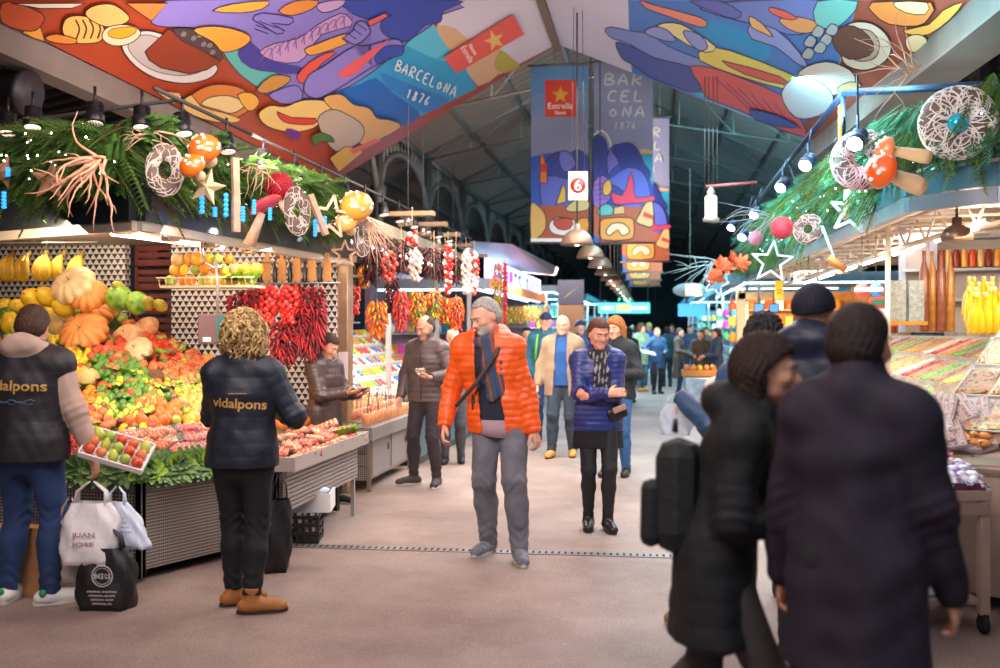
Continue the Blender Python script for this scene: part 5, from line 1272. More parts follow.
def grapes(m, n=26, r=.012, s=1., rr=random.Random(3)):
    for i in range(n):
        t = i / n; q = .045 * s * (1 - t * .75); a = i * 2.4; m.ball((q * math.cos(a), q * math.sin(a) * .7, -t * .12 * s + .03), r, 7, 5)
    m.tube([(0, 0, .05), (0, 0, .02)], .003, 5, 1)
kind('green_grapes', lambda m: grapes(m), [fm('ggrape', 'b8cc5c', 'd8dc84', 20, .25), stem]); kind('red_grapes', lambda m: grapes(m), [fm('rgrape', '8c2440', 'b83c54', 20, .25), stem])
def leafy(m, r_=.09, n=16, rr=random.Random(8), w=.03, up=.6):
    for i in range(n):
        a = i * 2.399; t = i / n; L_ = r_ * (.7 + .5 * rr.random()); e = .25 + up * (1 - t)
        d = Vector((math.cos(a) * math.cos(e), math.sin(a) * math.cos(e), math.sin(e))); s_ = d.cross(Vector((0, 0, 1))).normalized(); u = s_.cross(d)
        p = [Vector((0, 0, 0)), d * L_ * .35 + s_ * w * .7 + u * .004, d * L_ * .7 + s_ * w + u * .0, d * L_ * .95 + s_ * w * .3 - u * .012, d * L_ * .95 - s_ * w * .3 - u * .012, d * L_ * .7 - s_ * w, d * L_ * .35 - s_ * w * .7 + u * .004]
        c = d * L_ * .5 - u * .01; k = len(p); m.add(p + [c], [(j, (j + 1) % k, k) for j in range(k)], 0, True)
kind('lettuce', lambda m: leafy(m, .13, 26, w=.045), [M('leaf_light', '8fb82c', .6, var=.4, vs=20), stem]); 
kind('cabbage_leaf_bunch', lambda m: leafy(m, .16, 30, w=.022, up=.35), [M('leaf_cabbage', '7c9c58', .5, var=.5, vs=14, col2='2c5a34'), stem])
def packet(m, w=.13, d=.09, h=.035):
    m.box((0, 0, h * .3), (w, d, h * .6), 0, bev=.008)
    for i in range(12):
        m.ball(((i % 4 - 1.5) * w * .24, (i // 4 - 1) * d * .30, h * .72), (w * .13, d * .17, h * .5), 7, 5, 1)
    m.add([(-w * .5, -d * .5, h * .62), (0, -d * .5, h * 1.3), (w * .5, -d * .5, h * .62), (w * .5, 0, h * 1.35), (w * .5, d * .5, h * .62), (0, d * .5, h * 1.3), (-w * .5, d * .5, h * .62), (-w * .5, 0, h * 1.3), (0, 0, h * 1.45)], [(0, 1, 8, 7), (1, 2, 3, 8), (8, 3, 4, 5), (7, 8, 5, 6)], 2, True)
film = M('clear_film', 'f4eef0', .08, alpha=.07, trans=.0)
tray_w = M('foam_tray', '8c645c', .6)
for nm, c, c2 in (('packed_red_fruit', 'c8242c', 'e8483c'), ('packed_figs', '6c2434', '3c6c3c'), ('packed_strawberries', 'e03030', 'f06848'), ('packed_peaches', 'f0a060', 'd85040'), ('packed_melon_slices', 'f4c890', 'e07c50')):
    kind(nm, packet, [tray_w, fm('pk_' + nm, c, c2, 30), film])

# where each kind lies: outline in the photograph, read once to place it on the bank
PATCH = [
 ('pumpkin', None, None), 
 ('lime', [(88, 360), (118, 352), (160, 378), (162, 402), (120, 415), (98, 395)], 'green lime in the heap below the ribbed pumpkins'),
 ('pear', [(96, 395), (128, 410), (150, 396), (146, 385), (165, 392), (150, 418), (118, 420), (92, 410)], 'green pear in the heap under the limes'),
 ('red_apple', [(88, 335), (128, 335), (130, 362), (104, 362), (86, 356)], 'red apple tucked among leaves under the biggest pumpkin'),
 ('red_apple', [(140, 318), (182, 318), (178, 345), (150, 350)], 'red apple beside the green grapes up the slope'),
 ('tomato', [(145, 340), (182, 338), (180, 362), (152, 362)], 'red tomato in the bank beside the green grapes'),
 ('green_grapes', [(160, 305), (222, 305), (226, 345), (176, 350), (160, 330)], 'bunch of pale green grapes on the upper slope'),
 ('peach', [(160, 358), (200, 350), (212, 372), (175, 385), (158, 375)], 'blushed peach in the middle of the bank'),
 ('kiwi', [(150, 370), (186, 384), (180, 400), (150, 396)], 'brown kiwi in the patch beside the limes'),
 ('mango', [(130, 400), (175, 398), (190, 425), (150, 432), (128, 425)], 'red and yellow mango low on the bank'),
 ('green_apple', [(176, 385), (205, 375), (215, 400), (190, 415), (176, 405)], 'green apple between the mangoes and the peaches'),
 ('orange', [(60, 385), (92, 382), (104, 400), (92, 422), (60, 420)], 'small orange in the heap beside the vest wearer'),
 ('lemon', [(52, 340), (82, 330), (92, 360), (88, 384), (60, 386)], 'yellow lemon in the heap beside the vest wearer'),
 ('cherry', [(55, 425), (128, 428), (116, 452), (92, 462), (55, 462)], 'dark red cherry in the loose pile at the counter edge'),
 ('peach', [(60, 405), (100, 400), (122, 415), (112, 430), (60, 430)], 'yellow peach in the row above the cherries'),
 ('grapefruit', [(205, 345), (232, 345), (226, 380), (206, 375)], 'yellow grapefruit beside the hanging price screen'),
 ('orange', [(270, 350), (300, 352), (340, 385), (335, 415), (290, 405), (268, 380)], 'orange in the bank between the two figures'),
 ('grapefruit', [(262, 330), (290, 335), (310, 360), (280, 365)], 'yellow grapefruit below the dried pepper strings'),
 ('lettuce', [(152, 288), (205, 286), (210, 306), (160, 308)], 'head of curly green lettuce along the back of the bank'),
 ('custard_apple', [(128, 290), (158, 295), (160, 315), (130, 312)], 'knobbly pale green custard apple behind the apples'),
 ('plum', [(110, 420), (150, 425), (160, 440), (126, 440)], 'dark plum among the packs near the edge'),
 ('dragon_fruit', [(184, 372), (205, 395), (200, 420), (182, 412)], 'pink dragon fruit beside the curly-haired stallholder'),
]
def inside(p, poly):
    c = False; n = len(poly)
    for i in range(n):
        (x1, y1), (x2, y2) = poly[i], poly[(i + 1) % n]
        if (y1 > p[1]) != (y2 > p[1]) and p[0] < (x2 - x1) * (p[1] - y1) / (y2 - y1) + x1: c = not c
    return c
sizes = {k: max(o.dimensions.x, o.dimensions.y, .02) for k, o in FR.items()}
placed = []
used_proto = set()
def put(kind_, p, label, cat=None, group=None, rz=None, tilt=.35, sc=1., name=None):
    o = FR[kind_]; c = o.copy(); COL.objects.link(c)
    if name: c.name = name
    if '_proto' in c: del c['_proto']
    c.location = p; c.rotation_euler = (rnd.uniform(-tilt, tilt), rnd.uniform(-tilt, tilt), rnd.uniform(0, 6.28) if rz is None else rz); c.scale = (sc * rnd.uniform(.93, 1.06),) * 3
    tag(c, label, cat or kind_.replace('_', ' ').replace('packed ', 'pack of '), group); return c
big = []
def big_fruit(kind_, px, py, label, r, sc=1., off=.5, rz=None, tilt=(0, 0)):
    """a large fruit whose middle shows at this image point, bedded on the bank"""
    rr = ray(px, py); best = None
    for i in range(400):
        d = 5.2 + i * .01; p = Vector((0, 0, EYE)) + rr * d
        if edge_dist(p.x, p.y) > .1 and p.z < bank(p.x, p.y) + r * off: best = p; break
    if best is None: best = Vector((0, 0, EYE)) + rr * 8.2
    o = FR[kind_]; c = o.copy(); COL.objects.link(c); del c['_proto']; c.location = best; c.scale = (sc,) * 3
    c.rotation_euler = (tilt[0], tilt[1], rz or 0); tag(c, label, kind_.replace('_', ' ').replace('pale ', '').replace('warty ', '')); big.append((px, py, best, r)); return c
BF = [('pumpkin', 84, 333, 'orange ribbed pumpkin at the front of the pumpkin pile beside the stallholder', .2, .98, (.95, .15)),
      ('pumpkin', 100, 312, 'orange ribbed pumpkin resting on the front pumpkin, turned a little to the aisle', .2, .80, (1.0, -.1)),
      ('pumpkin', 88, 295, 'orange ribbed pumpkin third up the pile, under the pale one', .2, .80, (.8, .3)),
      ('pale_pumpkin', 74, 286, 'big pale pumpkin topmost of the pile below the hanging bananas', .2, .98, (.9, .2)),
      ('cantaloupe', 60, 325, 'round netted melon beside the front pumpkin', .1, 1.35, (.2, .1)),
      ('warty_squash', 127, 337, 'cream and green mottled squash right of the front pumpkin', .1, 1.0, (.8, 0)),
      ('warty_squash', 145, 329, 'salmon warty squash highest of the three by the pumpkins', .1, 1.05, (.7, -.3)),
      ('pale_pumpkin', 137, 351, 'small pale ribbed squash in front of the two warty ones', .1, .70, (.9, -.1)),
      ('watermelon', 119, 298, 'striped green watermelon at the top of the bank under the crates', .12, .9, (0, 1.2)),
      ('watermelon', 137, 303, 'smaller striped watermelon half behind the pale squash', .12, .8, (0, 1.0)),
      ('yellow_melon', 34, 299, 'yellow melon in the upper row, next to the netted pair', .1, 1.1, (1.2, .4)), ('yellow_melon', 47, 297, 'yellow melon top of the row beside the pale pumpkin', .1, 1.0, (1.1, -.3)),
      ('yellow_melon', 18, 309, 'yellow melon behind the head of the stallholder in the vest', .1, 1.1, (1.0, .8)), ('cantaloupe', 45, 310, 'netted brown melon in a shiny wrapper among the yellow ones', .1, 1.0, (.4, .2)),
      ('yellow_melon', 63, 307, 'striped golden melon just behind the pumpkin pile', .1, 1.0, (1.0, .2)), ('green_melon', 8, 318, 'green melon at the outer edge of the upper row', .1, 1.0, (1, .2)),
      ('coconut', 155, 379, 'brown coconut sitting above the kiwis', .06, 1.25, (.2, .2)), ('papaya', 148, 303, 'yellow green papaya near the top of the bank', .08, 1.0, (1.2, .5)),
      ('papaya', 160, 305, 'long papaya leaning by the lettuce at the top', .08, .9, (1.3, .2)), ('cantaloupe', 88, 379, 'flushed orange melon half hidden beneath the red apples', .1, .95, (.3, .3)),
      ('papaya', 118, 287, 'pale papaya lying at the very top next to the watermelon', .08, .9, (1.3, -.5))]
for k, px, py, lab, r, sc, tl in BF: big_fruit(k, px, py, lab, r, sc, .6, rz=rnd.uniform(-.3, .3), tilt=tl)
def clash(p, r):
    return any((p - b[2]).length < b[3] * .95 + r * .6 for b in big)
nfr = {}; MIXK = ['red_apple', 'green_apple', 'lime', 'peach', 'kiwi', 'lemon', 'plum', 'mango']
for kd, poly, lab in PATCH:
    if poly is None: continue
    step = sizes[kd] * (.98 if kd not in ('lettuce', 'green_grapes') else .72)
    x0, x1, y0, y1 = -7.2, -1.5, 4.6, 9.9; j = 0; y = y0
    while y < y1:
        x = x0 + (step / 2 if j % 2 else 0)
        while x < x1:
            ed = edge_dist(x, y)
            if True:
                xx, yy = x + (y - 5) * .23 + rnd.uniform(-.27, .27) * step, y - (x + 4) * .31 + rnd.uniform(-.27, .27) * step
                if edge_dist(xx, yy) < .12 or not inside((xx, yy), HEAP): x += step; continue
                p = Vector((xx, yy, bank(xx, yy) + step * rnd.uniform(.25, .5))); a, b, d = proj(p)
                if inside((a, b), poly) and not clash(p, step * .5) and nfr.get(kd, 0) < 290:
                    if kd in MIXK and rnd.random() < .26:
                        k2 = rnd.choice(MIXK); put(k2, p, 'stray %s lying among other fruit in the heaped bank' % k2.replace('_', ' '), group='stray %ss in the bank' % k2.replace('_', ' '))
                    else: put(kd, p, lab, group=lab.split(' in ')[0] + ' patch: ' + ' '.join(lab.split()[-5:])); nfr[kd] = nfr.get(kd, 0) + 1
            x += step
        y += step * .78; j += 1
# anything still bare gets a mixed row of its own, by zones along the bank
FILL = [('orange', 'orange low in the side of the bank beyond the vest wearer', lambda a, b, e: a < 56 and b >= 330, 1), ('yellow_melon', 'yellow melon filling the far upper side of the bank', lambda a, b, e: b < 330 and a < 60, .95), ('green_apple', 'green apple scattered between the big fruit of the bank', lambda a, b, e: a < 128 and b < 400, 1.5), ('peach', 'rosy peach lying loose in the middle of the bank', lambda a, b, e: 126 <= a < 180 and b < 420, 1.1),
        ('grapefruit', 'yellow grapefruit in the shaded side of the bank', lambda a, b, e: 180 <= a < 262 and b < 430, 1.0), ('mango', 'mango on the aisle flank of the bank', lambda a, b, e: a >= 255 and b < 425, .95)]
occ = [(p.x, p.y, s_) for *_, p, s_ in [(0, 0, b[2], b[3]) for b in big]]
import itertools
have = [(o.location.x, o.location.y, sizes.get(o.name.split('.')[0], .08) / 2) for o in COL.objects if o.name.split('.')[0] in FR and '_proto' not in o]
cellh = {}
for hx, hy_, hr in have: cellh.setdefault((int(hx / .25), int(hy_ / .25)), []).append((hx, hy_, hr))
def near(x, y, r):
    i, j = int(x / .25), int(y / .25)
    return any((x - a) ** 2 + (y - b) ** 2 < ((r + c) * .82) ** 2 for di in (-1, 0, 1) for dj in (-1, 0, 1) for a, b, c in cellh.get((i + di, j + dj), []))
for kd, lab, cond, dens in FILL:
    st = sizes[kd]; n = 0
    for t in range(5000):
        x, y = rnd.uniform(-6.4, -2.5), rnd.uniform(5.8, 8.9)
        if edge_dist(x, y) < .34 or not inside((x, y), HEAP): continue
        p = Vector((x, y, bank(x, y) + st * .34)); a, b, d = proj(p)
        if a < -220 or not cond(a, b, 0) or near(x, y, st / 2): continue
        cellh.setdefault((int(x / .25), int(y / .25)), []).append((x, y, st / 2)); put(kd, p, lab, group='loose ' + kd.replace('_', ' ') + 's on the bank'); n += 1
        if n > 130: break
for i in range(70):
    x, y = rnd.uniform(-5.2, -2.8), rnd.uniform(6.1, 8.2)
    if inside((x, y), HEAP) and edge_dist(x, y) > .4: put('cabbage_leaf_bunch' if i % 3 else 'lettuce', Vector((x, y, bank(x, y) + .03)), 'spray of green leaves tucked between the fruit of the bank', 'leaves', 'leaf sprays between the fruit', sc=.55)
# packs along the counter edge
def edge_pt(t, inset):
    """point on the ledge; t runs 0-1 along the front, 1-2 along the cant, 2-3 along the aisle side"""
    i = min(int(t), 2); f = t - i; a, b = FP[i], FP[i + 1]; p = lerp2(a, b, f); d = Vector((b[0] - a[0], b[1] - a[1], 0)).normalized(); n = Vector((-d.y, d.x, 0)); return Vector((p[0], p[1], 0)) + n * inset, math.atan2(d.y, d.x)
lab_pk = {'packed_red_fruit': 'film-wrapped tray of small red fruit on the counter ledge', 'packed_figs': 'film-wrapped tray of dark figs on the counter ledge', 'packed_peaches': 'film-wrapped tray of peaches on the counter ledge', 'packed_strawberries': 'film-wrapped tray of strawberries on the counter ledge', 'packed_melon_slices': 'film-wrapped tray of melon slices on the counter ledge'}
for row in range(4):
    for t in np.arange(.84, 2.0, .042):
        if row == 0 and t < .88: continue
        p, a = edge_pt(t + row * .013, .08 + row * .115); k = rnd.choice(('packed_red_fruit', 'packed_figs', 'packed_melon_slices', 'packed_peaches', 'packed_red_fruit'))
        if t < 1.0 and rnd.random() < .2: continue
        p.z = .695 + row * .05; c = put(k, p, lab_pk[k], 'packed fruit', 'packed fruit along the counter ledge'); c.rotation_euler = (R(rnd.uniform(14, 40)), rnd.uniform(-.2, .2), a + rnd.uniform(-.4, .4))
tr = thing('fruit_tray', 'pale tray of mixed apples and pears in clear film, tilted out over the ledge', 'tray', P(117, 452, 5.62)); tr.rotation_euler = (R(38), R(18), R(18)); bpy.context.view_layer.update()
m = MB(); m.box((0, 0, 0), (.36, .22, .012), bev=.004)
for a_, b_, w_, d_ in ((0, -.11, .36, .008), (0, .11, .36, .008), (-.18, 0, .008, .22), (.18, 0, .008, .22)): m.box((a_, b_, .018), (w_, d_, .036))
m.build('tray', M('tray_white', 'eee4e0', .5), tr)
for i in range(15):
    c = put(('red_apple', 'green_apple', 'pear', 'peach')[(i * 3) % 4], tr.matrix_world @ Vector(((i % 5 - 2) * .068, (i // 5 - 1) * .066, .036)), 'fruit packed in the tilted pale tray over the ledge', 'fruit', 'fruit packed in the tilted tray', sc=.8)
# leaf fringe along the edge
for i in range(34):
    t = .58 + i * .044
    p, a = edge_pt(t, -.0); p.z = .665; k = 'cabbage_leaf_bunch' if i % 5 else 'lettuce'
    c = put(k, p, 'leafy frond in the green fringe hung over the counter edge', 'leaves', 'green leaf fringe along the counter edge', tilt=.1); c.rotation_euler = (R(62), 0, a + rnd.uniform(-.15, .15)); c.scale = (1.15, .8, .95)

# price screen on a chrome pole, second one farther along
def screen_box(px, py, d, label, w=.26, h=.22, col='6b4c4c', tint='3c6a68'):
    o = thing('price_screen', label, 'screen', P(px, py, d)); o.rotation_euler.z = R(12); m = MB(); m.box((0, 0, 0), (w, .05, h), bev=.008); m.build('housing', M('housing_' + col, col, .5), o)
    m = MB(); m.box((w * .24, -.027, 0), (w * .46, .004, h * .86)); m.build('display', M('display_' + tint, tint, .25, emit=.15), o)
    m = MB(); m.box((-w * .25, -.027, -h * .34), (w * .22, .004, h * .14)); m.build('price_label', M('label_white', 'f0ece8', .6), o)
    m = MB(); m.tube([(0, .02, h / 2), (0, .02, .34), (-.02, .02, .5)], .011, 6); m.build('pole', steel, o); return o
screen_box(217, 329, 7.0, 'grey-brown price screen on a chrome pole above the grapes')
screen_box(318, 324, 8.9, 'small red-lit weighing screen by the steel pillar', .17, .18, '8c6460', 'd0523c')

# ---- back walls, pillar, awning ------------------------------------------------------
m = MB(); m.box((-5.9, 8.95, 1.5), (1.46, .10, 2.0)); tag(m.build('tiled_partition', tri), 'white partition tiled with black triangles behind the hanging bananas', 'partition')
m = MB(); m.box((-3.84, 8.95, 1.45), (1.68, .10, 2.1)); tag(m.build('tiled_partition', tri), 'partition tiled with black triangles behind the pepper strings and citrus basket', 'partition')
cr = thing('crate_stack', 'stack of red-brown slatted crates between the two tiled partitions', 'crate', (-4.93, 9.25, .0))
for i in range(6):
    m = MB(); z = 1.01 + i * .24
    for sz in (.03, .10, .17): m.box((0, -.2, z + sz), (.42, .015, .045)); m.box((-.2, 0, z + sz), (.015, .4, .045)); m.box((.2, 0, z + sz), (.015, .4, .045))
    for sx in (-.2, .2): m.box((sx, -.2, z + .11), (.03, .03, .22))
    m.box((0, 0, z), (.42, .4, .015)); m.build('crate', M('crate_red', '7c3026', .6, var=.2), cr)
m = MB(); m.box((0, 0, .5), (.42, .4, 1.0)); m.build('crate_base', black_box, cr)
m = MB(); m.box((0, 0, 1.13), (.17, .17, 2.26), bev=.01); m.box((0, 0, 2.25), (.22, .22, .06)); o = m.build('steel_pillar', M('pillar_steel', 'c8a888', .3, .75, var=.1)); o.location = (-2.98, 9.02, 0); tag(o, 'bright steel pillar at the aisle end of the fruit stall', 'pillar')
m = MB(); m.box((0, 0, 0), (.10, .004, .26)); o = m.build('notice', M('notice_paper', 'ead8d8', .7)); o.location = (-2.94, 8.925, 1.22); tag(o, 'small printed notice taped on the steel pillar', 'notice')
AW = [(-6.6, 6.85), (-4.6, 6.20), (-3.22, 5.68), (-2.93, 8.96)]
aw = thing('fruit_stall_awning', 'black awning box with steel edge rail running round the corner above the fruit', 'awning', (-3.5, 6.5, 2.2))
m = MB()
for a, b in zip(AW[:-1], AW[1:]): panel_between(b, a, 2.24, 2.66, .06, 0, m)
wl(aw, m, 'fascia', black_box)
m = MB()
for a, b in zip(AW[:-1], AW[1:]): panel_between(b, a, 2.18, 2.245, .05, 0, m, -.01)
wl(aw, m, 'edge_rail', M('rail_warm_steel', 'c8b8a4', .35, .6))
m = MB(); q = [(-6.6, 6.9), (-4.58, 6.28), (-3.28, 5.8), (-3.0, 8.95), (-6.6, 8.95)]; m.prism(q, (0, 0, 2.40), (1, 0, 0), (0, 1, 0), (0, 0, .04)); wl(aw, m, 'soffit', M('soffit_pale', 'a89a90', .5))
for k, (x0, y0, x1, y1, z) in enumerate(((-6.3, 7.5, -4.5, 6.95, 2.33), (-5.6, 7.0, -3.9, 6.45, 2.30), (-3.5, 6.3, -3.28, 8.6, 2.33), (-4.3, 7.2, -4.0, 8.6, 2.33))):
    m = MB(); m.tube([(x0, y0, z), (x1, y1, z)], .017, 8); o = wl(aw, m, 'tube_light', lamp_tube)
    m = MB(); m.tube([(x0, y0, z + .035), (x1, y1, z + .035)], .03, 4); wl(aw, m, 'tube_housing', M('tube_housing', 'd8ccc4', .5))
for k, t in enumerate((.08, .25, .42, .6, .78, .93)):
    p = lerp2(AW[2], AW[3], t); o = thing('stall_downlight', 'chrome downlight under the awning rail on the aisle side', 'lamp', (p[0] - .28, p[1], 2.28), 0, 'chrome downlights under the fruit stall awning')
    m = MB(); m.lathe([(.05, -.09), (.065, -.085), (.06, -.02), (.03, .03), (.02, .12)], 14); m.build('reflector', M('chrome', 'd8ccc4', .15, .9), o)
    m = MB(); m.lathe([(.0, -.080), (.045, -.081), (.046, -.078), (0, -.07)], 14); m.build('bulb', M('downlight_bulb', 'fff0dc', emit=10), o)
# bananas hung in a row
def banana_hand():
    m = MB()
    for i in range(7):
        a = (i - 3) * .17; pts = []
        for k in range(8):
            t = k / 7; pts.append((math.sin(a) * (.02 + .11 * math.sin(t * 2.4)) , -.02 - .055 * math.sin(t * 2.6) - abs(a) * .02, -.015 - .21 * t + abs(a) * .02))
        m.tube(pts, [.006, .016, .021, .022, .022, .020, .014, .005], 7)
    m.tube([(0, 0, .03), (0, -.01, -.03)], .018, 6, 1); m.tube([(0, 0, .03), (0, 0, .12)], .003, 4, 1)
    return m.build('banana_bunch', [M('banana_skin', 'e0a424', .45, var=.35, vs=14, col2='b0962c'), M('banana_stem', '6a5a24', .8)])
bh = banana_hand(); 
for i, px in enumerate((13, 29, 47, 65, 83)):
    o = bh if i == 0 else bh.copy()
    if i: COL.objects.link(o)
    o.location = P(px, 254.5, 8.75); o.rotation_euler.z = rnd.uniform(-.5, .5); o.scale = (1.12,) * 3
    tag(o, ['bunch of bananas nearest the image edge in the hanging row', 'second bunch of bananas in the hanging row', 'middle bunch of bananas of the five hanging before the tiles', 'fourth bunch of bananas in the hanging row, above the pale pumpkin', 'last and slimmest bunch of bananas, next to the crates'][i], 'bananas', 'bananas hanging in front of the tiles')
m = MB(); m.tube([P(-30, 243, 8.75), P(98, 242, 8.75)], .008, 6); tag(m.build('hanging_rail', steel), 'thin steel rail carrying the row of banana bunches', 'rail')
# hanging basket of citrus
bk = thing('hanging_basket', 'shallow hanging basket of citrus under the awning, on a curved chrome hook', 'basket', P(213, 287, 8.0))
m = MB(); m.box((0, 0, .0), (.80, .26, .02)); 
for i in range(15): m.tube([(-.40 + i * .057, -.13, 0), (-.40 + i * .057, -.15, .07)], .004, 4)
m.tube([(-.42, -.15, .07), (.42, -.15, .07)], .007, 5); m.build('basket', M('basket_pale', 'd8d0a8', .7), bk)
m = MB(); m.tube([(-.06, -.05, .42), (-.065, -.07, .30), (-.03, -.09, .20), (.06, -.09, .15), (.12, -.06, .17)], .016, 8); m.tube([(-.35, 0, 0), (-.06, 0, .42), (.35, 0, 0)], .004, 4); m.build('hook', M('chrome'), bk)
kk = ['green_apple', 'grapefruit', 'orange', 'lemon', 'cantaloupe', 'orange', 'grapefruit', 'pear']
for i in range(24):
    r_ = i // 9; c = FR[kk[(i * 5 + r_) % len(kk)]]; q = put(c.name, bk.location + Vector((-.36 + (i % 9) * .088 + r_ * .03, -.02 + .03 * (i % 2), .06 + r_ * .085)), 'round fruit stacked in the hanging basket under the awning', 'fruit', 'fruit in the hanging basket', sc=1.05 if c.name != 'cantaloupe' else .6)
for i in range(3): q = put('lettuce', bk.location + Vector((.22 + i * .08, -.08, .05)), 'lettuce head at the end of the hanging basket', 'lettuce', 'lettuces in the hanging basket', sc=.9)
# wooden boards and bottles row
for i in range(5):
    p = P(267 + i * 15, 270, 8.55); m = MB(); m.box((0, 0, 0), (.075, .02, .20), bev=.008); m.box((0, 0, .12), (.03, .02, .06)); o = m.build('wooden_board', M('board_wood', 'd89a54', .6, var=.2)); o.location = p
    tag(o, 'upright wooden board in the row hung above the tomato strings', 'board', 'wooden boards above the tomato strings')
for i in range(5):
    p = P(260 + i * 15, 272, 8.5); m = MB(); m.lathe([(.02, -.09), (.022, -.08), (.022, .03), (.008, .06), (.008, .09), (.01, .092)], 10); o = m.build('dark_bottle', M('bottle_dark', '2a2424', .2)); o.location = p
    tag(o, 'small dark bottle hung between the wooden boards', 'bottle', 'dark bottles between the wooden boards')
m = MB(); m.tube([P(254, 283, 8.5), P(340, 283, 8.7)], .01, 6); m.tube([P(254, 262, 8.5), P(345, 262, 8.7)], .01, 6); tag(m.build('hanging_rail', steel), 'steel rail holding the boards, bottles and pepper strings', 'rail')
# strings of peppers, tomatoes, garlic -----------------------------------------------
def string_thing(kd, mats, loc, length, label, group, w=.09, n=90, seed=1):
    """a hanging string crowded with small fruit: one thing"""
    r = random.Random(seed); m = MB(); m.tube([(0, 0, 0), (0, 0, -length)], .005, 5, len(mats) - 1)
    for i in range(n):
        t = (i + .5) / n; z = -.02 - t * (length - .02); a = i * 2.4 + r.uniform(-.3, .3); q = w * (.35 + .35 * math.sin(math.pi * min(1, t * 1.15 + .05)) + r.uniform(-.08, .2)); c = Vector((q * math.cos(a), q * math.sin(a), z)); mi = r.randrange(len(mats) - 1)
        if kd == 'pepper':
            d = Vector((math.cos(a) * .6 + r.uniform(-.2, .2), math.sin(a) * .6, -.8)).normalized(); m.tube([c, c + d * .022, c + d * .044], [.009, .011, .002], 5, mi, False)
        elif kd == 'round': m.ball(c, .022 + r.uniform(-.003, .004), 8, 6, mi)
        elif kd == 'garlic': m.lathe([(0, -.024), (.018, -.018), (.026, 0), (.018, .014), (.005, .028), (.003, .04)], 8, mi, c=c)
        elif kd == 'dried': d = Vector((math.cos(a), math.sin(a), r.uniform(-1, -.2))).normalized(); m.tube([c * .9, c + d * .05], [.016, .004], 5, mi, False)
    o = m.build('string', mats, None); o.location = loc; o.rotation_euler.z = r.uniform(0, 6); o.name = {'pepper': 'pepper_string', 'round': 'tomato_string', 'garlic': 'garlic_string', 'dried': 'dried_pepper_string'}[kd]
    return tag(o, label, 'string of ' + {'pepper': 'peppers', 'round': 'tomatoes', 'garlic': 'garlic', 'dried': 'dried peppers'}[kd], group)
cord = M('string_cord', '9a8460', .9)
red_t = [M('tom_red', 'dc2a24', .3), M('tom_pink', 'e8504a', .3), cord]; dryr = [M('dry_red', '8c1420', .5), M('dry_dark', '5a1018', .6), M('dry_bright', 'b81c28', .45), cord]
multi = [M('pep_orange', 'ee7a1c', .35), M('pep_yellow', 'f0b824', .35), M('pep_green', '6c9a2c', .4), M('pep_red', 'd83420', .35), cord]; orng = [M('pep_orange'), M('pep_orange2', 'e85a18', .35), M('pep_yellow'), cord]
pink = [M('pep_pink', 'd8444c', .4), M('pep_rose', 'e87868', .4), M('pep_red'), cord]; dark = [M('dry_plum', '4a1c24', .6), M('dry_black', '2c1418', .7), M('dry_dark'), cord]; white = [M('garlic_white', 'ece4d8', .5), M('garlic_pale', 'd8c8b4', .5), cord]
G1 = 'strings of vegetables hung against the tiles'
string_thing('round', red_t, P(268, 284, 8.4), .34, 'string of round red tomatoes nearer the curly hair', G1, .10, 70, 1); string_thing('round', red_t, P(289, 284, 8.4), .34, 'string of round red tomatoes beside its twin, farther from the screen', G1, .10, 70, 2)
for i, (px, py, L_, lab) in enumerate(((247, 288, .26, 'short dark red pepper string next to the price screen'), (256, 286, .42, 'dried pepper string between the screen and the tomatoes'), (279, 320, .38, 'dried red pepper string hanging below the first tomatoes'), (288, 318, .42, 'dried red pepper string hanging below the second tomatoes'), (301, 285, .62, 'long dried pepper string just past the tomatoes'), (309, 286, .66, 'longest dried pepper string against the tiles'), (317, 285, .58, 'dried pepper string closest to the steel pillar'), (236, 292, .22, 'small bunch of dark dried peppers above the fruit bank'))):
    string_thing('dried', dryr, P(px, py, 8.35 + .03 * i), L_, lab, G1, .075, int(L_ * 190), 10 + i)

# ---- fir boughs, lights and Christmas decorations on the awning ---------------------
fir = M('fir_green', '5c8a30', .7, var=.5, vs=9, col2='34601e'); fir2 = M('fir_teal', '5aaa7c', .7, var=.5, vs=9, col2='2c7a60'); twig = M('twig', '5c4228', .9)
def fir_bough(name, mats, loc, seed, L_=.5, spread=.35, dirv=(0, 0, -1), n=20):
    r = random.Random(seed); m = MB(); D = Vector(dirv).normalized()
    for i in range(n):
        d = (D + Vector((r.uniform(-1, 1), r.uniform(-1, .3), r.uniform(-.6, .6))) * .75).normalized(); p0 = Vector((r.uniform(-spread, spread), r.uniform(-.08, .05), r.uniform(-.04, .06))); l = L_ * r.uniform(.45, 1); pts = [p0]
        for k in range(5): d = (d + Vector((0, 0, -.10))).normalized(); pts.append(pts[-1] + d * l / 5)
        m.tube(pts, [.006, .005, .004, .004, .003, .002], 4, 1, False)
        s_ = d.cross(Vector((0, 0, 1))).normalized(); 
        for k in range(44):
            t = k / 44 * 5; a = int(t); f = t - a; b0 = pts[a].lerp(pts[min(a + 1, 5)], f); dd = (pts[min(a + 1, 5)] - pts[a]).normalized() if a < 5 else d
            ang = k * 2.1; u = dd.cross(s_).normalized(); side = s_ * math.cos(ang) + u * math.sin(ang) * .6; tip = b0 + (side * .85 + dd * .6).normalized() * (.066 - .02 * t / 5); wv = dd.cross(side).normalized() * .0065
            m.add([b0 - wv, b0 + wv, tip], [(0, 1, 2)], 0)
    o = m.build(name, mats); o.location = loc; return o
bp = [fir_bough('fir_bough', [fir, twig], (0, 0, 0), 100 + i, .34 + .05 * i, .22, ((-.2, -.5, -1), (.3, -.6, -.4), (-.4, -.5, .3), (.1, -.6, -.8))[i]) for i in range(4)]
GB = 'fir boughs trimming the fruit stall awning'; nb = 0
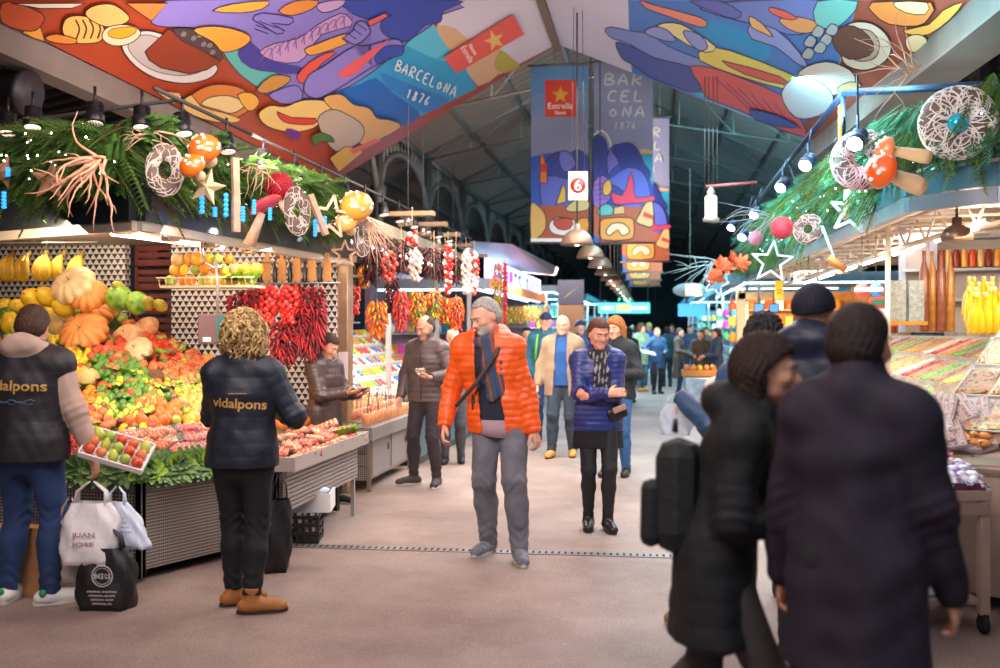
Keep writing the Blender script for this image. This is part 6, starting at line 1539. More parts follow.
for a, b, k in ((AW[0], AW[1], 5), (AW[1], AW[2], 9), (AW[2], AW[3], 13)):
    for i in range(k):
        for zz in (2.80, 2.60, 2.68):
            t = (i + rnd.random() * .6) / k; p = lerp2(a, b, t)
            if zz < 2.65 and rnd.random() < .35: continue
            c = bp[nb % 4].copy() if nb >= 4 else bp[nb]
            if nb >= 4: COL.objects.link(c)
            nb += 1; c.location = (p[0] - .03, p[1] - .05, zz + rnd.uniform(-.05, .05)); c.rotation_euler = (rnd.uniform(-.2, .2), 0, math.atan2(b[1] - a[1], b[0] - a[0]) + rnd.uniform(-.3, .3)); c.scale = (rnd.uniform(.85, 1.15),) * 3
            tag(c, 'green fir bough tied along the top of the fruit stall awning', 'fir bough', GB)
# string lights: tiny lamps, counted ones
fl_ = thing('fairy_lights', 'string of tiny white lights woven through the fir on the fruit stall', 'lights', (-3.3, 6, 2.7)); m = MB(); pts = []; r = random.Random(6)
for t in np.linspace(0, 1, 60): p = lerp2(AW[1], AW[2], t); pts.append((p[0] - .08 + r.uniform(-.05, .05), p[1] - .22 + r.uniform(-.1, .05), 2.66 + .13 * math.sin(t * 31) + r.uniform(-.05, .05)))
for t in np.linspace(0, 1, 60): p = lerp2(AW[2], AW[3], t); pts.append((p[0] + .10 + r.uniform(-.05, .05), p[1] + r.uniform(-.05, .05), 2.64 + .13 * math.sin(t * 31) + r.uniform(-.05, .05)))
m.tube(pts, .0022, 3, 0, False); wl(fl_, m, 'cable', M('cable_green', '1f2c18', .8))
for i in range(100):
    p = Vector(pts[int(i * 1.19)]) - Vector(fl_.location); mb = MB(); mb.ball(p, .006, 6, 4); mb.build('bulb', M('fairy_bulb', 'fff4e4', emit=16), fl_)
# decorations
bark = M('bare_wood', 'cfa88a', .7, var=.25, vs=20); pinkwood = M('pink_root', 'e8ac88', .6)  # roots get a pinker wood colour than the battens
def star_deco(px, py, d, r, label, mat, solid=True, rot=0., tilt=.2, th=.03, name='star_ornament'):
    m = MB(); pts = [(r * (1 if i % 2 == 0 else .42) * math.sin(math.pi * i / 5 + rot), r * (1 if i % 2 == 0 else .42) * math.cos(math.pi * i / 5 + rot)) for i in range(10)]
    if solid:
        n = 10; f = [(x, -th * .1, z) for x, z in pts]; b_ = [(x, th * .1, z) for x, z in pts]; m.add(f + b_ + [(0, -th, 0), (0, th, 0)], [(i, (i + 1) % n, 20) for i in range(n)] + [(n + (i + 1) % n, n + i, 21) for i in range(n)] + [(i, n + i, n + (i + 1) % n, (i + 1) % n) for i in range(n)])
    else:
        for i in range(10):
            a, b = pts[i], pts[(i + 1) % 10]; v = Vector((b[0] - a[0], 0, b[1] - a[1])); L_ = v.length; mid = Vector(((a[0] + b[0]) / 2, 0, (a[1] + b[1]) / 2)); m.box(mid, (L_ * 1.12, th, th * .75), 0, Matrix.Rotation(-math.atan2(v.z, v.x), 3, 'Y'))
    o = m.build(name, mat); o.location = P(px, py, d); o.rotation_euler = (0, 0, tilt); return tag(o, label, 'star')
star_deco(51, 181, 6.0, .135, 'flat brown wooden star behind the bare roots on the awning', M('star_brown', 'a87c58', .7), True, .1)
star_deco(207, 187, 5.75, .115, 'pale gold star just below the pair of spotted toadstools', M('star_gold', 'd8c090', .4, .3), True, .25)
star_deco(331, 217, 8.0, .175, 'open wooden star hanging over the awning edge before the bread shapes', bark, False, .15, .35, .03)
star_deco(345, 254, 8.3, .115, 'small open wooden star dangling lowest, by the steel pillar', bark, False, .0, .2, .02)
star_deco(3, 172, 6.3, .12, 'flat brown star cut by the image edge near blue lights', M('star_brown'), True, .3)
def wicker_ring(px, py, d, R_, r_, label, mat, rot=(90, 0, 0), n=150, seed=1, name='wicker_ring', cat='ring'):
    rr = random.Random(seed); o = thing(name, label, cat, P(px, py, d)); o.rotation_euler = tuple(R(a) for a in rot); m = MB()
    tor = lambda u, v, k=1.: Vector(((R_ + r_ * k * math.cos(v)) * math.cos(u), (R_ + r_ * k * math.cos(v)) * math.sin(u), r_ * .7 * k * math.sin(v)))
    nu, nv = 32, 8; m.add([tor(2 * math.pi * i / nu, 2 * math.pi * j / nv, .9) for i in range(nu) for j in range(nv)], [(i * nv + j, ((i + 1) % nu) * nv + j, ((i + 1) % nu) * nv + (j + 1) % nv, i * nv + (j + 1) % nv) for i in range(nu) for j in range(nv)], 1, True)
    for i in range(int(n * 1.2)):
        u0, v0 = rr.uniform(0, 6.28), rr.uniform(0, 6.28); du, dv = rr.uniform(-1, 1), rr.uniform(-2, 2); m.tube([tor(u0 + du * t, v0 + dv * t, 1.02) for t in (0, .2, .4, .6, .8, 1)], r_ * .02 + .0016, 4, 0, False)
    m.build('wickerwork', [mat, M('wicker_core', '6c5a50', .9)], o); return o
wicker_ring(165, 170, 5.8, .075, .035, 'oval ring of pale wicker on the fruit stall awning beside the toadstools', M('wicker_pale', 'dccabc', .7), (80, 0, 30), 120, 2).scale = (1, 1.5, 1)
wicker_ring(297, 211, 6.9, .07, .04, 'small wicker ring twisted sideways farther along the awning', M('wicker_pale'), (85, 0, 55), 90, 3).scale = (1, 1.6, 1)
wicker_ring(361, 235, 8.3, .07, .035, 'whitewashed wicker ring under the bread-shaped ornament', M('wicker_white', 'e4dcd4', .7), (85, 0, 60), 80, 4).scale = (1, 1.8, 1)
def toadstool(px, py, d, r_, label, tiltx=-.5, tilty=0., cap='e06a1c', group=None):
    o = thing('toadstool_ornament', label, 'ornament', P(px, py, d), 0, group); o.rotation_euler = (R(62) + tiltx * .3, tilty, 0)
    m = MB(); m.lathe([(r_ * .92, -r_ * .1), (r_, .0), (r_ * .95, r_ * .3), (r_ * .72, r_ * .62), (r_ * .38, r_ * .82), (0, r_ * .9)], 18); m.lathe([(r_ * .92, -r_ * .1), (r_ * .3, .02)], 18); m.build('cap', M('toadstool_' + cap, cap, .3, coat=.4), o)
    m = MB()
    for i in range(11):
        a = i * 2.4; e = .35 + (i % 4) * .33; m.ball((r_ * .96 * math.cos(a) * math.cos(e), r_ * .96 * math.sin(a) * math.cos(e), r_ * .88 * math.sin(e)), (r_ * .13, r_ * .13, r_ * .11), 8, 5)
    m.build('spots', M('toadstool_spot', 'f4ecdc', .5), o)
    m = MB(); m.lathe([(r_ * .42, -r_ * 1.1), (r_ * .45, -r_ * .95), (r_ * .28, -r_ * .4), (r_ * .3, .05)], 12); m.build('stem', M('toadstool_stem', 'ecc898', .5), o); return o
toadstool(205, 150, 5.7, .098, 'larger orange toadstool with white spots on the fruit stall awning', -.3, .15); toadstool(193, 167, 5.6, .080, 'smaller orange toadstool with white spots tucked below the larger one', -.5, -.25)
toadstool(357, 207, 8.1, .14, 'brown bread-like toadstool cluster above the open star', -.2, .3, 'd88c34')
toadstool(347, 223, 8.1, .10, 'second ochre toadstool low beside the open wooden star', -.6, -.2, 'dca050')
def ball_orn(px, py, d, r_, label, col, stem_=None):
    o = thing('bead_ball_ornament', label, 'ornament', P(px, py, d)); m = MB(); m.ball((0, 0, 0), r_ * .92, 14, 10); k = 240
    for i in range(k):
        z = 1 - 2 * (i + .5) / k; a = i * 2.39996; q = math.sqrt(1 - z * z); m.ball((r_ * q * math.cos(a), r_ * q * math.sin(a), r_ * z), r_ * .085, 5, 4, 1)
    m.build('beaded_ball', [M('ball_' + col, col, .6), M('ballb_' + col, col, .35, var=.3, vs=80)], o)
    if stem_: m = MB(); m.tube([(0, 0, -r_ * .8), (stem_[0], 0, stem_[1])], [.022, .035], 10); m.build('stem', bark, o)
    return o
ball_orn(279, 186, 6.9, .095, 'dark red beaded ball among the fir of the fruit stall', 'b82030')
m = MB(); m.lathe([(.02, .0), (.16, .015), (.13, .05), (.05, .075), (0, .08)], 16, 0, rot=Matrix.Rotation(R(-30), 3, 'Y')); o = m.build('toadstool_cap_ornament', M('cap_rose', 'd8484c', .35)); o.location = P(267, 207, 6.8); o.scale = (.8, .8, .8); tag(o, 'flat rose-red toadstool cap below the beaded ball', 'ornament')
for i, (x0, y0, x1, y1, d, r0, r1, lab) in enumerate(((262, 213, 249, 245, 6.8, .026, .045, 'tapering wooden stalk leaning out over the awning rail'), (279, 200, 286, 212, 6.85, .02, .026, 'short wooden peg under the beaded ball'), (235, 158, 236, 196, 6.2, .03, .028, 'upper piece of the straight wooden batten on the awning'), (236, 196, 236, 232, 6.15, .03, .03, 'lower piece of the straight wooden batten crossing the fascia'), (310, 195, 326, 235, 7.3, .03, .028, 'flat wooden slat beside the open star'))):
    a, b = P(x0, y0, d), P(x1, y1, d); m = MB(); m.tube([a, b], [r0, r1], 4 if i > 1 else 12, smooth=i < 2); tag(m.build('wooden_batten', bark), lab, 'wood')
def branches(px, py, d, seed, n, L_, label, mat, dirs, curl=.5, r0=.011, name='twig_spray', cat='twigs'):
    r = random.Random(seed); m = MB()
    for i in range(n):
        d0 = Vector(dirs[i % len(dirs)]) + Vector((r.uniform(-1, 1), r.uniform(-.6, .3), r.uniform(-1, 1))) * .35; d0.normalize(); p = Vector((r.uniform(-.06, .06), 0, r.uniform(-.03, .03))); pts = [p]; l = L_ * r.uniform(.6, 1.1)
        for k in range(9): d0 = (d0 + Vector((r.uniform(-1, 1), r.uniform(-1, 1), r.uniform(-1, 1))) * curl * .6 + Vector((0, 0, -.06))).normalized(); pts.append(pts[-1] + d0 * l / 9)
        m.tube(pts, [r0 * (1 - .085 * k) for k in range(10)], 6)
        if i % 2: q = pts[4]; d1 = (d0 + Vector((r.uniform(-1, 1), 0, r.uniform(-1, 1)))).normalized(); m.tube([q, q + d1 * l * .2 + Vector((.01, 0, .01)), q + d1 * l * .38], [r0 * .6, r0 * .45, r0 * .25], 5)
    o = m.build(name, mat); o.location = P(px, py, d); return tag(o, label, cat)
branches(98, 160, 5.75, 4, 17, .42, 'tangle of bare pinkish roots spread over the fir', pinkwood, ((-1, -.2, -.4), (-.7, -.2, -.8), (-.4, -.2, -.6), (.4, -.2, -.6), (-1, -.1, .05)), .55, .010)
branches(150, 136, 5.9, 5, 12, .26, 'thin dry vine looped above the wicker ring', bark, ((-1, 0, -.2), (1, 0, .0), (-1, 0, .1)), .25, .005); branches(256, 168, 6.7, 9, 12, .22, 'dry vine wound beside the red beaded ball', bark, ((1, 0, -.2), (-1, 0, .1), (0, 0, -1)), .6, .005)
branches(368, 222, 8.2, 6, 20, .42, 'spray of pale curved twigs falling past the pepper strings', bark, ((.7, 0, -.9), (.3, 0, -1), (-1, 0, .3), (1, 0, -.5)), .18, .005)
for i, (px, py, d, hh) in enumerate(((4, 200, 6.2, .11), (8, 172, 6.2, .06), (202, 203, 5.9, .13), (215, 212, 6.0, .06), (226, 205, 6.1, .15), (243, 214, 6.3, .10), (254, 207, 6.5, .10), (270, 214, 6.8, .09), (305, 225, 7.2, .09), (315, 228, 7.3, .13), (325, 224, 7.4, .12))):
    m = MB()
    for k in range(5): m.ball((0, 0, (k - 2) * hh * .2), (.016, .016, hh * .11), 8, 5)
    o = m.build('blue_icicle_light', M('blue_light', '2f8cf0', .3, emit=2.2, ecol='1f7cff')); o.location = P(px, py, d); tag(o, 'glowing blue icicle light hung in the fir', 'light', 'blue icicle lights in the fir of the fruit stall')
# spotlight rail
SRX = -2.95
rl = thing('spotlight_rail', 'dark rail carrying the row of spotlights above the fruit stall', 'rail', (SRX, 6, 2.95)); m = MB(); m.tube([(SRX, 5.4, 3.0), (SRX + .1, 15, 3.0)], .013, 6); m.tube([(SRX, 5.7, 3.0), (-4.6, 6.2, 3.0), (-7, 7.0, 3.0)], .013, 6); wl(rl, m, 'bar', iron_d)
def spotlamp(loc, label, group, aim=(.3, -.4, -1), bc='ffdcd0', em=10, r_=.055, bodyc='17161a', energy=0, ec=WARM):
    o = thing('spotlight', label, 'spotlight', loc, 0, group); q = Vector(aim).normalized().to_track_quat('-Z', 'Y'); rt_ = q.to_matrix()
    m = MB(); m.lathe([(r_ * 1.05, -.075), (r_ * 1.1, -.07), (r_ * 1.05, -.02), (r_ * .8, .0), (r_ * .75, .05), (r_ * .4, .06)], 16, rot=rt_)
    for k in range(5): m.lathe([(r_ * .95, .0 + k * .012), (r_ * .95, .005 + k * .012)], 14, rot=rt_)
    m.build('lamp_body', M('lamp_' + bodyc, bodyc, .4, .3), o)
    m = MB(); m.lathe([(r_ * .9, -.079), (r_ * .85, -.083), (0, -.084)], 16, rot=rt_); m.build('lens', M('lens_%s_%g' % (bc, em), bc, .3, emit=em), o)
    m = MB(); m.tube([(0, 0, .02), (0, 0, .16)], .01, 5); m.build('bracket', M('lamp_' + bodyc), o)
    if energy:
        l = spot('spot_beam', Vector(loc) + rt_ @ Vector((0, 0, -.12)), Vector(loc) + Vector(aim).normalized() * 3, energy, ec, 85, .05)
    return o
GS = 'spotlights on the rail above the fruit stall'
for i, (px, py) in enumerate(((33, 116), (95, 112), (142, 116), (8, 122))):
    spotlamp(P(px, py, 6.0 + (2 - i) * .12 if i < 3 else 6.4), 'black spotlight on the outer end of the rail above the fir', GS, (.1, -.2, -1), em=(1.3, 0.3, 1.3, 1.3)[i])
for i in range(15):
    y = 5.75 + i * .62; spotlamp((SRX + .01 * i, y, 2.87), 'black spotlight along the aisle side of the rail above the fruit stall', GS, (.2, -.1, -1), em=.9, energy=14 if i in (0, 3, 6, 9, 12) else 0, ec=(1, .82, .68))
tag(MB().lathe([(.16, -.8), (.16, .5), (.175, .5), (.175, .56)], 20, rot=Matrix.Rotation(R(100), 3, 'Y')).build('air_duct', M('duct_dark', '2a2228', .5), loc=P(-34, 84, 7.6)), 'dark round-edged duct under the canopy beam, cut by the image edge', 'duct')

# ---- tray table on the aisle side, bags and boxes on the ground ----------------------
tt = thing('tray_table', 'steel tray table of packed fruit set against the aisle side of the fruit counter', 'table', (-2.58, 7.1, 0))
m = MB(); m.box((0, 0, .605), (.36, 1.72, .015))
for x_, y_, w_, d_ in ((-.18, 0, .012, 1.72), (.18, 0, .012, 1.72), (0, -.86, .36, .012), (0, .86, .36, .012)): m.box((x_, y_, .65), (w_, d_, .10), bev=.003)
m.build('tray', M('tray_steel', 'c4b8b0', .35, .6), tt)
m = MB()
for k in range(9): m.box((.10, 0, .33 + k * .03), (.012, 1.6, .022))
m.build('slatted_side', M('slat_grey', 'a49a94', .5, .4), tt)
for y_ in (-.75, .75): m = MB(); m.box((.08, y_, .3), (.03, .03, .6)); m.build('leg', steel, tt)
pk = ('packed_red_fruit', 'packed_peaches', 'packed_strawberries', 'packed_melon_slices')
for i in range(14):
    for j in range(3):
        put(pk[(i * 3 + j * 2) % 4], Vector((-2.70 + j * .115, 6.30 + i * .12, .64 + .045 * (2 - j) + rnd.uniform(0, .02))), 'clear-topped pack of red and orange fruit in the steel tray on the aisle side', 'packed fruit', 'packed fruit in the aisle-side tray', rz=rnd.uniform(-.5, .5), sc=1.1, tilt=.4)
for i in range(6): put(('lettuce', 'cabbage_leaf_bunch')[i % 2], Vector((-2.56 + rnd.uniform(-.06, .06), 7.55 + i * .06, .70)), 'small head of greens at the far end of the aisle-side tray', 'greens', 'greens in the aisle-side tray', sc=.6)
def plastic_bag(name, label, mat, w, h, d, loc, rz, handles=True, tilt=0., parent_extra=None, squash=.0):
    o = thing(name, label, 'bag', loc, rz); n, k = 28, 10; m = MB(); vs = []; r = random.Random(int(w * 1000))
    for j in range(k + 1):
        t = j / k; ww = w / 2 * (.86 + .22 * math.sin(math.pi * min(1, .15 + t * .8))) * (1 - .25 * max(0, t - .75) / .25); dd = d / 2 * (1.0 - .55 * t) * (.7 + .5 * math.sin(math.pi * (t * .6 + .2)))
        for i in range(n):
            a = 2 * math.pi * i / n; c, s_ = math.cos(a), math.sin(a); q = .010 * math.sin(5 * a + 9 * t) + .006 * math.sin(11 * a - 5 * t)
            vs.append(((ww + q) * math.copysign(abs(c) ** .6, c) + tilt * t, (dd + q) * math.copysign(abs(s_) ** .6, s_), h * t))
    fs = [(j * n + i, j * n + (i + 1) % n, (j + 1) * n + (i + 1) % n, (j + 1) * n + i) for j in range(k) for i in range(n)] + [tuple(range(n))[::-1]]
    m.add(vs, fs, 0, True); m.build('sack', mat, o)
    if handles:
        for sx in (-1, 1):
            m = MB(); m.tube([(sx * w * .30 + tilt, 0, h * .97), (sx * w * .27 + tilt, 0, h * 1.18), (sx * w * .10 + tilt, 0, h * 1.30), (tilt + sx * .01, 0, h * 1.34)], [w * .12, w * .08, w * .05, w * .03], 8, flat=.35); m.build('handle', mat, o)
    return o
bagw = M('thin_white_plastic', 'ece6e6', .35, bump=.6, bs=18, alpha=.93); bagk = M('black_bag', '1d1a1d', .5, bump=.4, bs=25)
def on_front(o, txt, x, z, w, h, y, mat, name='printed_text'):
    vs, fs, _ = font_mesh(txt, .02); m = MB(); m.add([(x + (a - .5) * w, y, z + (b - .5) * h) for a, b in vs], fs); m.build(name, mat, o)
b1_ = plastic_bag('plastic_bag', 'white carrier bag with faint red print hanging full from the counter', bagw, .30, .34, .20, PZ(92, 505, .18) * 1 + Vector((0, 0, .0)), R(6)); b1_.location = P(92, 562, 5.5); 
red_p = M('faint_red_print', 'a87078', .6); on_front(b1_, 'JUAN', .0, .17, .13, .035, -.108, red_p); on_front(b1_, 'JOSE', .0, .12, .13, .03, -.112, red_p)
b2_ = plastic_bag('plastic_bag', 'slim bluish-white carrier bag with blue print, leaning out beside the fuller one', M('pale_blue_plastic', 'd4dcec', .35, bump=.5, bs=18), .17, .26, .08, P(136, 548, 5.55), R(-4), True, -.12)
for k in range(4): on_front(b2_, 'MERCAT', -.03 - k * .02, .10 + k * .025, .08, .012, -.052 + k * .004, M('blue_print', '5c6c9c', .6))
b3_ = plastic_bag('shopping_bag', 'black shopping bag with pale circle and lines of print standing on the floor', bagk, .30, .34, .16, P(107, 602, 5.45), R(5)); b3_.location.z = 0
pp = M('white_print', 'd8d0d0', .6); m = MB(); m.tube([(.02 + .058 * math.cos(t), -.098, .20 + .058 * math.sin(t)) for t in np.linspace(0, 6.283, 25)], .003, 4); m.tube([(.02 + .045 * math.cos(t), -.098, .20 + .045 * math.sin(t)) for t in np.linspace(0, 6.283, 25)], .0015, 4); m.build('printed_circle', pp, b3_)
on_front(b3_, 'SINCE U.S.', .02, .20, .10, .028, -.1, pp)
for k in range(4): on_front(b3_, 'ORIGINAL SHOPPING'[:17 - k * 2], .02, .115 - k * .022, .17 - k * .02, .010, -.102, pp)
b4_ = plastic_bag('plastic_bag', 'pale grey bag hanging flat behind the full carrier bag', M('grey_plastic', 'b8aca8', .5, bump=.4, bs=20), .16, .36, .07, P(70, 582, 5.56), R(5), True, 0)
b5_ = plastic_bag('shopping_bag', 'black folded bag propped at the canted corner behind the curly-haired stallholder', bagk, .16, .46, .18, P(275, 566, 6.3), R(25), True, .03); b5_.location.z = 0
cb = thing('cardboard_box', 'brown cardboard box on the floor behind the legs of the vest wearer', 'box', P(22, 590, 5.75)); cb.location.z = 0
m = MB(); m.box((0, 0, .2), (.34, .12, .4), bev=.004); m.build('carton', M('cardboard', 'a87850', .8, var=.15), cb); m = MB(); m.box((0, -.062, .33), (.10, .004, .02)); m.build('hand_hole', black_box, cb)
for nm, lab, px, py, d, sz, c in (('foam_box', 'white foam box with crumpled paper beneath the aisle-side tray', 308, 522, 7.35, (.36, .3, .14), 'e6e2e0'), ('milk_crate', 'black slatted plastic crate on the floor beneath the aisle-side tray', 300, 540, 7.2, (.30, .26, .20), '1c1a1c')):
    o = thing(nm, lab, 'box' if nm == 'foam_box' else 'crate', P(px, py, d), R(12)); o.location.z = 0 if nm == 'milk_crate' else .205; m = MB(); t = .015
    if nm == 'foam_box':
        m.box((0, 0, .01), (sz[0], sz[1], .02))
        for x_, y_, w_, d_ in ((-1, 0, t, sz[1]), (1, 0, t, sz[1]), (0, -1, sz[0], t), (0, 1, sz[0], t)): m.box((x_ * sz[0] / 2, y_ * sz[1] / 2, sz[2] / 2), (w_, d_, sz[2]))
        m.build('box', M('foam_white', c, .7), o); m = MB(); m.ball((0, 0, sz[2]), (.17, .13, .04), 9, 5); m.build('crumpled_paper', M('wrap_paper', 'd8dce4', .8, bump=.8, bs=12), o)
    else:
        for z in (.02, .08, .14, .195):
            for x_, y_, w_, d_ in ((-1, 0, t, sz[1]), (1, 0, t, sz[1]), (0, -1, sz[0], t), (0, 1, sz[0], t)): m.box((x_ * sz[0] / 2, y_ * sz[1] / 2, z), (w_, d_, .02))
        for k in range(7): m.box((-.15 + k * .05, -.13, .1), (.012, .014, .2)); m.box((-.15 + k * .05, .13, .1), (.012, .014, .2))
        m.box((0, 0, .01), (sz[0], sz[1], .015)); m.build('crate', M('crate_black', c, .5), o)

# ================================================================ pepper and juice-cup stall
ct = thing('cup_counter', 'steel counter of fruit cups with straws on the aisle side of the pepper stall', 'counter', (-2.98, 9.85, 0))
m = MB(); m.box((0, 0, .56), (.62, 1.70, .13), bev=.006); m.build('counter_edge', M('counter_steel', 'b4acaa', .35, .6), ct)
m = MB(); m.box((-.02, .0, .30), (.52, 1.55, .40)); m.build('cabinet', M('cabinet_steel', '9c9492', .4, .55, var=.1), ct)
for k in range(3): m = MB(); m.box((0, -.79, .16 + k * .14), (.46, .012, .115)); m.build('vent_panel', perf, ct)
for k in range(2): m = MB(); m.box((.245, -.35 + k * .7, .30), (.012, .60, .34)); d_ = m.build('door', M('door_steel', 'a8a09e', .4, .5), ct); m = MB(); m.tube([(.262, -.12 + k * .7, .33), (.262, -.12 + k * .7, .40)], .008, 6); m.build('handle', steel_d, d_)
for x_, y_ in ((-.22, -.75), (.26, -.80), (.26, .75)): m = MB(); m.box((x_, y_, .27), (.035, .035, .54)); m.build('leg', M('leg_wood_steel', '8c7864', .5, .4), ct)
m = MB(); m.lathe([(.045, -.06), (.055, .05), (.052, .055), (.047, .04), (.0, .02)], 10); m.ball((0, 0, -.005), (.044, .044, .055), 8, 5, 1)
cup = m.build('fruit_cup', [M('cup_clear', 'f4d0a0', .2, alpha=.35), M('cut_mango', 'f09428', .4, var=.3, vs=60, col2='e8682c')]); m = MB(); m.tube([(.01, 0, .03), (.025, .01, .20)], .004, 5); m.build('straw', M('straw_dark', '4a3040', .5), cup)
cupc = [M('cut_mango'), M('cut_melon', 'f4c85c', .4, var=.3, vs=60), M('cut_berry', 'c83048', .4, var=.4, vs=60), M('cut_orange', 'f47c1c', .4, var=.3, vs=60)]
strc = [M('straw_dark'), M('straw_red', 'd83038', .5), M('straw_white', 'ece4e0', .5)]
n = 0
for j in range(13):
    for i in range(4):
        c = cup if n == 0 else cup.copy()
        if n:
            c.data = c.data.copy() if n < 4 else cups[n % 4].data; COL.objects.link(c); s2 = cup.children[0].copy(); s2.parent = c; s2.data = s2.data.copy() if n < 3 else straws[n % 3].data; COL.objects.link(s2); s2.rotation_euler = (rnd.uniform(-.2, .2), rnd.uniform(-.2, .2), rnd.uniform(0, 6))
            if n < 3: s2.data.materials[0] = strc[n]; straws.append(s2)
            if n < 4: c.data.materials[1] = cupc[n]; cups.append(c)
        else: cups = [c]; straws = [cup.children[0]]
        c.location = (-3.20 + i * .145, 9.10 + j * .123, .695 + (3 - i) * .035); n += 1
        tag(c, 'small cup of cut fruit with a straw on the counter under the orange peppers', 'cup', 'fruit cups set out on the steel counter')
lb = thing('long_counter', 'blue-grey counter front running on past the fruit cups', 'counter', (-3.0, 13.0, 0)); m = MB(); m.box((0, 0, .42), (.6, 4.3, .70), bev=.01); m.build('counter_front', M('teal_panel', '6c8c98', .4, .3, var=.1), lb); m = MB(); m.box((0.02, 0, .79), (.66, 4.3, .05)); m.build('counter_top', steel, lb); m = MB(); m.box((.1, 0, .04), (.4, 4.2, .08)); m.build('plinth', black_box, lb)
# stepped bins of bright packets behind
def goods_display(label, x0, x1, y0, y1, z0, z1, cols, seed, group, step=.17, cat='display', wx=1):
    """sloping display: one bed, countable packets on it"""
    r = random.Random(seed); m = MB(); m.add([(x0, y0, z0), (x0, y1, z0), (x1, y1, z1), (x1, y0, z1), (x0, y0, z0 - .1), (x0, y1, z0 - .1), (x1, y1, 0.1), (x1, y0, 0.1)], [(0, 1, 2, 3), (0, 4, 5, 1), (0, 3, 7, 4), (1, 5, 6, 2), (3, 2, 6, 7)])
    tag(m.build('sloping_display', M('display_pale', 'c8bcae', .5)), label, cat)
    ny, nx = int(abs(y1 - y0) / step), max(2, int(abs(x1 - x0) / step)); out = []
    for c_ in cols:
        m = MB(); w = step * .88; m.box((0, 0, .02), (w, w * .82, .035), bev=.008)
        for i in range(7): m.ball(((i % 3 - 1) * w * .27, (i // 3 - .8) * w * .26, .045), (w * .17, w * .15, .022), 6, 4, 1)
        out.append(m.build('goods_packet', [M('pk_base_' + c_, 'e8e0d8', .4), M('pk_' + c_, c_, .35, var=.4, vs=40)]))
    for k, o in enumerate(out): o['_proto'] = 1
    ang = math.atan((z1 - z0) / (x1 - x0))
    for i in range(ny):
        for j in range(nx):
            t = (j + .5) / nx; c = out[(i // 2 + j * 3 + r.randrange(2)) % len(out)].copy(); del c['_proto']; COL.objects.link(c)
            c.location = (x0 + (x1 - x0) * t, y0 + (y1 - y0) * (i + .5) / ny, z0 + (z1 - z0) * t); c.rotation_euler = (r.uniform(-.1, .1), -ang, r.uniform(-.15, .15)); tag(c, group[0], 'packet', group[1])
goods_display('sloping display of bright packets behind the fruit cups', -3.35, -4.5, 9.25, 14.5, .80, 1.55, ['e8d440', '58a848', 'e84c54', 'f0f0e8', '4c78c8', 'f09a3c'], 3, ('bright packet of sweets or fruit on the sloping display behind the fruit cups', 'packets on the pepper stall display'))
m = MB(); m.box((-4.9, 12.2, 1.6), (.1, 5.0, 2.2)); tag(m.build('stall_back_wall', M('back_wall_warm', '9c6c5c', .7, var=.5, vs=5, col2='c8b49c')), 'warm cluttered back wall of the pepper stall', 'partition')
for k in range(4):
    m = MB(); m.box((-4.7, 12.2, 1.68 + k * .24), (.3, 4.9, .02)); tag(m.build('wall_shelf', M('shelf_pale', 'd8ccc0', .5)), ['lowest', 'second', 'third', 'highest'][k] + ' pale shelf of jars along the back wall of the pepper stall', 'shelf')
    if k < 3:
        for i in range(34):
            y = 9.83 + i * .143; mm = MB() ; c_ = ('e0b83c', 'c83c30', '5c9a3c', 'e8e0d0', 'd8782c')[(i * 3 + k) % 5]
            if 'jar_' + c_ not in globals(): globals()['jar_' + c_] = MB().lathe([(.04, 0), (.045, .02), (.045, .10), (.032, .12), (.032, .14)], 10).build('jar', M('jar_' + c_, c_, .3))
            else: o = globals()['jar_' + c_].copy(); COL.objects.link(o)
            o = globals()['jar_' + c_] if k == 0 and i < 5 and not globals()['jar_' + c_].get('label') else o
            o.location = (-4.66, y, 1.692 + k * .24); tag(o, 'small jar on the back shelves of the pepper stall', 'jar', 'jars on the pepper stall shelves')
pa = thing('pepper_stall_awning', 'thin steel-edged awning over the hanging pepper strings', 'awning', (-3, 12, 2.6)); m = MB(); m.box((-.9, 0, .06), (2.1, 5.9, .05)); m.build('roof_panel', M('awning_grey', '6c6460', .6), pa); m = MB(); m.box((.16, 0, .03), (.05, 5.9, .12)); m.build('edge_rail', M('rail_warm_steel'), pa)
m = MB(); m.box((.10, 0, -.03), (.03, 5.9, .02)); m.build('hook_rail', steel_d, pa)
for k in range(5): m = MB(); m.tube([(-.5, -2.6 + k * 1.2, .0), (-.5, -1.7 + k * 1.2, .0)], .018, 6); m.build('tube_light', lamp_tube, pa)
for yy in (9.2, 12, 14.8): m = MB(); m.box((0, 0, 1.3), (.06, .06, 2.6)); o = m.build('awning_post', steel); o.location = (-3.5 if yy < 10 else -3.35, yy, 0); tag(o, 'slim steel post of the pepper stall awning, %s' % {9.2: 'next to the fruit stall', 12: 'half way along', 14.8: 'at its far end'}[yy], 'post')
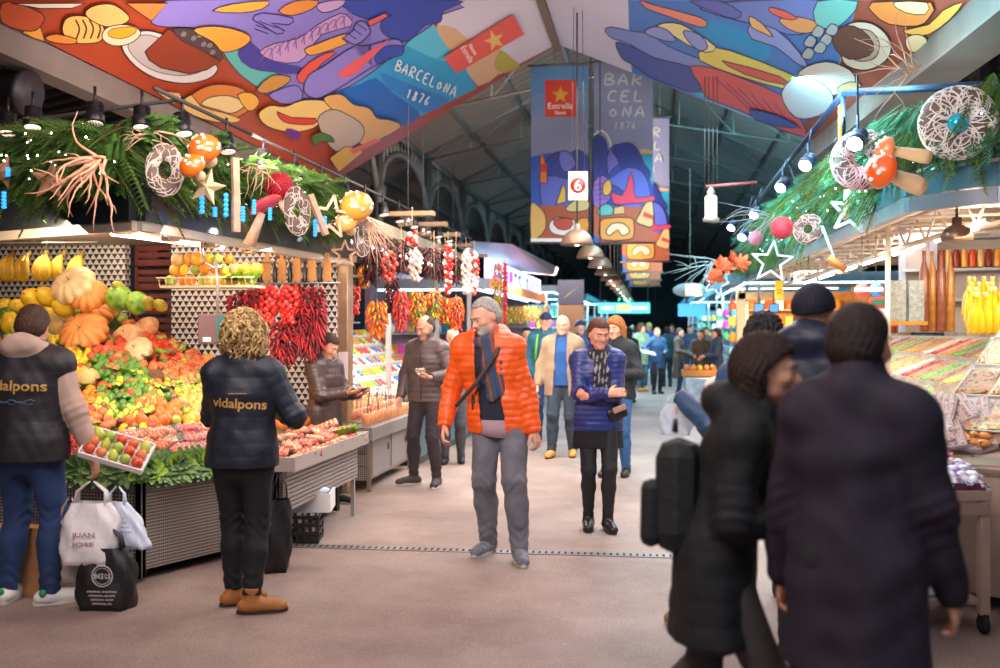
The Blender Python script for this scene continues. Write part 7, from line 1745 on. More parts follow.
GS2 = [('dried', dark, 371, 236, 9.7, .50, .10, 'dark dried pepper string beside the twig spray'), ('dried', dark, 385, 236, 9.9, .42, .09, 'second dark dried pepper string in the upper row'), ('round', pink[:3] + [cord], 389, 250, 9.6, .32, .09, 'rosy red pepper string in the upper row'),
    ('dried', dark, 403, 238, 10.1, .36, .09, 'dark brown chilli string between the rosy one and the garlic'), ('garlic', white, 415, 249, 9.8, .32, .075, 'string of white garlic bulbs on dark cord, largest of the garlic strings'), ('dried', dark, 431, 246, 10.3, .34, .10, 'dark dried chilli bunch just past the garlic'),
    ('dried', dark, 440, 248, 10.6, .34, .08, 'dark chilli bunch beside the red and white chain'), ('round', [M('tom_red'), white[0], cord], 448, 243, 10.2, .52, .05, 'long chain of red and white bulbs'), ('dried', dark, 456, 256, 10.9, .30, .07, 'small dark chilli bunch behind the chain'), ('garlic', white, 466, 250, 10.8, .44, .05, 'slim white garlic string past the red and white chain'),
    ('garlic', [white[0], M('tom_red'), cord], 474, 251, 11.2, .44, .055, 'white garlic string mixed with red bulbs'), ('pepper', orng, 377, 299, 9.3, .38, .11, 'fat orange pepper string hanging over the fruit cups'), ('pepper', pink, 401, 288, 9.7, .42, .08, 'pink and red pepper string between the orange and the mixed ones'),
    ('dried', dark, 392, 275, 9.9, .40, .06, 'thin dark string behind the pink peppers'), ('pepper', multi, 417, 289, 9.8, .38, .085, 'yellow, green and orange pepper string, first of the mixed ones'), ('pepper', multi, 434, 288, 10.1, .30, .085, 'yellow and green pepper string, second of the mixed ones'), ('pepper', multi, 445, 296, 10.4, .26, .07, 'short mixed pepper string half behind its neighbours'), ('pepper', orng[:2] + [M('pep_red'), cord], 456, 295, 10.2, .34, .085, 'orange and red pepper string over the bald shopper'),
    ('pepper', multi, 364, 262, 10.4, .25, .06, 'small mixed pepper string high by the steel pillar'), ('round', red_t, 355, 285, 10.6, .3, .06, 'small red string low behind the steel pillar'), ('round', [M('tom_red'), cord], 505, 262, 15.6, .62, .03, 'thin string of red beads by the glowing sign'), ('pepper', multi[:3] + [cord], 498, 262, 15.2, .45, .07, 'green and red bell-shaped string beside the bead string')]
for i, (kd, mt, px, py, d, L_, w_, lab) in enumerate(GS2):
    o = string_thing(kd, mt, P(px, py, d), L_ * d / 9.9, lab, 'strings hung along the pepper stall', w_, int(L_ * (420 if kd == 'pepper' else 190 if kd == 'dried' else 90)), 40 + i)
    m = MB(); zt = 2.59 - o.location.z; m.tube([(0, 0, 0), (0, 0, max(.03, zt))], .003, 4); m.build('hanging_cord', cord, o)
o = thing('santa_ornament', 'red and white ornament tied above the large garlic string', 'ornament', P(412, 239, 9.6)); m = MB()
for i in range(9): a = i * 2.4; m.ball((.04 * math.cos(a), .02 * math.sin(a), -.05 + i * .013), .028, 7, 5, i % 2)
m.build('bobbles', [M('tom_red'), white[0]], o); m = MB(); m.tube([(0, 0, .05), (0, 0, .32)], .003, 4); m.build('hanging_cord', cord, o)
for k in range(5):
    o = thing('ledge_spotlight', 'wooden ledge with a small pale spotlight high over the pepper stall', 'spotlight', P(408 + k * 15, 214 + k * 10.5, 10.8 + k * 1.1), 0, 'ledge spotlights over the pepper stall'); m = MB(); m.box((0, 0, 0), (.6, .12, .05)); m.build('ledge', M('ledge_wood', '8c7458', .7), o); m = MB(); m.lathe([(.05, -.13), (.045, -.04), (.02, -.03)], 10); m.build('lamp', M('chrome'), o); m = MB(); m.tube([(0, 0, 0), (0, 0, 1.2)], .006, 4); m.build('hanger', iron_d, o)

# ================================================================ corner stall with the glowing sign, and the far stalls
def blob_panel_mat(name, cols, scale, emit):
    """backlit panel with blotches of colour"""
    m = M(name, cols[0], .5); nt = m.node_tree; N = nt.nodes; L = nt.links; b = N['Principled BSDF']; tc = N.new('ShaderNodeTexCoord')
    v = N.new('ShaderNodeTexVoronoi'); v.inputs['Scale'].default_value = scale; L.new(tc.outputs['Object'], v.inputs['Vector']); s_ = N.new('ShaderNodeSeparateColor'); L.new(v.outputs['Color'], s_.inputs[0])
    r = N.new('ShaderNodeValToRGB'); r.color_ramp.interpolation = 'CONSTANT'
    while len(r.color_ramp.elements) < len(cols): r.color_ramp.elements.new(.5)
    for i, c in enumerate(cols): r.color_ramp.elements[i].position = i / len(cols); r.color_ramp.elements[i].color = (*lin(c), 1)
    L.new(s_.outputs[0], r.inputs[0]); L.new(r.outputs[0], b.inputs['Base Color'])
    if emit: L.new(r.outputs[0], b.inputs['Emission Color']); b.inputs['Emission Strength'].default_value = emit
    return m
cyan_tube = M('cyan_tube', 'c8f0ff', .4, emit=5, ecol='a8e4ff'); blue_tube = M('blue_tube', '9cd0ff', .4, emit=4, ecol='7cc0ff')
sg = thing('light_sign', 'long backlit sign with violet and blue letters on white, above the corner stall', 'sign', (-2.62, 18.6, 2.45)); m = MB(); m.box((0, 0, 0), (.08, 7.0, .52)); m.build('light_box', M('sign_glow', 'c8d0ff', .4, emit=1.5, ecol='c4ccff'), sg)
r = random.Random(4); gl = [M('sign_magenta', 'e838d8', .4, emit=1.6), M('sign_violet', '5a38d0', .4, emit=.9), M('sign_blue', '3870e8', .4, emit=1.0)]
for i, ch in enumerate('FRUITS SUCS'):
    if ch == ' ': continue
    vs, fs, _ = font_mesh(ch, .02); y0 = -3.1 + i * .57; m = MB(); m.add([(.045, y0 + a * .42, -.17 + b * .34) for a, b in vs], fs); m.build('letter', gl[(i * 2) % 3], sg)
def stall(label, x0, x1, y0, y1, roofc, wallc, edge, z=2.45, cat='stall', side=1, tube=None, name='market_stall', counterc='7c8c94', shelves=True, goods=None, seed=1):
    """a counter, posts, back wall and flat awning; x0 is the aisle edge"""
    o = thing(name, label, cat, (x0, (y0 + y1) / 2, 0)); L_ = y1 - y0; W = x1 - x0; 
    m = MB(); m.box((W * .14, 0, .45), (abs(W) * .28, L_ * .98, .86)); m.build('counter', M('cnt_' + counterc, counterc, .5, .2), o)
    m = MB(); m.box((W, 0, 1.3), (.08, L_, 2.6)); m.build('back_wall', M('wall_' + wallc, wallc, .7, var=.3), o)
    m = MB(); m.box((W * .45, 0, z + .07), (abs(W) * 1.1, L_ * 1.04, .05)); m.build('roof_panel', M('roof_' + roofc, roofc, .6), o)
    m = MB(); m.box((-W * .10, 0, z + .02), (.06, L_ * 1.04, .16)); m.box((W * .45, -L_ * .52, z + .02), (abs(W) * 1.1, .06, .16), 1); m.build('fascia', [edge, M('roof_' + roofc, roofc, .6)], o)
    for t in (-.49, 0, .49): m = MB(); m.box((W * .1, L_ * t, z / 2), (.06, .06, z)); m.build('post', steel, o)
    if tube: 
        for t in range(max(2, int(L_ / 1.6))): m = MB(); yy = -L_ / 2 + (t + .5) * 1.6; m.tube([(W * .02, yy - .6, z - .07), (W * .02, yy + .6, z - .07)], .02, 6); m.build('tube_light', tube, o)
        m = MB(); m.tube([(0, -L_ * .5 - .02, z - .07), (W * .9, -L_ * .5 - .02, z - .07)], .02, 6); m.build('tube_light', tube, o)
    r = random.Random(seed)
    for k, sz in enumerate((1.15, 1.5, 1.85)):
        m = MB(); m.box((W * .9, 0, sz), (.3, L_ * .95, .02)); sh = m.build('shelf', M('shelf_pale', 'd8ccc0', .5), o)
    m = MB(); m.box((W * .55, L_ * .5, 1.3), (abs(W) * .9, .06, 2.2)); m.build('end_wall', M('wall_' + wallc), o)
    for sz in (1.3, 1.65, 2.0): m = MB(); m.box((W * .55, L_ * .5 - .16, sz), (abs(W) * .85, .26, .02)); m.build('shelf', M('shelf_pale'), o)
    return o
def goods_row(x, ys, z, cols, size, group, lab, name='goods_box', seed=1, jit=.02, zs=1., xs=None):
    r = random.Random(seed); pr = []
    for c in cols:
        if r.random() < .5: name = 'carton'; m = MB(); m.box((0, 0, size * zs * .5), (size * .8, size * .8, size * zs), bev=size * .08)
        else: name = 'bottle'; m = MB(); m.lathe([(size * .36, 0), (size * .4, size * .1), (size * .4, size * .7 * zs), (size * .2, size * .9 * zs), (size * .2, size * 1.05 * zs)], 8)
        o = m.build(name, M('gd_' + c, c, .4, emit=0)); o['_proto'] = 1; pr.append(o)
    for i, y in enumerate(ys):
        c = pr[r.randrange(len(pr))].copy(); del c['_proto']; COL.objects.link(c); c.location = (x + r.uniform(-jit, jit) if xs is None else xs[i], y, z); c.rotation_euler.z = r.uniform(-.2, .2); tag(c, lab, 'goods', group)
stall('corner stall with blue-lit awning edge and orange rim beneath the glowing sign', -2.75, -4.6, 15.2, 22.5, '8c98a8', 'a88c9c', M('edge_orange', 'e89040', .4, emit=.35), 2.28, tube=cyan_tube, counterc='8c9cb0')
VIV = ['e83c9c', 'f0c83c', '3cb8d8', 'f4f0f4', '8c4cd8', 'f07830', '5cc85c']
for k, sz in enumerate((.90, 1.17, 1.52, 1.87)): goods_row(-3.0 if k == 0 else -4.38, [15.4 + i * .2 for i in range(34)], sz, VIV, .15, 'goods on the corner stall', 'small bright carton or bottle at the corner stall under the glowing sign', seed=k)
for i in range(11):
    p = P(504 + i * 4.2, 305, 15.9 + i * .35); string_thing('pepper', [M('pep_yellow'), M('pep_orange'), M('pep_green'), cord], p, .30, 'short yellow and orange string in the row under the orange awning rim', 'strings under the orange rim', .09, 50, 70 + i)
rp = thing('sloping_roof_panel', 'grey and white sloping roof panel jutting over the glowing sign', 'roof panel', (0, 0, 0)); a = [P(478, 243, 15.5), P(512, 244, 15.2), P(559, 268, 21), P(556, 276, 21), P(540, 272, 20)]; m = MB(); n = 5; m.add([p for p in a] + [p + Vector((-.6, .1, .06)) for p in a], [(0, 1, 2, 3, 4), (9, 8, 7, 6, 5)] + [(i, 5 + i, 5 + (i + 1) % 5, (i + 1) % 5) for i in range(5)]); m.build('panel', M('roof_panel_pale', '9c9498', .5, .2), rp)
nb_ = thing('navy_sign', 'navy sign with a small yellow and white pointed drawing above the beige wall', 'sign', P(571, 292, 24)); m = MB(); m.box((0, 0, 0), (.64, .06, .60)); m.build('board', M('navy_board', '16204c', .5), nb_); m = MB(); m.tube([(-.16, -.04, -.14), (.02, -.04, .0)], .05, 6, 0, flat=.2); m.build('drawing_body', M('sign_yellow', 'e8c84c', .5), nb_); m = MB(); m.tube([(.02, -.04, 0), (.10, -.04, .06), (.22, -.04, .15)], [.03, .012, .004], 6, flat=.3); m.build('drawing_tip', M('sign_pale', 'e0e4d8', .5), nb_); m = MB(); m.box((0, .08, -1.2), (.64, .1, 1.9)); m.build('beige_wall', M('beige_wall', '9c7858', .7), nb_)
m = MB(); m.box((.0, .3, -1.7), (.64, .1, 1.4)); m.build('base', M('beige_wall'), nb_)
# far stalls on both sides and the end of the aisle
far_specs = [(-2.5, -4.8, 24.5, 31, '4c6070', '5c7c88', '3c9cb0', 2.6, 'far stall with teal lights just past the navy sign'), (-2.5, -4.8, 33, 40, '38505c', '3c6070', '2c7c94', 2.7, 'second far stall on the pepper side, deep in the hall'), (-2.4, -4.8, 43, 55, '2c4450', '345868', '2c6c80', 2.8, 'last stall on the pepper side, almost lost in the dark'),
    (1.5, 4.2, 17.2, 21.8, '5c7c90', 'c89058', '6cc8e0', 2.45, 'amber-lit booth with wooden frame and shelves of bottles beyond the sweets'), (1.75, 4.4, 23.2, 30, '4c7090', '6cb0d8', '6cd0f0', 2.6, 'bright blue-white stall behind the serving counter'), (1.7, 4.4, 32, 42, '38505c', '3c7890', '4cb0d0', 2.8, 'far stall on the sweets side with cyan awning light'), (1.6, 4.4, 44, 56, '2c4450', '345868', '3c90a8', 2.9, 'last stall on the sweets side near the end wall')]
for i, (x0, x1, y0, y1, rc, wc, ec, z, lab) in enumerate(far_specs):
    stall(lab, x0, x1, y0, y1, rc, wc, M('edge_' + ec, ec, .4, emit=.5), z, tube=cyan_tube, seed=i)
    sx = 1 if x1 > x0 else -1
    for k, sz in enumerate((.89, 1.17, 1.52)):
        n = min(24, int((y1 - y0) / .3)); ec_ = ['f0a030', 'd87820', 'f4d060', 'f4f0e0', 'e86830'] if i == 3 else VIV + ['e8f4ff', '58c0e8']
        if y1 < 32: goods_row(x0 + sx * .3 if k == 0 else x1 - sx * .25, [y0 + .2 + j * .3 for j in range(n)], sz, ec_, .22, 'goods on stall ' + lab, 'carton or bottle on show at the ' + ' '.join(lab.split()[:7]), seed=i * 5 + k)
    if y1 < 32 or i == 5:
        for k, sz in enumerate((1.31, 1.66, 2.01)): goods_row(0, [y1 - .2] * 12, sz, ec_, .2, 'end-wall goods on stall ' + lab, 'carton or bottle on the end wall of the ' + ' '.join(lab.split()[:7]), seed=i * 5 + k, xs=[x0 + sx * (.15 + j * .2) for j in range(12)])
    area('end_wall_fill', (x0 + sx * .9, y1 - 1.6, z - .1), (x0 + sx * 1.1, y1, 1.5), (1.4, .3), 60 if i != 3 else 45, (.6, .9, 1) if i != 3 else (1, .72, .4))  # unseen fill added to brighten the end wall and its shelves
    if y0 > 30 or i == 0: l = area('far_stall_lamp', (x0 + sx * .5, (y0 + y1) / 2, z - .15), (x0 + sx * 1.0, (y0 + y1) / 2, .8), (.6, 5), 200, (.45, .85, 1))
spot_l = area('amber_booth_light', (2.0, 19, 2.35), (3.2, 19.2, 1.4), (.6, 3.6), 90, (1, .74, .42))
fr_ = thing('booth_frame', 'pale wooden door frame at the aisle corner of the amber booth', 'frame', P(741, 331, 16.6)); fr_.location.z = 0; m = MB(); m.box((0, 0, 1.1), (.14, .14, 2.2)); m.box((.7, 0, 2.15), (1.5, .14, .12)); m.build('frame', M('booth_wood', 'e8b880', .5, var=.1), fr_)
for px, lab in ((759, 'small dark screen first inside the amber booth'), (774, 'small dark screen second inside the amber booth')): o = thing('screen', lab, 'screen', P(px, 308, 16.4)); m = MB(); m.box((0, 0, 0), (.17, .03, .16), bev=.005); m.build('housing', black_box, o); m = MB(); m.box((0, -.017, 0), (.14, .004, .13)); m.build('display', M('screen_blue', '4c88c8', .3, emit=.8), o); m = MB(); m.tube([(0, .03, .08), (0, .03, .8)], .01, 4); m.build('pole', steel, o)
o = thing('yellow_sign', 'small yellow hanging sign over the amber booth', 'sign', P(779, 290, 13.5)); m = MB(); m.box((0, 0, 0), (.11, .02, .26), bev=.004); m.build('plate', M('sign_yellow2', 'f4b020', .4, emit=.5), o); m = MB(); m.tube([(0, 0, .12), (0, 0, .5)], .004, 4); m.build('wire', M('lamp_cord'), o); m = MB(); m.box((0, -.012, .0), (.07, .003, .012)); m.box((0, -.012, -.04), (.06, .003, .012)); m.build('print', M('sign_red'), o)
o = thing('oval_sign', 'oval pinkish hanging sign with a pale square over the blue-white stall', 'sign', P(690, 290, 24)); m = MB(); m.lathe([(.42, -.04), (.42, .04)], 28, rot=Matrix.Rotation(R(90), 3, 'X')); q = m.build('disc', M('oval_grey', '7c9ca8', .4, emit=.15), o); q.scale = (1, 1, .42); m = MB(); m.box((0.08, -.05, .0), (.40, .02, .30), bev=.01); m.build('panel', M('oval_pink', 'e8b8a8', .4, emit=.35), o); m = MB(); m.tube([(0, 0, .15), (0, 0, 3)], .01, 4); m.build('rod', M('lamp_cord'), o)
o = thing('information_board', 'flat bright blue panel above the heads at the blue-white stall', 'sign', P(692, 310, 25)); m = MB(); m.box((0, 0, 0), (.70, .05, .32)); m.build('panel', M('panel_blue', '2c8cd8', .4, emit=.7), o); m = MB(); m.tube([(0, 0, .15), (0, 0, .8)], .01, 4); m.build('rod', M('lamp_cord'), o)
o = thing('teal_sign', 'wide teal and white illuminated sign across the far aisle', 'sign', P(624, 308, 33)); m = MB(); m.box((0, 0, 0), (1.75, .1, .36)); m.build('light_box', M('teal_glow', '4cc8d8', .4, emit=1.1), o); m = MB(); m.box((0, -.06, 0), (.5, .03, .24)); m.build('picture_panel', M('teal_pic', 'd8c878', .4, emit=.6), o); m = MB(); m.box((-.55, -.06, 0), (.42, .03, .10)); m.box((.55, -.06, 0), (.5, .03, .10)); m.build('lettering', M('teal_white', 'e8fcff', .4, emit=1.6), o)
m = MB(); m.tube([(-.18, 0, .25), (-.10, 0, .55), (.0, 0, .62), (.12, 0, .55), (.22, 0, .25)], .03, 6); m.tube([(0, 0, .62), (.02, 0, .25)], .03, 6); m.build('neon_figure', M('neon_green', '3ce0b0', .4, emit=2.5), o)
for sx in (-.8, .8): m = MB(); m.tube([(sx, 0, .15), (sx, 0, 6)], .015, 4); m.build('rod', M('lamp_cord'), o)
# basket counter in the crowd
o = thing('basket_counter', 'chrome-sided counter with a shallow basket of round buns or fruit among the far crowd', 'counter', P(700, 385, 19.6)); o.location.z = 0; m = MB(); m.box((0, 0, .32), (.62, .5, .60), bev=.02); m.build('cabinet', M('chrome_side', 'a8b8c8', .25, .7, var=.4, vs=7), o); m = MB(); m.box((0, 0, .70), (.74, .55, .14), bev=.03); m.build('basket', M('basket_brown', 'b87838', .8, bump=.6, bs=60), o)
for i in range(15): put(('peach', 'orange', 'lemon')[i % 3], o.location + Vector(((i % 5 - 2) * .13, (i // 5 - 1) * .13, .81)), 'round fruit in the shallow basket on the chrome-sided counter', 'fruit', 'fruit in the crowd-side basket', sc=1.4)
o = thing('floral_bag', 'colourful flowered bag low beside the bobbed hair, in front of the basket counter', 'bag', P(722, 386, 13)); o.location.z = .68; m = MB(); m.ball((0, 0, .13), (.24, .12, .15), 14, 9); m.build('bag_body', M('floral', 'e8a0a0', .7, var=.5, vs=22, col2='3c8c6c'), o); m = MB(); m.tube([(-.1, 0, .26), (0, 0, .38), (.1, 0, .26)], .012, 6); m.build('handle', M('tom_red'), o); m = MB(); m.box((0, 0, -.34), (.4, .3, .68)); m.build('stand', black_box, o)
lt = thing('lantern_lamp', 'white glass cylinder lamp hanging from a reddish bar before the dark hall', 'lamp', P(711, 206, 12)); m = MB(); m.lathe([(.07, -.16), (.075, -.14), (.075, .10), (.07, .12)], 16); m.build('glass', M('lantern_glass', 'e8d8c8', .3, emit=.7), lt); m = MB(); m.lathe([(.10, -.19), (.10, -.15), (.07, -.14)], 16); m.lathe([(.05, .12), (.05, .18), (.015, .24)], 12); m.build('metal_cap', M('lantern_metal', 'b8a898', .4, .6), lt)
for k in range(4): m = MB(); m.tube([(.05 * (k - 1.5), 0, .2), (.05 * (k - 1.5), 0, 1.6)], .004, 4); m.build('wire', M('lamp_cord'), lt)
m = MB(); m.tube([(-.06, 0, .24), (.55, 0, .28)], .02, 6); m.build('bar', M('bar_red', '8c4848', .5), lt)
# shoulder things of the people in the aisle
hb = thing('handbag', 'small dark handbag with tan flap at the hip of the person with crossed arms', 'handbag', P(617, 413, 7.52)); hb.rotation_euler = (0, R(-20), R(20)); m = MB(); m.box((0, 0, 0), (.17, .07, .11), bev=.03); m.build('bag_body', M('bag_black', '16181f', .4), hb); m = MB(); m.box((.02, -.03, .03), (.11, .03, .05), bev=.012); m.build('flap', M('bag_tan', 'b88c78', .5), hb); m = MB(); m.tube([(-.06, 0, .05), (-.10, .0, .14), (-.16, .03, .24)], .005, 5); m.build('strap', M('bag_black'), hb)
ob = thing('messenger_bag', 'small brown bag on the strap of the person in the orange jacket', 'bag', P(477, 402, 6.72)); m = MB(); m.box((0, 0, 0), (.07, .10, .14), bev=.02); m.build('bag_body', M('strap_brown'), ob); m = MB(); m.tube([(.0, -.05, .06), (.03, -.09, .12)], .01, 5); m.build('strap', M('strap_brown'), ob)
bpack = thing('rucksack', 'black rucksack worn on the back of the person with bobbed hair', 'rucksack', P(680, 495, 3.25)); bpack.rotation_euler = (0, R(8), R(82)); m = MB()
m.box((0, 0, 0), (.26, .15, .38), bev=.07); m.box((0, .085, -.06), (.21, .07, .22), bev=.03); m.build('pack', M('rucksack_black', '0f1016', .7, bump=.5, bs=30), bpack)
m = MB(); m.tube([(.09, -.07, .16), (.10, -.16, .22), (.11, -.28, .16), (.11, -.30, -.05), (.09, -.14, -.16)], .02, 6, flat=.4); m.build('strap', M('rucksack_black'), bpack); m = MB(); m.tube([(-.03, .02, .21), (0, .02, .25), (.03, .02, .21)], .008, 5); m.build('handle', M('rucksack_black'), bpack); m = MB(); m.tube([(-.09, .10, -.02), (0, .118, -.01), (.09, .10, -.02)], .004, 4); m.build('zip', steel_d, bpack)
wb = plastic_bag('plastic_bag', 'thin translucent white bag held out by the person with tousled hair', M('thin_bag', 'dfe8f4', .3, alpha=.45, bump=.5, bs=20), .15, .17, .08, (.11, 5.32, .99), .2, True, .0)

# ================================================================ sweets and dried fruit stall on the right
A0, A1, A2 = (3.2, 4.8), (1.55, 5.95), (1.62, 16.4)           # front edge (canted) and aisle edge
n1 = Vector((A1[0] - A0[0], A1[1] - A0[1], 0)).normalized(); in1 = Vector((.572, .82, 0)); in2 = Vector((1, 0, 0))
sc_ = thing('sweets_counter', 'long counter of the sweets stall turning the corner at the aisle', 'counter', (2.6, 8, 0))
m = MB(); poly = [(3.2, 4.8), (1.55, 5.95), (1.62, 16.4), (3.9, 16.4), (4.4, 8.5), (4.4, 5.0)]; m.prism(poly[::-1], (0, 0, .08), (1, 0, 0), (0, 1, 0), (0, 0, .66)); wl(sc_, m, 'counter_body', M('counter_cream', 'b8a090', .5, .1, var=.1))
m = MB(); m.tube([(3.2, 4.78, .78), (1.53, 5.94, .78), (1.60, 16.4, .78)], .025, 8); wl(sc_, m, 'edge_rail', M('rail_warm_steel'))
nut = lambda n, c, c2=None: M('sweet_' + n, c, .45, var=.5, vs=45, col2=c2, bump=.6, bs=60)
SW = [nut('almond', 'c08850', 'a06a38'), nut('apricot', 'f0902c'), nut('kiwi', '8cc840'), nut('cherry', 'c8202c'), nut('mango', 'f4b83c'), nut('walnut', 'd0a878'), nut('white', 'f0e4d4', 'd8c4a8'), nut('fig', '8c6040'), nut('pine', 'ecd09c'), nut('gummy', 'f06848', 'f4c040'), nut('berry', '5c2030')]
glass = M('acrylic', 'f4f0ec', .08, alpha=.10); frame_ = M('bin_frame', 'd8c8b8', .3, .4)
def bin_proto(mat, w=.20, l=.36):
    o = MB(); o.box((0, 0, .005), (w * .97, l * .97, .01)); 
    for x_, y_, ww, dd in ((-.5, 0, .006, l), (.5, 0, .006, l), (0, -.5, w, .006), (0, .5, w, .006)): o.box((x_ * w, y_ * l, .04), (ww, dd, .08))
    t = o.build('sweets_bin', frame_); t['_proto'] = 1; m = MB(); nx, ny = 8, 15; r = random.Random(3)
    m.add([((i / nx - .5) * w * .93, (j / ny - .5) * l * .93, .055 + .018 * math.sin(math.pi * i / nx) + r.uniform(0, .016)) for i in range(nx + 1) for j in range(ny + 1)], [(i * (ny + 1) + j, (i + 1) * (ny + 1) + j, (i + 1) * (ny + 1) + j + 1, i * (ny + 1) + j + 1) for i in range(nx) for j in range(ny)], 0, True)
    for k in range(60): m.ball((r.uniform(-.45, .45) * w, r.uniform(-.45, .45) * l, .074 + r.uniform(-.004, .01)), (.014, .011, .009), 6, 4, 0)
    c = m.build('contents', mat, t); c['kind'] = 'stuff'; m = MB(); m.box((0, .02, .105), (w, l * .9, .006), 0, Matrix.Rotation(R(4), 3, 'X')); m.build('lid', glass, t); return t
binp = [bin_proto(m_) for m_ in SW]
slope = .43; zb = .85
def bank2(d): return zb + slope * d
ang = math.atan(slope)
def lay(origin, along, inward, n, rows, lab, group, pick, w=.21, l=.42, start=0):
    up = Vector((inward.x, inward.y, slope)).normalized(); al = along.normalized(); nn = al.cross(up); nn = nn if nn.z > 0 else -nn
    if al.cross(up).z < 0: al2 = -al
    else: al2 = al
    Rm = Matrix((al2, up, nn)).transposed().to_4x4()
    for rw in range(rows):
        for i in range(start, n):
            p = origin + al * (i + .5) * w + inward * (.22 + rw * .40); p.z = bank2(.22 + rw * .40) + .05; k = pick(i, rw); c = copy_tree(binp[k])
            if '_proto' in c: del c['_proto']
            c.matrix_world = Matrix.Translation(p) @ Rm; tag(c, lab, 'sweets bin', group)
pickf = lambda i, r_: {1: [0, 5, 0, 7, 5, 0, 8, 9][i % 8], 2: [8, 6, 5, 6, 1, 9, 1, 0][i % 8], 3: [1, 2, 3, 4, 4, 6, 8, 5][(i + 5) % 8]}.get(r_, [6, 8, 6, 5, 6, 6, 5, 8][i % 8])
def bed(pts, label):
    m = MB(); m.add(pts, [tuple(range(len(pts)))]); tag(m.build('display_board', M('board_cream', 'd8c4b0', .5)), label, 'display board')
o1 = Vector((*A1, 0)); al1 = Vector((A0[0] - A1[0], A0[1] - A1[1], 0)).normalized()
bed([o1 + Vector((0, 0, zb)), o1 + al1 * 1.95 + Vector((0, 0, zb)), o1 + al1 * 1.95 + in1 * 2.4 + Vector((0, 0, bank2(2.4))), o1 + in1 * 2.4 + Vector((0, 0, bank2(2.4)))], 'sloping cream board under the bins at the canted corner of the sweets stall')
lay(o1, al1, in1, 9, 5, 'clear-lidded bin of nuts or sweets in the tiered rows at the sweets stall corner', 'bins on the corner slope of the sweets stall', pickf)
o2 = Vector((1.64, 6.4, 0)); bed([o2 + Vector((0, .1, zb)), o2 + Vector((0, 9.3, zb)), o2 + Vector((1.5, 9.3, bank2(1.5))), o2 + Vector((1.5, 1.2, bank2(1.5)))], 'sloping cream board under the bins along the aisle side of the sweets stall')
lay(o2, Vector((0, 1, 0)), in2, 26, 3, 'clear-lidded bin of nuts or sweets in the rows along the aisle side', 'bins on the aisle slope of the sweets stall', lambda i, r_: [9, 1, 4, 3, 0, 6, 2][(i * 2 + r_ * 3) % 7], start=3, w=.30)
for k in range(6):                                            # rails between the tiers
    a = o1 + in1 * (.02 + k * .40); a.z = bank2(.02 + k * .4) + .13; b = a + al1 * 2.2; m = MB(); m.tube([a, b], .009, 6)
    for j in range(11): q = a.lerp(b, j / 10); m.tube([q, q + Vector((0, 0, -.10))], .005, 4)
    tag(m.build('tier_rail', M('rail_dark_steel', '8c8078', .4, .6)), ['lowest', 'second', 'third', 'fourth', 'fifth', 'highest'][k] + ' slim rail between the tiers of bins at the corner slope', 'rail')
# bottles of oil at the top, spice shelves, post of yellow pasta bags
glb = M('oil_bottle', 'e8b020', .15, alpha=.9, coat=.5); bl = MB(); bl.lathe([(.032, 0), (.036, .02), (.036, .15), (.014, .21), (.013, .26), (.017, .265), (.017, .28)], 10); bl.tube([(0, 0, .28), (0, 0, .30)], .016, 8, 1); bo = bl.build('oil_bottle', [glb, M('cork', 'd8b888', .7)]); k = 0
for i in range(9):
    for j in range(4):
        c = bo if k == 0 else bo.copy()
        if k: COL.objects.link(c)
        k += 1; p = P(972 + i * 8 - j * 2, 334 - j * 6, 6.95 + j * .15); c.location = p; c.rotation_euler = (.12, rnd.uniform(-.1, .1), 0); tag(c, 'golden oil bottle in the ranks at the top of the corner slope', 'bottle', 'golden bottles above the sweets')
for k in range(10):
    p = P(898 + k * 5.5, 318, 8.3 + k * .02); m = MB(); m.lathe([(.03, -.0), (.034, .02), (.034, .2), (.02, .24), (.02, .3)], 8); o = m.build('tall_jar', M('jar_amber' if k % 3 else 'jar_olive', 'd08830' if k % 3 else '8c8c50', .3)); o.location = p; tag(o, 'tall amber or olive jar standing in the row beside the clear dispenser', 'jar', 'tall jars beside the dispenser')
ds = thing('dispenser', 'pair of tall clear dispensers with grey contents beside the amber jars', 'dispenser', P(906, 322, 8.0)); 
for sx in (-.07, .07): m = MB(); m.box((sx, 0, .17), (.12, .12, .34), bev=.008); m.build('hopper', M('hopper_grey', 'a8a8a0', .25, var=.3, vs=40), ds)
m = MB(); m.box((0, 0, -.01), (.30, .16, .03)); m.build('base', M('jar_amber'), ds)
for i, px in enumerate((924, 932, 941, 950)): m = MB(); m.lathe([(.036, -.1), (.04, -.08), (.04, .40), (.016, .50), (.016, .58), (.02, .585)], 12); o = m.build('tall_bottle', M('tall_bt' + str(i % 2), ('9c5c44', 'c88840')[i % 2], .25, var=.3, vs=20)); o.location = P(px, 320, 8.2 + .05 * (i % 2)); tag(o, 'tall %s bottle, %s in the row beside the clear dispensers' % (('brown-red', 'amber')[i % 2], ('first', 'second', 'third', 'last')[i]), 'bottle')
sh_ = thing('spice_shelf', 'pale shelf unit with red and orange spice jars above the golden bottles', 'shelf', P(978, 300, 9.0)); sh_.rotation_euler.z = R(-10); 
for z in (.0, .28, .58): m = MB(); m.box((0, 0, z), (1.3, .25, .025)); m.build('shelf_board', M('shelf_blue_grey', 'a8b0b8', .5), sh_)
for x in (-.65, -.38): m = MB(); m.box((x, .02, .2), (.05, .25, 1.0)); m.build('upright', M('upright_blue', '8c94a8', .5), sh_)
m = MB(); m.box((0, .14, .2), (1.3, .02, 1.0)); m.build('back_panel', M('back_grey', 'c4b8b0', .5), sh_)
bpy.context.view_layer.update()
sj = []
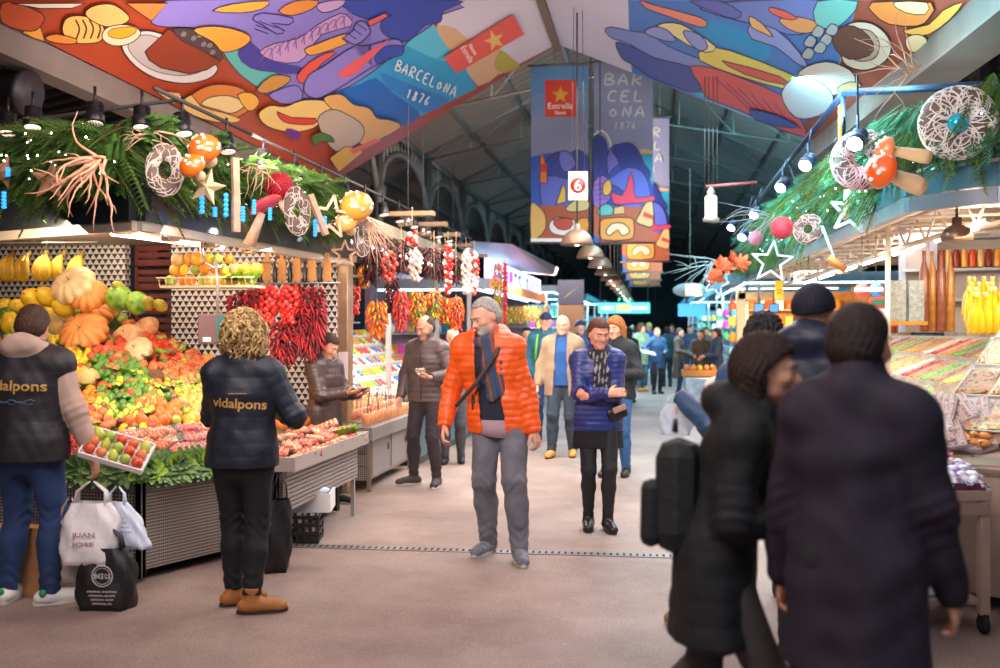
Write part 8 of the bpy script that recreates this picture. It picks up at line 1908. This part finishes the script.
for i, c_ in enumerate(('d84c20', 'f0a040', '8c2c1c', 'e8b870')): m = MB(); m.lathe([(.028, 0), (.03, .01), (.03, .13), (.022, .14), (.024, .165)], 8); o = m.build('spice_jar', M('spice_' + c_, c_, .3)); o['_proto'] = 1; sj.append(o)
for z in (.29,):
    for i in range(14): c = sj[(i * 7) % 4].copy(); del c['_proto']; COL.objects.link(c); c.location = sh_.matrix_world @ Vector((-.32 + i * .068, -.03, z + .013)); tag(c, 'red or orange spice jar in the line on the pale shelf', 'jar', 'spice jars on the pale shelf')
# striped balls and a red price stand at the aisle end
for i, (px, c_, c2_, lab) in enumerate(((862, 'e84848', 'f8e8e8', 'red and white ball lamp above the sweets'), (876, '3c7cd8', 'e8f0ff', 'blue and white ball lamp above the sweets'))):
    o = thing('ball_lamp', lab, 'lamp', P(px, 290, 9)); m = MB(); m.ball((0, 0, 0), .065, 14, 10, 0); m.lathe([(.0655, -.02), (.067, 0), (.0655, .02)], 16, 1); m.build('globe', [M('bl' + c_, c_, .4, emit=.3), M('bl' + c2_, c2_, .4, emit=.3)], o); m = MB(); m.tube([(0, 0, .06), (0, 0, .7)], .004, 4); m.build('cord', M('lamp_cord'), o)
ps = thing('price_stand', 'framed red-edged price board with green top standing behind the dark beanie', 'sign', P(884, 312, 8.6)); m = MB(); m.box((0, 0, 0), (.24, .02, .26), bev=.005); m.build('frame', M('price_red', 'c84838', .5), ps); m = MB(); m.box((-.02, -.012, -.04), (.17, .004, .14)); m.build('sheet', M('sheet_pale', 'f0e0dc', .6), ps); m = MB(); m.box((0, -.012, .085), (.2, .004, .05)); m.build('green_band', M('band_green', '3c7c5c', .5), ps); m = MB(); m.tube([(0, .01, -.1), (0, .01, -.5)], .01, 5); m.build('stem', steel, ps)
# candy table in front ------------------------------------------------------------
tb_ = thing('candy_table', 'pink-brown steel table on casters with wrapped sweets at the near end of the sweets stall', 'table', (1.18, 5.58, 0), R(9)); m = MB(); m.box((0, 0, .71), (.92, .76, .05), bev=.004); m.build('tabletop', M('table_pink', 'b8988c', .4, .3, var=.12), tb_); m = MB()
for x_, y_, w_, d_ in ((0, -.37, .88, .03), (0, .37, .88, .03), (-.44, 0, .03, .72), (.44, 0, .03, .72)): m.box((x_, y_, .645), (w_, d_, .06))
m.build('apron', M('table_pink2', 'a88a80', .4, .3), tb_)
for x_, y_ in ((-.43, -.35), (.43, -.35), (-.43, .35), (.43, .35)):
    m = MB(); m.box((x_, y_, .39), (.05, .05, .58), bev=.004); lg = m.build('leg', M('table_pink'), tb_); m = MB(); m.lathe([(.045, -.015), (.05, 0), (.045, .015)], 14, rot=Matrix.Rotation(R(90), 3, 'Y'), c=(x_, y_, .05)); m.box((x_, y_, .09), (.03, .06, .03)); m.build('caster', M('rubber_black'), lg)
m = MB(); m.box((0, 0, .16), (.86, .70, .02)); m.build('lower_shelf', M('table_pink2'), tb_)
for i, (x_, y_, z_, s_, lab) in enumerate(((.16, -.08, .172, (.34, .32, .20), 'lowest white foam box under the candy table'), (.14, -.08, .372, (.38, .34, .10), 'wide white lid box in the middle of the stack under the candy table'), (.10, -.06, .472, (.30, .30, .10), 'white foam box topmost under the candy table'), (-.26, .05, .172, (.3, .4, .3), 'larger pale box deeper under the candy table'))):
    o = thing('foam_box', lab, 'box', (1.18 + x_, 5.58 + y_, z_), rnd.uniform(-.1, .1)); m = MB(); m.box((0, 0, s_[2] * .42), (s_[0], s_[1], s_[2] * .84), bev=.01); m.build('box', M('foam_white'), o); m = MB(); m.box((0, 0, s_[2] * .91), (s_[0] * 1.05, s_[1] * 1.05, s_[2] * .16), bev=.01); m.build('lid', M('foam_lid', 'dcd6da', .6), o)
def candy(c1, c2):
    m = MB(); m.ball((0, 0, .012), (.022, .014, .012), 8, 6, 0)
    for sx in (-1, 1): m.add([(sx * .020, 0, .012), (sx * .038, -.012, .016), (sx * .038, .012, .016), (sx * .037, 0, .004)], [(0, 1, 3), (0, 3, 2), (0, 2, 1)], 1)
    o = m.build('wrapped_sweet', [M('candy_' + c1, c1, .3, coat=.4), M('candy_' + c2, c2, .3)]); o['_proto'] = 1; return o
cd = [candy('e84878', 'f8d0e0'), candy('f4f0f8', 'd8d8f0'), candy('8c5cc8', 'd8c8f0'), candy('5cc06c', 'd8f0d8'), candy('f0a050', 'f8e0b8'), candy('e82848', 'f8f0f0')]
TM = Matrix.Translation((1.18, 5.58, 0)) @ Matrix.Rotation(R(9), 4, 'Z')
zone = lambda u, v: 4 if u < .12 and v < -.08 else 1 if u > .12 and v < -.12 else 2 if v < .02 else (3 if u < .2 and v < .1 else 0) if v < .22 else 5
for z_ in range(3):
    for i in range(15):
        for j in range(9 if z_ < 2 else 3):
            if rnd.random() < .08 * z_: continue
            u, v = -.41 + i * .058 + rnd.uniform(-.012, .012), -.33 + j * .078 + z_ * .02; k = zone(u, v); c = cd[k if rnd.random() < .85 else rnd.randrange(6)].copy(); del c['_proto']; COL.objects.link(c); c.location = TM @ Vector((u, v, .742 + z_ * .017 + (v + .34) * .24)); c.rotation_euler = (rnd.uniform(-.2, .5), rnd.uniform(-.3, .3), rnd.uniform(0, 3)); c.scale = (1.7,) * 3; tag(c, 'wrapped sweet in the loose spread on the candy table', 'sweet', 'wrapped sweets on the candy table')
m = MB(); m.box((0, -.355, .752), (.88, .01, .04)); m.add([(-.44, -.36, .737), (.44, -.36, .737), (.44, .36, .908), (-.44, .36, .908), (-.44, .36, .737), (.44, .36, .737)], [(0, 1, 2, 3), (0, 3, 4), (1, 5, 2), (3, 2, 5, 4)]); o = m.build('sweets_tray', M('tray_dark_red', '5c2c34', .5)); o.matrix_world = TM; tag(o, 'dark red tray holding the loose wrapped sweets on the candy table', 'tray')
for i in range(12):                                           # nougat bars in clear packs
    o = thing('nougat_pack', 'clear pack of striped nougat bars heaped at the foot of the bins', 'pack', (0, 0, 0), 0, 'nougat packs at the foot of the bins'); p = P(932 + (i % 4) * 17 + (i // 4) * 5, 433 - (i // 4) * 13 + (i % 4) * 2, 5.50 + .07 * (i // 4)); o.location = p; o.rotation_euler = (R(40), R(-25 + (i % 3) * 14), rnd.uniform(-.7, .5)); m = MB()
    m.box((0, 0, 0), (.15, .20, .03), bev=.006); m.build('wrapper', M('nougat_film', 'f0e4e4', .15, alpha=.7), o); m = MB()
    for k in range(4): m.box((-.052 + k * .035, 0, .006), (.02, .185, .034))
    m.build('nougat_bars', M('nougat', '9c6450', .5, var=.5, vs=40, col2='e8d4c4'), o)
for i in range(46):
    o = binp[0]; p = o1 + al1 * (-.10 + (i % 8) * .06) + in1 * (-.02 + (i // 8) * .05) + Vector((0, 0, .90 + rnd.uniform(0, .02) + (i // 8) * .03)); c = cd[4].copy(); del c['_proto']; COL.objects.link(c); c.location = p; c.scale = (1.9,) * 3; c.rotation_euler.z = rnd.uniform(0, 6); tag(c, 'golden-brown wrapped biscuit in the pile behind the loose sweets', 'biscuit', 'biscuits behind the loose sweets')
# awning: steel edge, lit trusses, bell lamp ---------------------------------------------
BW = [(4.2, 4.85), (2.17, 6.58), (1.74, 6.98), (1.55, 16.6)]
aw2 = thing('sweets_awning', 'pale steel-edged awning with exposed lit trusses over the sweets stall', 'awning', (2.2, 9, 2.35)); m = MB()
for a, b in zip(BW[:-1], BW[1:]): panel_between(a, b, 2.36, 2.46, .06, 0, m)
wl(aw2, m, 'edge_rail', M('rail_blue_steel', 'a8b8c4', .25, .7))
m = MB(); m.prism([(4.6, 4.9), (2.2, 6.62), (1.78, 7.0), (1.6, 16.6), (4.6, 16.6)][::-1], (0, 0, 2.62), (1, 0, 0), (0, 1, 0), (0, 0, .04)); wl(aw2, m, 'soffit', M('soffit_warm', 'b8a498', .5))
tr_m = M('truss_cream', 'e8d4c0', .4, .2)
for a, b, k in ((BW[0], BW[1], 5), (BW[2], BW[3], 16)):
    av, bv_ = Vector((*a, 0)), Vector((*b, 0)); d = (bv_ - av).normalized(); n = Vector((d.y, -d.x, 0)) * (1 if k < 9 else 1); n = Vector((abs(d.y), -d.x if k < 9 else 0, 0)) if k > 9 else Vector((.65, .76, 0))
    for off, z in ((.12, 2.42), (.5, 2.52), (.5, 2.30), (1.0, 2.42)):
        m = MB(); m.tube([av + n * off + Vector((0, 0, z)), bv_ + n * off + Vector((0, 0, z))], .022, 6); wl(aw2, m, 'truss_chord', tr_m)
    m = MB(); L_ = (bv_ - av).length
    for i in range(k * 2):
        p = av + d * (L_ * i / (k * 2)); q = av + d * (L_ * (i + 1) / (k * 2)); m.tube([p + n * .5 + Vector((0, 0, 2.30 if i % 2 else 2.52)), q + n * .5 + Vector((0, 0, 2.52 if i % 2 else 2.30))], .011, 5)
        if i % 2: m.tube([p + n * .12 + Vector((0, 0, 2.42)), p + n * 1.4 + Vector((0, 0, 2.45))], .014, 5)
    wl(aw2, m, 'truss_web', tr_m)
for k in range(6): m = MB(); y = 7.8 + k * 1.5; m.tube([(2.4, y, 2.33), (2.4, y + 1.1, 2.33)], .018, 6); wl(aw2, m, 'tube_light', M('tube_light'))
m = MB(); m.tube([(2.6, 6.7, 2.40), (3.6, 5.9, 2.40)], .018, 6); wl(aw2, m, 'tube_light', M('tube_light'))
for i, (px, py, d) in enumerate(((888, 250, 7.9), (940, 300, 6.0))): 
    if i: continue
    m = MB(); p = P(px, py, d); m.tube([(p.x, p.y, .9), (p.x, p.y, 2.5)], .022, 8); tag(m.build('awning_post', tr_m), 'slim pale post rising from the bins to the trusses', 'post')
o = thing('bell_lamp', 'fluted bronze bell lamp hanging under the corner of the sweets awning', 'lamp', P(957, 232, 6.6)); m = MB(); m.lathe([(.10, -.06), (.105, -.03), (.08, .02), (.03, .05), (.03, .10)], 40, rib=rib(20, .10)); m.build('lamp_shade', M('bronze_fluted', '8c6a58', .4, .6), o); m = MB(); m.lathe([(0, -.055), (.085, -.056)], 16); m.build('lens', M('lens_warm', 'e8b090', .4, emit=.8), o); m = MB(); m.tube([(0, 0, .1), (0, 0, .3)], .01, 5); m.build('stem', steel_d, o)
m = MB(); m.box((4.6, 12.4, 1.3), (.1, 8, 2.6)); tag(m.build('back_partition', M('partition_warm', 'a89888', .6, var=.4, vs=4)), 'long back partition of the sweets stall', 'partition')
# decorations over the sweets ----------------------------------------------------------
bp2 = [fir_bough('fir_bough', [fir2 if i < 3 else fir, twig], (0, 0, 0), 200 + i, .40 + .05 * i, .25, ((-.4, -.4, -1), (-.6, -.5, -.3), (.3, -.5, -.6), (-.2, -.6, -.7))[i]) for i in range(4)]; nb = 0; GB2 = 'fir boughs trimming the sweets stall awning'
for a, b, k in ((BW[0], BW[2], 10), (BW[2], BW[3], 26)):
    for i in range(k):
        for zz in (3.08, 2.92, 2.80):
            if rnd.random() < .12: continue
            t = (i + rnd.random() * .7) / k; p = lerp2(a, b, t); c = bp2[nb % 4].copy() if nb >= 4 else bp2[nb]
            if nb >= 4: COL.objects.link(c)
            nb += 1; c.location = (p[0] + .02, p[1] - .03, zz + rnd.uniform(-.06, .08)); c.rotation_euler = (rnd.uniform(-.2, .2), 0, (math.atan2(b[1] - a[1], b[0] - a[0]) + math.pi) + rnd.uniform(-.4, .4)); tag(c, 'blue-green fir bough tied along the top of the sweets stall awning', 'fir bough', GB2)
m = MB()
for a, b in zip(BW[:-1], BW[1:]): panel_between(a, b, 2.47, 2.62, .05, 0, m)
wl(aw2, m, 'glass_fascia', M('glass_fascia', '54808f', .2, .3))
wicker_ring(958, 123, 6.2, .135, .10, 'large round disc of woven pale twigs with a blue ball in its middle', M('wicker_white'), (90, 0, -8), 420, 11, 'wicker_disc', 'disc')
o = thing('blue_ball', 'shiny turquoise ball set in the middle of the large woven disc', 'ball', P(957.5, 123, 6.15)); m = MB(); m.ball((0, 0, 0), .062, 18, 12); m.build('ball', M('blue_gloss', '2cb0c8', .12, .5, emit=.1), o); m = MB(); m.tube([(0, 0, .05), (0, .05, .10)], .004, 4); m.build('tie', cord, o)
wicker_ring(862, 160, 6.9, .13, .085, 'second woven disc, pinkish and half hidden behind the large toadstool', M('wicker_pink', 'e0b0b0', .7), (90, 0, -20), 300, 12, 'wicker_disc', 'disc')
wicker_ring(808, 229, 8.6, .09, .045, 'pink wicker ring among the fir beyond the small star frame', M('wicker_pink'), (85, 0, -30), 120, 13)
def lying_toadstool(px, py, d, r_, lab, rot, cap='e8601c', L_=2.6):
    o = thing('toadstool_ornament', lab, 'ornament', P(px, py, d)); o.rotation_euler = rot; m = MB(); m.lathe([(r_ * .92, -r_ * .12), (r_, .0), (r_ * .92, r_ * .35), (r_ * .6, r_ * .75), (0, r_ * 1.0)], 18); m.lathe([(r_ * .92, -r_ * .1), (r_ * .4, 0)], 18); m.build('cap', M('toadstool_' + cap, cap, .3, coat=.4), o)
    m = MB(); 
    for i in range(9): a = i * 2.4; e = .4 + (i % 3) * .4; m.ball((r_ * .96 * math.cos(a) * math.cos(e), r_ * .96 * math.sin(a) * math.cos(e), r_ * .95 * math.sin(e)), r_ * .14, 8, 5)
    m.build('spots', M('toadstool_spot'), o); m = MB(); m.lathe([(r_ * .5, -r_ * L_), (r_ * .55, -r_ * L_ * .8), (r_ * .36, -r_ * .6), (r_ * .4, 0)], 12); m.build('stem', M('toadstool_stem'), o)
lying_toadstool(884, 172, 6.0, .112, 'orange spotted toadstool lying on its side with its cap towards the aisle', (R(25), R(-72), 0)); lying_toadstool(888, 150, 6.2, .085, 'second toadstool lying above the orange one, mostly stem', (R(10), R(-80), 0), 'e8884c', 3.2)
ball_orn(782, 228, 8.9, .098, 'rose beaded ball among the fir of the sweets stall', 'd84858'); ball_orn(756, 238, 10.5, .075, 'smaller dull pink beaded ball farther along the sweets fir', 'b85870')
star_deco(852, 212, 7.6, .17, 'open pale star frame hanging in the fir beside the toadstools', M('frame_blue_white', 'c8d4dc', .5), False, .2, -.4, .03); star_deco(772, 262, 10.2, .22, 'large open star frame low over the aisle end of the awning', M('frame_blue_white'), False, .1, -.3, .025); star_deco(716, 283, 14, .2, 'small open star frame farthest along the sweets awning', M('frame_blue_white'), False, .3, 0, .03)
for i, (px, py, d) in enumerate(((723, 268, 12.5), (731, 262, 12.2), (738, 266, 12.0), (715, 278, 13))): m = MB(); leafy(m, .16, 14, random.Random(i), .035, .8); o = m.build('paper_flower', M('flower_orange', 'e8683c', .6, var=.3)); o.location = P(px, py, d); o.rotation_euler = (R(60), 0, i); tag(o, 'orange flower in the cluster at the far end of the sweets fir', 'flower', 'orange flowers in the fir')
for i, (x0, y0, x1, y1, d, w_, lab) in enumerate(((829, 258, 845, 270, 7.9, .035, 'orange wooden peg resting on the awning edge'), (848, 190, 846, 220, 7.5, .03, 'pale batten standing in the fir by the open star'), (936, 160, 937, 205, 6.5, .03, 'white batten standing on the awning corner'), (822, 226, 838, 268, 8.0, .012, 'thin white rod leaning in the fir'))): m = MB(); m.tube([P(x0, y0, d), P(x1, y1, d)], [w_, w_ * .8], 8); tag(m.build('wooden_batten', [M('peg_orange', 'c87838', .6), bark, M('frame_blue_white'), M('frame_blue_white')][i]), lab, 'wood')
branches(915, 70, 6.4, 21, 12, .45, 'bare pale twigs reaching up towards the canopy beam', bark, ((-1, 0, .3), (-.8, 0, .9), (-.3, 0, 1), (-1, 0, -.2)), .4, .005); branches(770, 215, 9, 22, 12, .5, 'spray of thin silvery twigs over the aisle', M('silver_twig', '7c8c90', .8), ((-1, 0, -.3), (-1, 0, .3), (-.7, 0, -.6)), .25, .005); branches(712, 262, 12, 23, 12, .6, 'fan of dry twigs at the far tip of the sweets awning', M('silver_twig'), ((-1, 0, -.6), (-.6, 0, -1), (-1, 0, .2)), .3, .007)
m = MB(); m.tube([P(840, 107, 7.1) + Vector((0, 0, -.026 * i)) for i in range(12)], .012, 6); 
for i in range(9): m.ball(P(840, 107, 7.1) + Vector((0, 0, -.026 * i)), .015, 7, 5)
tag(m.build('bead_string', M('bead_amber', 'f0a020', .3, emit=.4)), 'short string of amber beads hanging from the rail corner', 'beads')
fl2 = thing('fairy_lights', 'string of tiny bluish lights woven through the fir on the sweets stall', 'lights', (1.8, 8, 2.8)); pts = []
for t in np.linspace(0, 1, 30): p = lerp2(BW[0], BW[2], t); pts.append((p[0] - .12 + r.uniform(-.05, .05), p[1] - .12 + r.uniform(-.1, .05), 2.8 + .16 * math.sin(t * 25) + r.uniform(-.05, .05)))
for t in np.linspace(0, 1, 70): p = lerp2(BW[2], BW[3], t ** 1.3); pts.append((p[0] - .18 + r.uniform(-.05, .05), p[1], 2.78 + .16 * math.sin(t * 40) + r.uniform(-.05, .05)))
m = MB(); m.tube(pts, .0022, 3, 0, False); wl(fl2, m, 'cable', M('cable_green'))
for i in range(96): mb = MB(); mb.ball(Vector(pts[i]) - Vector(fl2.location), .007, 6, 4); mb.build('bulb', M('fairy_bulb_blue', 'c8f0ff', emit=12), fl2)
# rail and spotlights -------------------------------------------------------------------
rl2 = thing('spotlight_rail', 'blue-grey rail turning the corner above the sweets stall, carrying bright spotlights', 'rail', (1.4, 7.6, 3.3)); c0 = P(843, 93, 7.3); m = MB(); m.tube([c0 + Vector((0, 9.5, 0)), c0], .025, 6); m.tube([c0, P(1040, 82, 6.3)], .03, 6); m.tube([c0 + Vector((0, 0, -.01)), c0 + Vector((0, 0, -.3)), c0 + Vector((0, .3, -.3))], .02, 4); wl(rl2, m, 'bar', M('rail_blue', '1c2c44', .4, .4)); 
for q in (P(1000, 84, 6.5), c0 + Vector((0, 3, 0)), c0 + Vector((0, 7, 0))): m = MB(); m.tube([q, q + Vector((.25, 0, -.75))], .012, 5); wl(rl2, m, 'stay', M('rail_blue'))
GS3 = 'bright spotlights on the sweets stall rail'
for i, (px, py, d) in enumerate(((858, 138, 6.8), (808, 161, 8.6), (783, 184, 10.2), (756, 212, 12.2), (744, 234, 13.0), (733, 225, 14.4))):
    o = spotlamp(P(px, py, d), 'white-hot spotlight on the sweets stall rail', GS3, (-.5, -.75, -.75), 'e8f8ff', 14, .062, '2c3c58', energy=30 if i < 4 else 0, ec=(.72, .9, 1)); 
    m = MB(); z_ = c0.z - o.location.z; x_ = c0.x - o.location.x; m.tube([(0, 0, .1), (x_ * .5, 0, max(.12, z_)), (x_, 0, max(.12, z_))], .008, 5); m.build('arm', M('rail_blue'), o)
spot('canopy_flood', P(835, 118, 7.0), mapR(800, 85), 60, (.85, .95, 1), 46, .05)
area('cyan_wash', (.95, 7.4, 3.45), (1.9, 7.8, 2.8), (.5, 1.5), 110, (.30, .85, 1))
area('cyan_wash', (1.0, 11, 3.4), (1.8, 11.4, 2.8), (.4, 4), 120, (.35, .85, 1))

# ================================================================ tidy up: prototypes that were only copied from
for o in [o for o in COL.objects if '_proto' in o]:
    for ch in list(o.children): bpy.data.objects.remove(ch, do_unlink=True)
    bpy.data.objects.remove(o, do_unlink=True)
for o in COL.objects:
    if '_proto' in o: del o['_proto']
